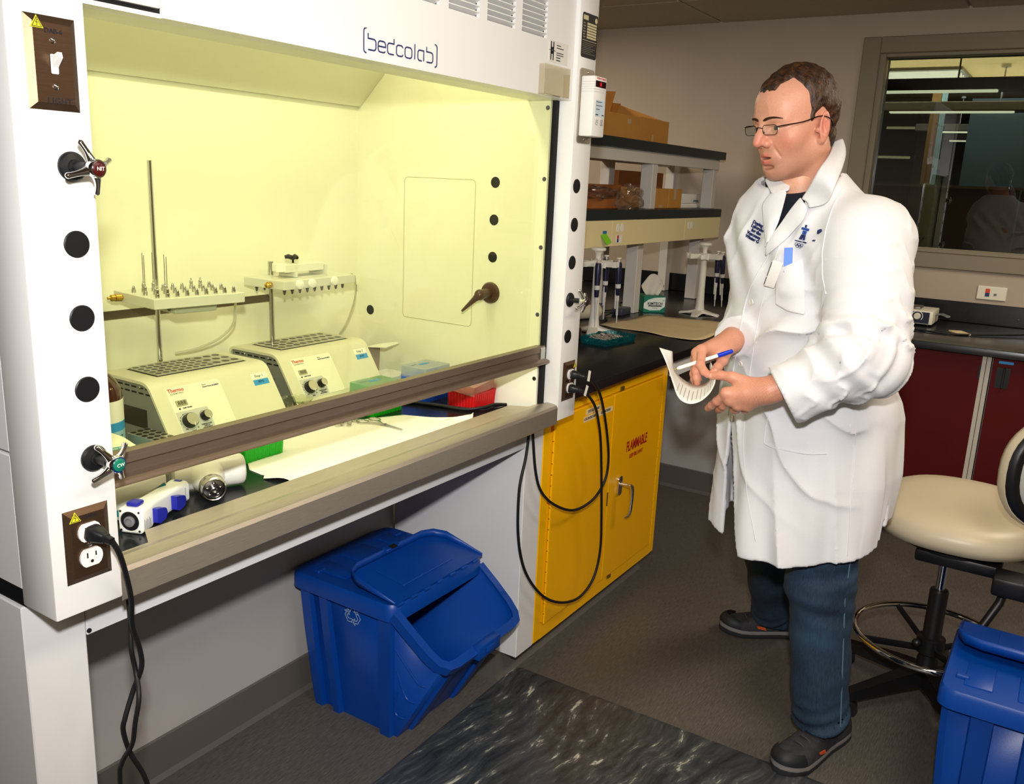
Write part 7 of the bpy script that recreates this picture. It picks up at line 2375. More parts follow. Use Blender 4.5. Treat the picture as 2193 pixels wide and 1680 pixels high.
def coat_field(h):
    C_ = Field((1.20, -1.02, 0.555), (2.06, -0.20, 1.60), h)
    X, Y, Z = C_.grid()
    xl, yl = torso_local(X, Y, Z)
    zs = [0.50, 0.65, 0.80, 0.95, 1.08, 1.18, 1.28, 1.38, 1.44, 1.48, 1.515, 1.56, 1.6]
    w = np.interp(Z, zs, [0.200, 0.210, 0.226, 0.228, 0.214, 0.206, 0.202, 0.202, 0.192, 0.170, 0.130, 0.088, 0.07]).astype(np.float32)
    fd = np.interp(Z, zs, [0.240, 0.232, 0.220, 0.208, 0.190, 0.172, 0.152, 0.128, 0.105, 0.090, 0.078, 0.066, 0.06]).astype(np.float32)
    bd = np.interp(Z, zs, [0.175, 0.192, 0.216, 0.222, 0.190, 0.168, 0.158, 0.150, 0.140, 0.128, 0.110, 0.090, 0.08]).astype(np.float32)
    dep = np.where(xl > 0, fd, bd)
    rr = (np.abs(xl / dep) ** 2.3 + np.abs(yl / w) ** 2.3) ** np.float32(1 / 2.3)
    d = (rr - 1) * np.minimum(dep, w)
    ang = np.arctan2(yl, xl)
    low = np.clip((1.05 - Z) / 0.45, 0, 1)
    # hanging folds of the skirt, pull folds on the chest
    d += (0.0095 * low * np.sin(5 * ang + 2.2 + 1.5 * Z) + 0.0075 * low * np.sin(9 * ang - 6 * Z + 0.7) + 0.0035 * low * np.sin(17 * ang + 9 * Z)).astype(np.float32)
    mid = np.exp(-((Z - 1.17) / 0.14) ** 2)
    q = 0.6 * yl - 0.8 * (Z - 1.1)
    d += (0.0095 * mid * np.sin(2 * PI * q / 0.125 + 2.0 * np.sin(7 * xl + 4 * Z)) * np.clip(0.4 + yl / 0.12, 0, 1)).astype(np.float32)
    q2 = 0.85 * yl + 0.52 * (Z - 1.3)
    up = np.exp(-((Z - 1.34) / 0.09) ** 2)
    d += (0.0065 * up * np.sin(2 * PI * q2 / 0.085 + 1.2)).astype(np.float32)
    # sharp drag creases: from the armpit across the chest, from the belly to the side, down the back
    def crease(q, lam, ph, amp, win):
        return -amp * win * (1 - np.abs(np.sin(PI * q / lam + ph))) ** 2.5
    fr_ = np.clip(xl / 0.06, 0, 1)
    d += crease(0.55 * yl - 0.83 * (Z - 1.2) + 0.02 * np.sin(30 * yl), 0.085, 0.4, 0.017, np.exp(-((Z - 1.20) / 0.13) ** 2) * np.clip((yl + 0.02) / 0.08, 0, 1)).astype(np.float32)
    d += crease(0.80 * yl + 0.60 * (Z - 0.95) + 0.015 * np.sin(25 * Z), 0.105, 1.1, 0.015, np.exp(-((Z - 0.90) / 0.13) ** 2) * fr_).astype(np.float32)
    d += crease(ang + 0.5 * (Z - 0.8), 0.62, 0.2, 0.013, np.clip((0.95 - Z) / 0.3, 0, 1)).astype(np.float32)
    d += crease(0.9 * yl - 0.43 * (Z - 1.4), 0.07, 0.9, 0.006, np.exp(-((Z - 1.40) / 0.07) ** 2)).astype(np.float32)
    C_.F[...] = d
    # sleeves
    def sleeve(a, b, c, ra, rb, rc, wr, bendn):
        a, b, c = (np.array(v, np.float32) for v in (a, b, c))
        D = None
        for p0, p1, r0, r1, ph in ((a, b, ra, rb, 0.4), (b, c, rb, rc, 2.1)):
            ab = p1 - p0
            L2 = float(ab @ ab); Ln = math.sqrt(L2)
            tr = ((X - p0[0]) * ab[0] + (Y - p0[1]) * ab[1] + (Z - p0[2]) * ab[2]) / L2
            t = np.clip(tr, 0, 1)
            dx, dy, dz = X - p0[0] - t * ab[0], Y - p0[1] - t * ab[1], Z - p0[2] - t * ab[2]
            dist = np.sqrt(dx * dx + dy * dy + dz * dz)
            side = (dx * bendn[0] + dy * bendn[1] + dz * bendn[2]) / np.maximum(dist, 1e-4)
            s = t * Ln
            if ph < 1:
                near = np.exp(-((s - Ln) / 0.085) ** 2)
                fold = wr * near * np.sin(2 * PI * (s + 0.030 * side) / 0.052 + 0.5) * (0.55 + 0.45 * side) + 0.005 * np.sin(2 * PI * (s * 0.5 + 0.05 * side) / 0.11 + 1.7) * np.clip(s / 0.1, 0, 1)
            else:
                near = np.exp(-(s / 0.10) ** 2)
                fold = wr * near * np.sin(2 * PI * (s - 0.035 * side) / 0.058 + 2.4) * (0.55 + 0.45 * side) + 0.0045 * np.sin(2 * PI * (s * 0.6 + 0.06 * side) / 0.10 + 0.3)
            tw = np.abs(np.sin(PI * (s * (1.0 if ph < 1 else 0.9) + 0.045 * side + 0.012 * np.sin(9 * side)) / 0.062 + ph))
            fold = fold - 0.014 * (1 - tw) ** 2.5 * (0.25 + 0.75 * near)
            dd = dist - (r0 + (r1 - r0) * t) + fold.astype(np.float32)
            if ph > 1:
                dd = np.maximum(dd, (tr - 1) * Ln)
            if D is None:
                D = dd
            else:
                k = 0.035
                hh = np.maximum(k - np.abs(D - dd), 0) / k
                D = np.minimum(D, dd) - hh * hh * k * 0.25
        return D
    DL = sleeve((1.535, -0.722, 1.395), (1.428, -0.772, 1.150), (1.3640, -0.6205, 1.0480), 0.108, 0.086, 0.0655, 0.015, (-0.75, 0.5, 0.43))
    DR = sleeve((1.660, -0.475, 1.405), (1.735, -0.450, 1.165), (1.5250, -0.4380, 1.1385), 0.080, 0.068, 0.050, 0.009, (-0.75, -0.5, 0.43))
    for D in (DL, DR):
        k = 0.030
        hh = np.maximum(k - np.abs(C_.F - D), 0) / k
        C_.F[...] = np.minimum(C_.F, D) - hh * hh * k * 0.25
    return C_, xl, yl, Z


def coat_cut(C_, xl, yl, Z, thick=0.011):
    d = C_.F
    inner = -(d + np.float32(thick))
    out = np.maximum(d, inner)
    # hem, neck, front vent below the last button, V of the neck
    ang = np.arctan2(yl, xl)
    hem = np.interp(ang, [-3.15, -1.8, -0.5, -0.2, 0.9, 1.8, 2.1, 2.14, 2.6, 3.15], [0.67, 0.63, 0.605, 0.580, 0.592, 0.630, 0.640, 0.672, 0.674, 0.67])
    slit = np.minimum(0.035 * np.clip((0.76 - Z) / 0.1, 0, 1) - np.abs(ang - 2.13), 0.76 - Z)
    out = np.maximum(out, (slit * 0.2).astype(np.float32))
    out = np.maximum(out, (hem - Z).astype(np.float32))
    out = np.maximum(out, (Z - (1.550 - 0.45 * np.clip(xl + 0.02, 0, 0.2))).astype(np.float32))
    vent = np.minimum(np.minimum(yl - (-0.058 - 0.03 * (0.93 - Z)), (-0.058 + 0.33 * (0.93 - Z)) - yl), xl - 0.02)
    vent = np.minimum(vent, (0.93 - Z))
    out = np.maximum(out, vent.astype(np.float32))
    vn_ = np.minimum((Z - 1.372) * 0.42 - np.abs(yl - 0.012), xl - 0.0)
    out = np.maximum(out, vn_.astype(np.float32))
    C_.F = out.astype(np.float32)
    return C_
#ENDCOATFN


M('coat_white', (224, 224, 228), 0.85, bump=0.25, bscale=900, sheen=0.1)
CF, cxl, cyl_, cZ = coat_field(0.0045)
CF = coat_cut(CF, cxl, cyl_, cZ)
P, Q = CF.mesh()
coat = np_mesh('lab_coat', P, Q, 'coat_white', person)
coat['label'] = 'white knee-length lab coat'
del CF, cxl, cyl_, cZ

# ---- T-shirt and jeans
M('shirt_navy', (14, 18, 34), 0.9, bump=0.2, bscale=500)
TS = Field((1.38, -0.80, 1.15), (1.88, -0.33, 1.56), 0.008)
Xs, Ys, Zs = TS.grid()
xs1, ys1 = torso_local(Xs, Ys, Zs)
w1 = np.interp(Zs, [1.15, 1.38, 1.44, 1.48, 1.515, 1.56], [0.17, 0.17, 0.155, 0.12, 0.078, 0.070])
f1 = np.interp(Zs, [1.15, 1.28, 1.38, 1.44, 1.48, 1.515, 1.56], [0.150, 0.135, 0.114, 0.094, 0.081, 0.072, 0.07])
r1 = ((np.abs(xs1) / f1) ** 2.2 + (np.abs(ys1) / w1) ** 2.2) ** (1 / 2.2)
TS.F[...] = np.maximum(np.maximum((r1 - 1) * np.minimum(f1, w1), Zs - (1.520 - 0.36 * np.clip(xs1, 0, 0.2))), 1.17 - Zs)
P, Q = TS.mesh()
np_mesh('tshirt', P, Q, 'shirt_navy', person)


def jeans_material():
    m = bpy.data.materials.new('denim')
    m.use_nodes = True
    nt = m.node_tree
    b = nt.nodes['Principled BSDF']
    tc = nt.nodes.new('ShaderNodeTexCoord')
    n = nt.nodes.new('ShaderNodeTexNoise'); n.inputs['Scale'].default_value = 7; n.inputs['Detail'].default_value = 4
    nt.links.new(tc.outputs['Object'], n.inputs['Vector'])
    mp = nt.nodes.new('ShaderNodeMapping'); mp.inputs['Scale'].default_value = (420, 420, 40)
    nt.links.new(tc.outputs['Object'], mp.inputs[0])
    n2 = nt.nodes.new('ShaderNodeTexNoise'); n2.inputs['Scale'].default_value = 1.0; n2.inputs['Detail'].default_value = 2
    nt.links.new(mp.outputs[0], n2.inputs['Vector'])
    ad = nt.nodes.new('ShaderNodeMath'); ad.operation = 'MULTIPLY_ADD'; ad.inputs[1].default_value = 0.55
    nt.links.new(n2.outputs['Fac'], ad.inputs[0]); nt.links.new(n.outputs['Fac'], ad.inputs[2])
    r = nt.nodes.new('ShaderNodeValToRGB')
    r.color_ramp.elements[0].position = 0.55; r.color_ramp.elements[0].color = (*lin((10, 24, 40)), 1)
    r.color_ramp.elements[1].position = 1.0; r.color_ramp.elements[1].color = (*lin((36, 62, 86)), 1)
    nt.links.new(ad.outputs[0], r.inputs[0]); nt.links.new(r.outputs[0], b.inputs['Base Color'])
    b.inputs['Roughness'].default_value = 0.85
    MATS['denim'] = m


jeans_material()
JN = Field((1.50, -0.90, 0.055), (2.36, -0.34, 0.99), 0.006)
Xj, Yj, Zj = JN.grid()
def leg(a, b, c, ra, rb, rc, ph):
    D = None
    for p0, p1, r0, r1, i in ((a, b, ra, rb, 0), (b, c, rb, rc, 1)):
        p0, p1 = np.array(p0, np.float32), np.array(p1, np.float32)
        ab = p1 - p0; L2 = float(ab @ ab); Ln = math.sqrt(L2)
        tr = ((Xj - p0[0]) * ab[0] + (Yj - p0[1]) * ab[1] + (Zj - p0[2]) * ab[2]) / L2
        t = np.clip(tr, 0, 1)
        dx, dy, dz = Xj - p0[0] - t * ab[0], Yj - p0[1] - t * ab[1], Zj - p0[2] - t * ab[2]
        dist = np.sqrt(dx * dx + dy * dy + dz * dz)
        sd = (dx * 0.8 - dy * 0.6) / np.maximum(dist, 1e-4)
        s = t * Ln
        if i == 0:
            f_ = 0.005 * np.exp(-((s - Ln) / 0.07) ** 2) * np.sin(2 * PI * (s + 0.03 * sd) / 0.06 + ph)
        else:
            f_ = 0.006 * np.exp(-((s - Ln) / 0.06) ** 2) * np.sin(2 * PI * (s + 0.028 * sd) / 0.046 + ph) + 0.005 * np.exp(-(s / 0.09) ** 2) * np.sin(2 * PI * (s - 0.03 * sd) / 0.065 + ph) + 0.0025 * np.sin(2 * PI * (s + 0.05 * sd) / 0.15)
        dd = dist - (r0 + (r1 - r0) * t) + f_.astype(np.float32)
        if i == 1:
            dd = np.maximum(dd, (tr - 1) * Ln)
        if D is None:
            D = dd
        else:
            k = 0.03
            hh = np.maximum(k - np.abs(D - dd), 0) / k
            D = np.minimum(D, dd) - hh * hh * k * 0.25
    return D
DA = leg((1.655, -0.685, 0.93), (1.645, -0.705, 0.50), (1.668, -0.748, 0.085), 0.112, 0.083, 0.0725, 0.3)
DB = leg((1.77, -0.53, 0.93), (1.97, -0.46, 0.50), (2.228, -0.455, 0.075), 0.112, 0.082, 0.070, 1.3)
k = 0.04
hh = np.maximum(k - np.abs(DA - DB), 0) / k
J_ = np.minimum(DA, DB) - hh * hh * k * 0.25
J_ = np.maximum(J_, -(J_ + np.float32(0.010)) * (Zj < 0.2) - 1.0 * (Zj >= 0.2))
JN.F[...] = J_
P, Q = JN.mesh()
jeans = np_mesh('jeans', P, Q, 'denim', person)
# outer seam of the near leg
seam = []
for z in np.linspace(0.62, 0.10, 26):
    t = np.interp(z, [0.085, 0.50, 0.93], [0, 1, 2])
    c = np.array([np.interp(z, [0.085, 0.5, 0.93], [1.668, 1.645, 1.655]), np.interp(z, [0.085, 0.5, 0.93], [-0.748, -0.705, -0.685]), z])
    r = np.interp(z, [0.085, 0.5, 0.93], [0.0725, 0.083, 0.112])
    seam.append(tuple(c + np.array([-0.52, -0.855, 0]) * (r + 0.0005)))
MB().tube(seam, 0.0018, 6).build('outer_seam', M('denim_seam', (84, 112, 132), 0.8), jeans)

# ---- shoes
M('shoe_dark', (46, 46, 52), 0.75, var=0.3, vscale=40, bump=0.3, bscale=200)
M('shoe_toe', (26, 28, 34), 0.6)
M('shoe_sole', (38, 38, 44), 0.7)
M('shoe_mid', (120, 116, 116), 0.7)
M('shoe_orange', (206, 84, 36), 0.6)
M('lace', (60, 58, 62), 0.7)
def shoe(heel, toe, name, lab):
    heel, toe = np.array(heel), np.array(toe)
    d = toe - heel
    Ls = np.linalg.norm(d); d = d / Ls
    n = np.array([-d[1], d[0]])
    mtx = Matrix(((d[0], n[0], 0, heel[0]), (d[1], n[1], 0, heel[1]), (0, 0, 1, 0), (0, 0, 0, 1)))
    def wd(x):
        return np.interp(x / Ls, [0, 0.04, 0.15, 0.35, 0.6, 0.78, 0.9, 0.97, 1.0], [0.018, 0.030, 0.036, 0.035, 0.045, 0.049, 0.042, 0.026, 0.010])
    xs = [Ls * t for t in (0, 0.012, 0.04, 0.1, 0.2, 0.3, 0.4, 0.5, 0.6, 0.7, 0.78, 0.85, 0.91, 0.955, 0.985, 1.0)]
    def outline(k, z, tr=0.0):
        a = [Vector((x, wd(x) * k, z + tr * max(0, x / Ls - 0.75))) for x in xs]
        b = [Vector((x, -wd(x) * k, z + tr * max(0, x / Ls - 0.75))) for x in reversed(xs)]
        return a + b
    s0 = MB().loft([outline(0.94, 0.002, 0.05), outline(1.04, 0.008, 0.05), outline(1.04, 0.018, 0.05)]).xf(mtx).build(name, 'shoe_sole', person, 50)
    s0['label'] = lab
    MB().loft([outline(1.03, 0.018, 0.05), outline(1.05, 0.022, 0.05), outline(1.0, 0.030, 0.05)]).xf(mtx).build('midsole', 'shoe_mid', s0, 50)
    # upper as stacked rings whose top follows the instep
    rings = []
    for k in range(10):
        t = k / 9
        row = []
        for side in (1, -1):
            seq = xs if side == 1 else list(reversed(xs))
            for x in seq:
                u = x / Ls
                top = np.interp(u, [0, 0.15, 0.3, 0.42, 0.55, 0.7, 0.85, 0.95, 1.0], [0.085, 0.085, 0.090, 0.092, 0.080, 0.066, 0.056, 0.044, 0.030])
                base = 0.028 + 0.05 * max(0, u - 0.75)
                z = base + (max(top, base + 0.004) - base) * (math.sin(t * PI / 2) ** 0.9)
                sq = math.cos(t * PI / 2) ** 0.55
                wtop = 0.42 if u < 0.45 else 0.0
                row.append(Vector((x + (0.012 * t if u < 0.05 else 0) - (0.02 * t if u > 0.9 else 0), side * wd(x) * (wtop + (1 - wtop) * sq), z)))
        rings.append(row)
    up = MB().loft(rings).xf(mtx).build('upper', 'shoe_dark', s0, 60)
    # toe cap: a slightly larger shell over the front
    cap = []
    for k in range(7):
        t = k / 8
        row = []
        for i in range(17):
            a = -PI / 2 + PI * i / 16
            x = Ls * 0.80 + math.cos(a) * Ls * 0.205 * math.cos(t * 1.15)
            y = math.sin(a) * wd(Ls * 0.82) * 1.06 * math.cos(t * 1.2) ** 0.7
            z = 0.034 + 0.012 * math.cos(a) + 0.030 * math.sin(t * PI / 2)
            row.append(mtx @ Vector((x, y, z)))
        cap.append(row)
    MB().grid(cap).build('toe_cap', 'shoe_toe', s0, 60)
    for k in range(5):
        x = Ls * (0.42 + 0.075 * k)
        z = np.interp(x / Ls, [0.42, 0.55, 0.7, 0.75], [0.095, 0.084, 0.069, 0.064])
        MB().tube(smoothpath([mtx @ Vector((x - 0.004, -0.030, z - 0.018)), mtx @ Vector((x, -0.015, z - 0.003)), mtx @ Vector((x + 0.004, 0, z + 0.003)), mtx @ Vector((x, 0.015, z - 0.003)), mtx @ Vector((x - 0.004, 0.030, z - 0.018))], 4), 0.0024, 6).build('lace', 'lace', s0)
        for sd in (1, -1):
            MB().ell(mtx @ Vector((x - 0.004, sd * 0.031, z - 0.018)), 0.0036, 8, 6).build('eyelet', 'shoe_orange', s0)
    for sd in (1, -1):
        MB().prism([(0, 0), (0.030, 0.006), (0.034, 0.014), (0.006, 0.012)], 0, 0.002, mtx @ Matrix(((1, 0, 0, Ls * 0.52), (0, 0, sd, sd * 0.0445), (0, 1, 0, 0.036), (0, 0, 0, 1)))).build('side_patch', 'shoe_orange', s0, 30)
    MB().tube([mtx @ Vector((0.008, 0, 0.085)), mtx @ Vector((-0.006, 0, 0.100)), mtx @ Vector((0.004, 0, 0.108)), mtx @ Vector((0.012, 0, 0.096))], 0.004, 8).build('heel_tab', 'shoe_toe', s0)
    return s0


shoe((1.785, -0.795), (1.478, -0.692), 'shoe', 'near hiking shoe with orange eyelets and a dark toe cap')
shoe((2.300, -0.565), (2.140, -0.295), 'shoe', 'far hiking shoe half hidden behind the near leg')

# ---- details of the coat
LAPEL_NEAR = [[(1.5003, -0.5732, 1.4902), (1.4998, -0.5650, 1.4784), (1.5001, -0.5565, 1.4664), (1.5012, -0.5487, 1.4537), (1.5024, -0.5414, 1.4412), (1.5021, -0.5348, 1.4291), (1.5001, -0.5282, 1.4169), (1.4975, -0.5209, 1.4043), (1.4974, -0.5119, 1.3908)], [(1.4965, -0.5766, 1.4862), (1.4952, -0.5702, 1.4730), (1.4952, -0.5619, 1.4599), (1.4968, -0.5530, 1.4467), (1.4984, -0.5450, 1.4339), (1.4981, -0.5377, 1.4220), (1.4957, -0.5301, 1.4100), (1.4932, -0.5211, 1.3970), (1.4952, -0.5095, 1.3821)], [(1.4936, -0.5803, 1.4820), (1.4916, -0.5756, 1.4675), (1.4912, -0.5674, 1.4536), (1.4932, -0.5575, 1.4396), (1.4952, -0.5489, 1.4265), (1.4947, -0.5409, 1.4149), (1.4919, -0.5323, 1.4028), (1.4898, -0.5213, 1.3891), (1.4959, -0.5069, 1.3726)], [(1.4922, -0.5841, 1.4775), (1.4895, -0.5811, 1.4619), (1.4887, -0.5731, 1.4472), (1.4911, -0.5623, 1.4325), (1.4934, -0.5532, 1.4191), (1.4927, -0.5445, 1.4075), (1.4894, -0.5346, 1.3951), (1.4880, -0.5217, 1.3804), (1.4992, -0.5049, 1.3636)], [(1.4923, -0.5880, 1.4729), (1.4887, -0.5865, 1.4564), (1.4871, -0.5788, 1.4410), (1.4901, -0.5673, 1.4257), (1.4931, -0.5575, 1.4116), (1.4920, -0.5479, 1.3997), (1.4883, -0.5370, 1.3869), (1.4887, -0.5222, 1.3715), (1.5038, -0.5040, 1.3553)], [(1.4932, -0.5919, 1.4681), (1.4875, -0.5929, 1.4507), (1.4832, -0.5871, 1.4344), (1.4881, -0.5733, 1.4191), (1.4932, -0.5619, 1.4043), (1.4920, -0.5511, 1.3919), (1.4881, -0.5391, 1.3784), (1.4908, -0.5231, 1.3631), (1.5084, -0.5042, 1.3474)]]
LAPEL_FAR = [[(1.5111, -0.5362, 1.5035), (1.5095, -0.5346, 1.4892), (1.5073, -0.5335, 1.4749), (1.5059, -0.5317, 1.4603), (1.5050, -0.5291, 1.4463), (1.5034, -0.5264, 1.4326), (1.5008, -0.5227, 1.4191), (1.4981, -0.5179, 1.4053), (1.4974, -0.5119, 1.3908)], [(1.5115, -0.5271, 1.5020), (1.5110, -0.5239, 1.4878), (1.5101, -0.5208, 1.4740), (1.5071, -0.5203, 1.4601), (1.5025, -0.5209, 1.4451), (1.5004, -0.5207, 1.4304), (1.4978, -0.5186, 1.4163), (1.4956, -0.5147, 1.4019), (1.4954, -0.5096, 1.3866)], [(1.5128, -0.5183, 1.5004), (1.5128, -0.5138, 1.4864), (1.5123, -0.5096, 1.4728), (1.5092, -0.5102, 1.4584), (1.5046, -0.5105, 1.4449), (1.4981, -0.5142, 1.4283), (1.4958, -0.5143, 1.4131), (1.4944, -0.5111, 1.3980), (1.4948, -0.5073, 1.3820)], [(1.5155, -0.5098, 1.4988), (1.5160, -0.5039, 1.4851), (1.5156, -0.4984, 1.4716), (1.5117, -0.5008, 1.4565), (1.5073, -0.5022, 1.4420), (1.4984, -0.5064, 1.4270), (1.4956, -0.5093, 1.4093), (1.4951, -0.5076, 1.3937), (1.4961, -0.5056, 1.3772)], [(1.5198, -0.5017, 1.4971), (1.5206, -0.4943, 1.4836), (1.5206, -0.4870, 1.4700), (1.5158, -0.4911, 1.4543), (1.5111, -0.4945, 1.4387), (1.5049, -0.4973, 1.4239), (1.4971, -0.5042, 1.4056), (1.4978, -0.5046, 1.3894), (1.4992, -0.5047, 1.3727)], [(1.5249, -0.4939, 1.4952), (1.5262, -0.4849, 1.4818), (1.5272, -0.4758, 1.4680), (1.5219, -0.4811, 1.4517), (1.5165, -0.4865, 1.4354), (1.5110, -0.4912, 1.4194), (1.5010, -0.4985, 1.4026), (1.5019, -0.5021, 1.3853), (1.5034, -0.5044, 1.3686)]]
COLLAR_NEAR = [[(1.6369, -0.5983, 1.6241), (1.5967, -0.6068, 1.6068), (1.5566, -0.6123, 1.5911), (1.5201, -0.6150, 1.5767), (1.4964, -0.6128, 1.5643), (1.4830, -0.6096, 1.5514), (1.4767, -0.6057, 1.5380), (1.4800, -0.5992, 1.5249), (1.4914, -0.5904, 1.5117), (1.4987, -0.5820, 1.4986), (1.4963, -0.5751, 1.4860)], [(1.6399, -0.6068, 1.6278), (1.5981, -0.6182, 1.6096), (1.5568, -0.6254, 1.5923), (1.5210, -0.6286, 1.5765), (1.4951, -0.6278, 1.5623), (1.4779, -0.6258, 1.5479), (1.4692, -0.6227, 1.5333), (1.4748, -0.6160, 1.5189), (1.4858, -0.6067, 1.5053), (1.4918, -0.5956, 1.4943), (1.4905, -0.5855, 1.4836)], [(1.6452, -0.6121, 1.6301), (1.6018, -0.6266, 1.6108), (1.5594, -0.6354, 1.5920), (1.5241, -0.6390, 1.5748), (1.4960, -0.6397, 1.5588), (1.4751, -0.6389, 1.5431), (1.4639, -0.6365, 1.5272), (1.4719, -0.6296, 1.5115), (1.4825, -0.6199, 1.4974), (1.4872, -0.6060, 1.4885), (1.4870, -0.5928, 1.4799)], [(1.6538, -0.6131, 1.6303), (1.6088, -0.6306, 1.6101), (1.5651, -0.6410, 1.5897), (1.5305, -0.6450, 1.5711), (1.5001, -0.6472, 1.5534), (1.4755, -0.6476, 1.5362), (1.4618, -0.6458, 1.5191), (1.4721, -0.6387, 1.5021), (1.4824, -0.6287, 1.4876), (1.4858, -0.6121, 1.4808), (1.4867, -0.5956, 1.4741)], [(1.6646, -0.6109, 1.6291), (1.6180, -0.6315, 1.6078), (1.5732, -0.6435, 1.5860), (1.5391, -0.6480, 1.5659), (1.5065, -0.6516, 1.5464), (1.4781, -0.6530, 1.5279), (1.4619, -0.6520, 1.5097), (1.4747, -0.6447, 1.4913), (1.4846, -0.6343, 1.4763), (1.4867, -0.6149, 1.4716), (1.4887, -0.5954, 1.4668)]]
COLLAR_FAR = [[(1.5578, -0.5354, 1.5303), (1.5540, -0.5341, 1.5264), (1.5501, -0.5329, 1.5225), (1.5463, -0.5316, 1.5186), (1.5389, -0.5331, 1.5141), (1.5309, -0.5351, 1.5094), (1.5228, -0.5372, 1.5048)], [(1.5580, -0.5245, 1.5348), (1.5539, -0.5224, 1.5301), (1.5498, -0.5204, 1.5253), (1.5440, -0.5216, 1.5203), (1.5355, -0.5250, 1.5148), (1.5265, -0.5287, 1.5092), (1.5174, -0.5325, 1.5037)], [(1.5600, -0.5110, 1.5382), (1.5556, -0.5081, 1.5326), (1.5512, -0.5053, 1.5269), (1.5434, -0.5090, 1.5207), (1.5338, -0.5143, 1.5143), (1.5238, -0.5198, 1.5078), (1.5138, -0.5253, 1.5014)], [(1.5644, -0.4938, 1.5400), (1.5597, -0.4902, 1.5334), (1.5551, -0.4865, 1.5269), (1.5453, -0.4928, 1.5196), (1.5346, -0.5000, 1.5122), (1.5237, -0.5073, 1.5048), (1.5128, -0.5146, 1.4974)], [(1.5706, -0.4740, 1.5406), (1.5656, -0.4696, 1.5332), (1.5607, -0.4651, 1.5258), (1.5490, -0.4741, 1.5173), (1.5372, -0.4832, 1.5089), (1.5254, -0.4923, 1.5005), (1.5136, -0.5014, 1.4923)]]
POCKET = [[(1.4789, -0.5484, 1.3223), (1.4731, -0.5562, 1.3270), (1.4698, -0.5644, 1.3318), (1.4688, -0.5720, 1.3362), (1.4696, -0.5785, 1.3399), (1.4719, -0.5835, 1.3433), (1.4751, -0.5878, 1.3460), (1.4787, -0.5925, 1.3486), (1.4807, -0.5993, 1.3523)], [(1.4796, -0.5472, 1.3103), (1.4732, -0.5556, 1.3133), (1.4696, -0.5645, 1.3167), (1.4686, -0.5729, 1.3198), (1.4694, -0.5803, 1.3226), (1.4716, -0.5864, 1.3258), (1.4748, -0.5918, 1.3286), (1.4782, -0.5967, 1.3311), (1.4806, -0.6024, 1.3338)], [(1.4821, -0.5456, 1.2982), (1.4752, -0.5544, 1.3000), (1.4710, -0.5636, 1.3023), (1.4695, -0.5726, 1.3045), (1.4699, -0.5806, 1.3065), (1.4718, -0.5879, 1.3091), (1.4746, -0.5944, 1.3114), (1.4776, -0.6006, 1.3133), (1.4802, -0.6066, 1.3149)], [(1.4852, -0.5440, 1.2868), (1.4776, -0.5529, 1.2886), (1.4718, -0.5626, 1.2909), (1.4691, -0.5722, 1.2928), (1.4682, -0.5812, 1.2932), (1.4698, -0.5896, 1.2946), (1.4729, -0.5972, 1.2960), (1.4762, -0.6040, 1.2973), (1.4792, -0.6104, 1.2984)], [(1.4863, -0.5428, 1.2767), (1.4724, -0.5549, 1.2752), (1.4703, -0.5664, 1.2725), (1.4712, -0.5742, 1.2701), (1.4718, -0.5818, 1.2688), (1.4711, -0.5903, 1.2711), (1.4712, -0.5987, 1.2734), (1.4717, -0.6066, 1.2756), (1.4720, -0.6142, 1.2775)], [(1.4829, -0.5454, 1.2631), (1.4833, -0.5550, 1.2591), (1.4831, -0.5626, 1.2569), (1.4819, -0.5705, 1.2555), (1.4797, -0.5788, 1.2546), (1.4772, -0.5886, 1.2561), (1.4759, -0.5982, 1.2575), (1.4757, -0.6074, 1.2586), (1.4760, -0.6161, 1.2595)], [(1.4904, -0.5450, 1.2498), (1.4908, -0.5524, 1.2470), (1.4892, -0.5606, 1.2446), (1.4858, -0.5694, 1.2425), (1.4809, -0.5789, 1.2407), (1.4761, -0.5898, 1.2414), (1.4730, -0.6005, 1.2421), (1.4712, -0.6106, 1.2425), (1.4704, -0.6202, 1.2425)], [(1.4950, -0.5430, 1.2389), (1.4936, -0.5513, 1.2355), (1.4899, -0.5606, 1.2322), (1.4839, -0.5706, 1.2291), (1.4760, -0.5816, 1.2260), (1.4703, -0.5932, 1.2255), (1.4668, -0.6043, 1.2249), (1.4652, -0.6149, 1.2240), (1.4649, -0.6249, 1.2229)]]
PLACKET = [(1.5004, -0.5139, 1.3861), (1.5038, -0.5113, 1.3651), (1.5118, -0.5071, 1.3443), (1.5159, -0.4971, 1.3262), (1.5133, -0.4887, 1.3079), (1.5125, -0.4811, 1.2880), (1.5216, -0.4703, 1.2670), (1.5325, -0.4618, 1.2452), (1.5369, -0.4567, 1.2235), (1.5316, -0.4557, 1.2041), (1.5148, -0.4597, 1.1834), (1.5177, -0.4570, 1.1610), (1.5205, -0.4547, 1.1387), (1.5232, -0.4524, 1.1162), (1.5266, -0.4502, 1.0928), (1.5628, -0.4363, 1.0635), (1.5695, -0.4335, 1.0397), (1.5740, -0.4316, 1.0159), (1.5711, -0.4324, 0.9939), (1.5640, -0.4342, 0.9718), (1.5872, -0.4268, 0.9429), (1.5858, -0.4274, 0.9197)]
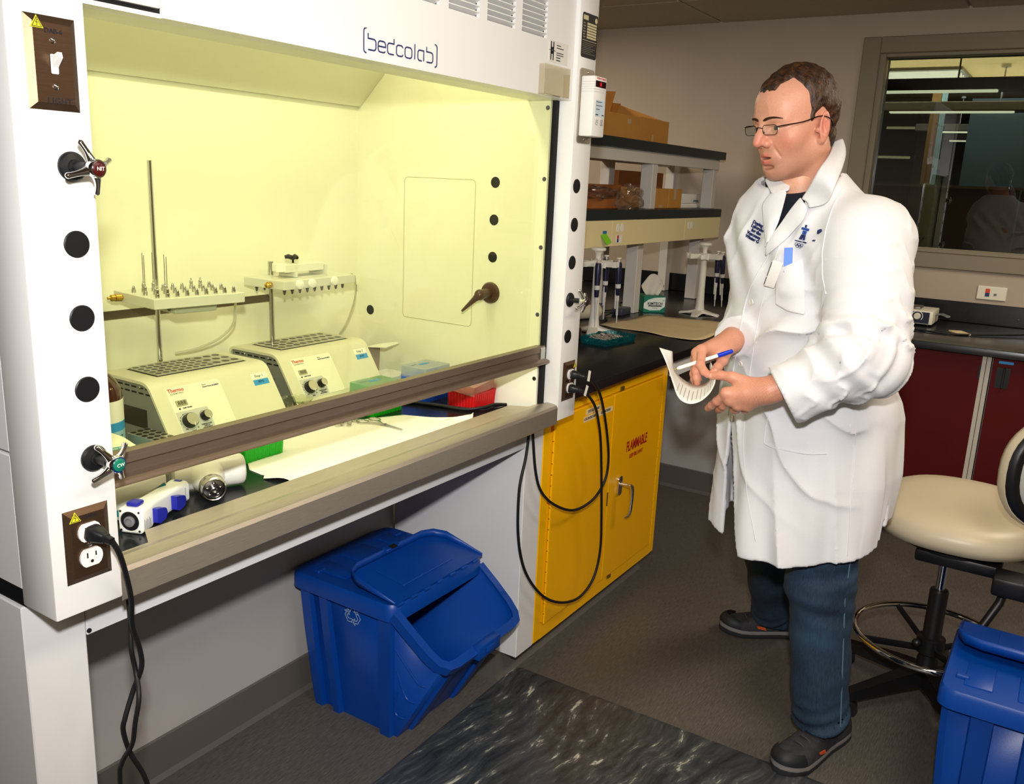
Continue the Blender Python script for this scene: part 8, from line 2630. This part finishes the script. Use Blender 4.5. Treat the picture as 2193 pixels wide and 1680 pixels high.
FLY = [(1.5015, -0.5392, 1.4055), (1.4922, -0.5365, 1.3717), (1.4899, -0.5300, 1.3375), (1.5053, -0.5177, 1.3018), (1.5041, -0.5129, 1.2664), (1.5069, -0.5065, 1.2303), (1.5154, -0.5009, 1.1924), (1.5078, -0.5000, 1.1569), (1.5073, -0.4986, 1.1193), (1.5220, -0.4925, 1.0788), (1.5255, -0.4903, 1.0401), (1.5346, -0.4868, 0.9993), (1.5396, -0.4847, 0.9589), (1.5321, -0.4889, 0.9219), (1.5215, -0.4945, 0.8855), (1.5098, -0.5019, 0.8500), (1.4947, -0.5138, 0.8167), (1.4808, -0.5251, 0.7829), (1.4786, -0.5338, 0.7458), (1.4726, -0.5467, 0.7112), (1.4693, -0.5586, 0.6756), (1.4680, -0.5700, 0.6392)]
ARMHOLE = [(1.5313, -0.6582, 1.5174), (1.5101, -0.6554, 1.5004), (1.4936, -0.6516, 1.4834), (1.4796, -0.6500, 1.4656), (1.4668, -0.6498, 1.4474), (1.4577, -0.6488, 1.4292), (1.4517, -0.6490, 1.4103), (1.4519, -0.6483, 1.3916), (1.4497, -0.6482, 1.3728), (1.4414, -0.6524, 1.3544), (1.4430, -0.6545, 1.3349), (1.4422, -0.6578, 1.3163), (1.4323, -0.6660, 1.2992), (1.4242, -0.6740, 1.2814)]
HIP_POCKET = [(1.4908, -0.5601, 0.9754), (1.4868, -0.5597, 0.9598), (1.4951, -0.5555, 0.9408), (1.4956, -0.5543, 0.9241), (1.4936, -0.5553, 0.9080), (1.4915, -0.5563, 0.8919), (1.4855, -0.5698, 0.8877), (1.4758, -0.5879, 0.8879), (1.4760, -0.6047, 0.8884), (1.4821, -0.6188, 0.8865), (1.4860, -0.6331, 0.8853), (1.4874, -0.6479, 0.8852), (1.4880, -0.6632, 0.8855), (1.4907, -0.6779, 0.8871), (1.4957, -0.6919, 0.8897), (1.5014, -0.7055, 0.8921)]
SIDE_SEAM = [(1.5297, -0.7603, 0.9456), (1.5439, -0.7597, 0.9147), (1.5440, -0.7618, 0.8873), (1.5428, -0.7641, 0.8600), (1.5410, -0.7661, 0.8327), (1.5390, -0.7681, 0.8053), (1.5383, -0.7700, 0.7775), (1.5388, -0.7717, 0.7488), (1.5403, -0.7734, 0.7201), (1.5404, -0.7753, 0.6915), (1.5403, -0.7774, 0.6629), (1.5395, -0.7795, 0.6344)]
YOKE = [(1.5167, -0.7531, 1.4983), (1.4934, -0.7710, 1.4836), (1.4857, -0.7858, 1.4690), (1.4853, -0.7993, 1.4544)]
BUTTONS = [((1.5220, -0.4769, 1.2326), (-0.820, 0.558, -0.125)), ((1.5384, -0.4614, 1.0716), (-0.783, 0.572, -0.246)), ((1.5649, -0.4463, 0.9185), (-0.681, 0.732, -0.017))]
TXT_F = ((1.5299, -0.4635, 1.4055), (-0.3999, -0.8696, -0.2896), (-0.0067, -0.3131, 0.9497), (-0.9165, 0.3817, 0.1194))
EMB_F = ((1.4833, -0.5928, 1.4032), (-0.3042, -0.9419, -0.1425), (0.0162, -0.1547, 0.9878), (-0.9525, 0.2982, 0.0623))
EMB2_F = ((1.4667, -0.6275, 1.4067), (-0.6392, -0.7535, -0.1541), (0.0521, -0.2423, 0.9688), (-0.7673, 0.6112, 0.1942))
BADGE_F = ((1.4762, -0.5358, 1.3096), (-0.5320, -0.8456, -0.0445), (-0.1400, 0.0359, 0.9895), (-0.8351, 0.5326, -0.1375))
STRIP_F = ((1.4787, -0.5656, 1.3563), (0.2171, -0.9724, 0.0860), (0.0967, 0.1091, 0.9893), (-0.9713, -0.2065, 0.1178))

M('coat_trim', (226, 226, 230), 0.85, bump=0.25, bscale=900)
M('coat_line', (206, 206, 212), 0.9)


def sheet(rows, name, par, th=0.003, mat='coat_trim', off=1):
    P_ = [[Vector(p) for p in r] for r in rows]
    o = MB().grid(P_).build(name, mat, par, 70)
    ss = o.modifiers.new('subdivision', 'SUBSURF'); ss.levels = 1; ss.render_levels = 2
    so_ = o.modifiers.new('thickness', 'SOLIDIFY'); so_.thickness = th; so_.offset = off
    return o


sheet(LAPEL_FAR, 'lapel', coat)
sheet(LAPEL_NEAR, 'lapel', coat)
sheet(COLLAR_FAR, 'collar', coat, 0.004, off=0)
sheet(COLLAR_NEAR, 'collar', coat, 0.004, off=0)
pk = sheet(POCKET, 'chest_pocket', coat, 0.0025)
for nm, pts, r in (('front_edge', PLACKET, 0.0022), ('fly_stitch', FLY, 0.0010), ('armhole_seam', ARMHOLE, 0.0014), ('hip_pocket_edge', HIP_POCKET, 0.0013), ('side_seam', SIDE_SEAM, 0.0012)):
    MB().tube(smoothpath(pts, 2), r, 6).build(nm, 'coat_trim', coat, 60)
for p, n in BUTTONS:
    MB().lathe([(0.0078, 0), (0.0078, 0.002), (0.0070, 0.0030), (0.0050, 0.0022), (0.0005, 0.0022)], p, n, 18).build('button', M('button_pearl', (226, 224, 220), 0.3), coat)


def fmat(fr, dx=0, dy=0, dz=0):
    p, x, y, n = (Vector(v) for v in fr)
    q = p + x * dx + y * dy + n * dz
    return Matrix(((x.x, y.x, n.x, q.x), (x.y, y.y, n.y, q.y), (x.z, y.z, n.z, q.z), (0, 0, 0, 1)))


tf = fmat(TXT_F)
for k, (t, dx) in enumerate((('Doping Control', 0.0), ('Laboratory', 0.0), ('for the', 0.0), ('Vancouver', -0.004), ('Winter Games', -0.004))):
    q = tf @ Vector((-0.016 + dx + (0.006 if k == 2 else 0), 0.018 - 0.0095 * k, 0.001))
    text('lettering', t[:8], 0.0115, 'ink_blue', coat, q, tf.to_3x3(), 'LEFT', bold=0.0002, ext=0.0012)
# stacked-stone emblem with rings
ef = fmat(EMB_F)
def blk(pts, nm, mt, fr_):
    MB().prism(pts, -0.003, 0.0012, fr_).build(nm, mt, coat, 0)
M('emblem_blue', (28, 70, 150), 0.6)
blk([(-0.002, 0.026), (0.001, 0.026), (0.0015, 0.020), (-0.0015, 0.020)], 'emblem_piece', 'ink_blue', ef)
blk([(-0.009, 0.019), (0.009, 0.019), (0.009, 0.0135), (-0.009, 0.0135)], 'emblem_piece', 'emblem_blue', ef)
blk([(-0.004, 0.012), (0.0045, 0.012), (0.0045, 0.004), (-0.004, 0.004)], 'emblem_piece', 'emblem_blue', ef)
blk([(-0.005, 0.003), (-0.0005, 0.003), (-0.003, -0.009), (-0.0085, -0.009)], 'emblem_piece', 'ink_blue', ef)
blk([(0.0, 0.003), (0.0045, 0.003), (0.0055, -0.009), (0.0015, -0.009)], 'emblem_piece', 'ink_blue', ef)
text('lettering', 'vancouver 2010', 0.0048, 'ink_blue', coat, ef @ Vector((-0.002, -0.0135, 0.001)), ef.to_3x3(), ext=0.0012)
for rx, ry in ((-0.0075, -0.0215), (0.0, -0.0215), (0.0075, -0.0215), (-0.0037, -0.025), (0.0037, -0.025)):
    MB().tube([ef @ Vector((-0.004 + rx + 0.0034 * math.cos(2 * PI * k / 14), ry + 0.0034 * math.sin(2 * PI * k / 14), 0.0006)) for k in range(14)], 0.0006, 5, closed=True).build('emblem_ring', 'ink_blue', coat)
e2 = fmat(EMB2_F)
blk([(-0.004, 0.012), (0.005, 0.017), (0.008, 0.012), (-0.001, 0.004)], 'emblem_piece', 'ink_blue', e2)
blk([(-0.007, -0.012), (-0.002, -0.010), (-0.003, -0.014), (-0.008, -0.015)], 'emblem_piece', 'ink_blue', e2)

# things in the chest pocket
bf = fmat(BADGE_F) @ Matrix.Rotation(-0.42, 4, 'Z') @ Matrix.Rotation(0.75, 4, 'Y')
bdg = thing('clip_badge', 'white clip-on badge hanging at the chest pocket', 'badge', tuple(bf @ Vector((0, 0, 0))))
MB().box((-0.012, -0.034, -0.004), (0.013, 0.036, 0.005), 0.002).xf(bf).build('case', 'white_plastic', bdg)
MB().box((-0.0135, -0.006, 0.001), (-0.0118, 0.030, 0.0052), 0.0004, 1).xf(bf).build('dark_window', M('badge_dark', (52, 52, 74), 0.3), bdg)
MB().box((-0.0135, -0.030, 0.003), (-0.0115, -0.010, 0.0056), 0.0004, 1).xf(bf).build('clip', 'dark_steel', bdg)
sf = fmat(STRIP_F, 0, 0, 0.004)
tag(MB().box((-0.0095, -0.040, -0.001), (0.0095, 0.018, 0.0012), 0.0004, 1).xf(sf).build('blue_card', M('card_blue', (16, 104, 232), 0.4)), 'bright blue card sticking out of the chest pocket', 'card')

# pen and paper slip in the hands
pen = thing('pen', 'white ballpoint pen with a blue cap held in the far hand', 'pen', X_['pen0'])
a, b, c = (Vector(X_[k]) for k in ('pen0', 'pen1', 'pcap'))
d = (b - a).normalized()
L1 = (c - a).length
MB().lathe([(0.0006, 0.0), (0.0022, 0.004), (0.0026, 0.0055), (0.0044, 0.010), (0.0046, 0.014), (0.0046, L1 + 0.004)], a, d, 16).build('barrel', 'white_plastic', pen)
MB().lathe([(0.0004, -0.0035), (0.0010, -0.002), (0.0020, 0.002), (0.0023, 0.0045)], a, d, 12).build('point', 'brass', pen)
MB().lathe([(0.0052, L1), (0.0054, L1 + 0.001), (0.0052, (b - a).length - 0.003), (0.0040, (b - a).length), (0.0005, (b - a).length + 0.0005)], a, d, 16).build('cap', M('cap_blue', (16, 52, 200), 0.25), pen)
A_, B_ = smoothpath(SLIP_A, 5), smoothpath(SLIP_B, 5)
rows = [[p.lerp(q, t) for p, q in zip(A_, B_)] for t in (0, 0.25, 0.5, 0.75, 1.0)]
slip = MB().grid(rows).build('paper_slip', M('slip_paper', (226, 224, 216), 0.8), None, 80)
so = slip.modifiers.new('thickness', 'SOLIDIFY'); so.thickness = 0.0004; so.offset = 0
tag(slip, 'curled printed paper slip pinched between thumb and finger', 'paper')
# printed lines on the outer side of the slip
for k in range(13):
    i0 = 18 + 2 * k
    p, q = A_[i0], B_[i0]
    n = (A_[i0 + 1] - A_[i0 - 1]).cross(q - p).normalized()
    for sgn in (1, -1):
        e = (A_[i0 + 1] - A_[i0]).normalized() * 0.0011
        t0_, t1_ = 0.10 + 0.05 * (k % 3), 0.62 + 0.10 * ((k * 7) % 4) / 3
        u, v = p.lerp(q, t0_) + n * sgn * 0.0007, p.lerp(q, t1_) + n * sgn * 0.0007
        MB().add([u, u + e, v + e, v], [(0, 1, 2, 3)]).build('print_line', M('print_grey', (96, 96, 98), 0.7), slip, 0, recalc=False)
# nails
M('nail', (222, 158, 140), 0.3)
for g, keys in ((L_, (('tt', 'ti'),)), (R_, (('tt', 'ti'),))):
    for tk, pk_ in keys:
        t_, p_ = Vector(g[tk]), Vector(g[pk_])
        dd_ = (t_ - p_).normalized()
        nn = Vector((-0.75, -0.55, 0.25)); nn = (nn - dd_ * nn.dot(dd_)).normalized()
        ww = dd_.cross(nn)
        mtx = Matrix(((dd_.x, ww.x, nn.x, 0), (dd_.y, ww.y, nn.y, 0), (dd_.z, ww.z, nn.z, 0), (0, 0, 0, 1)))
        MB().ell(t_ + nn * 0.0076 - dd_ * 0.001, (0.0065, 0.0052, 0.0016), 14, 8, mtx).build('nail', 'nail', person, 60)
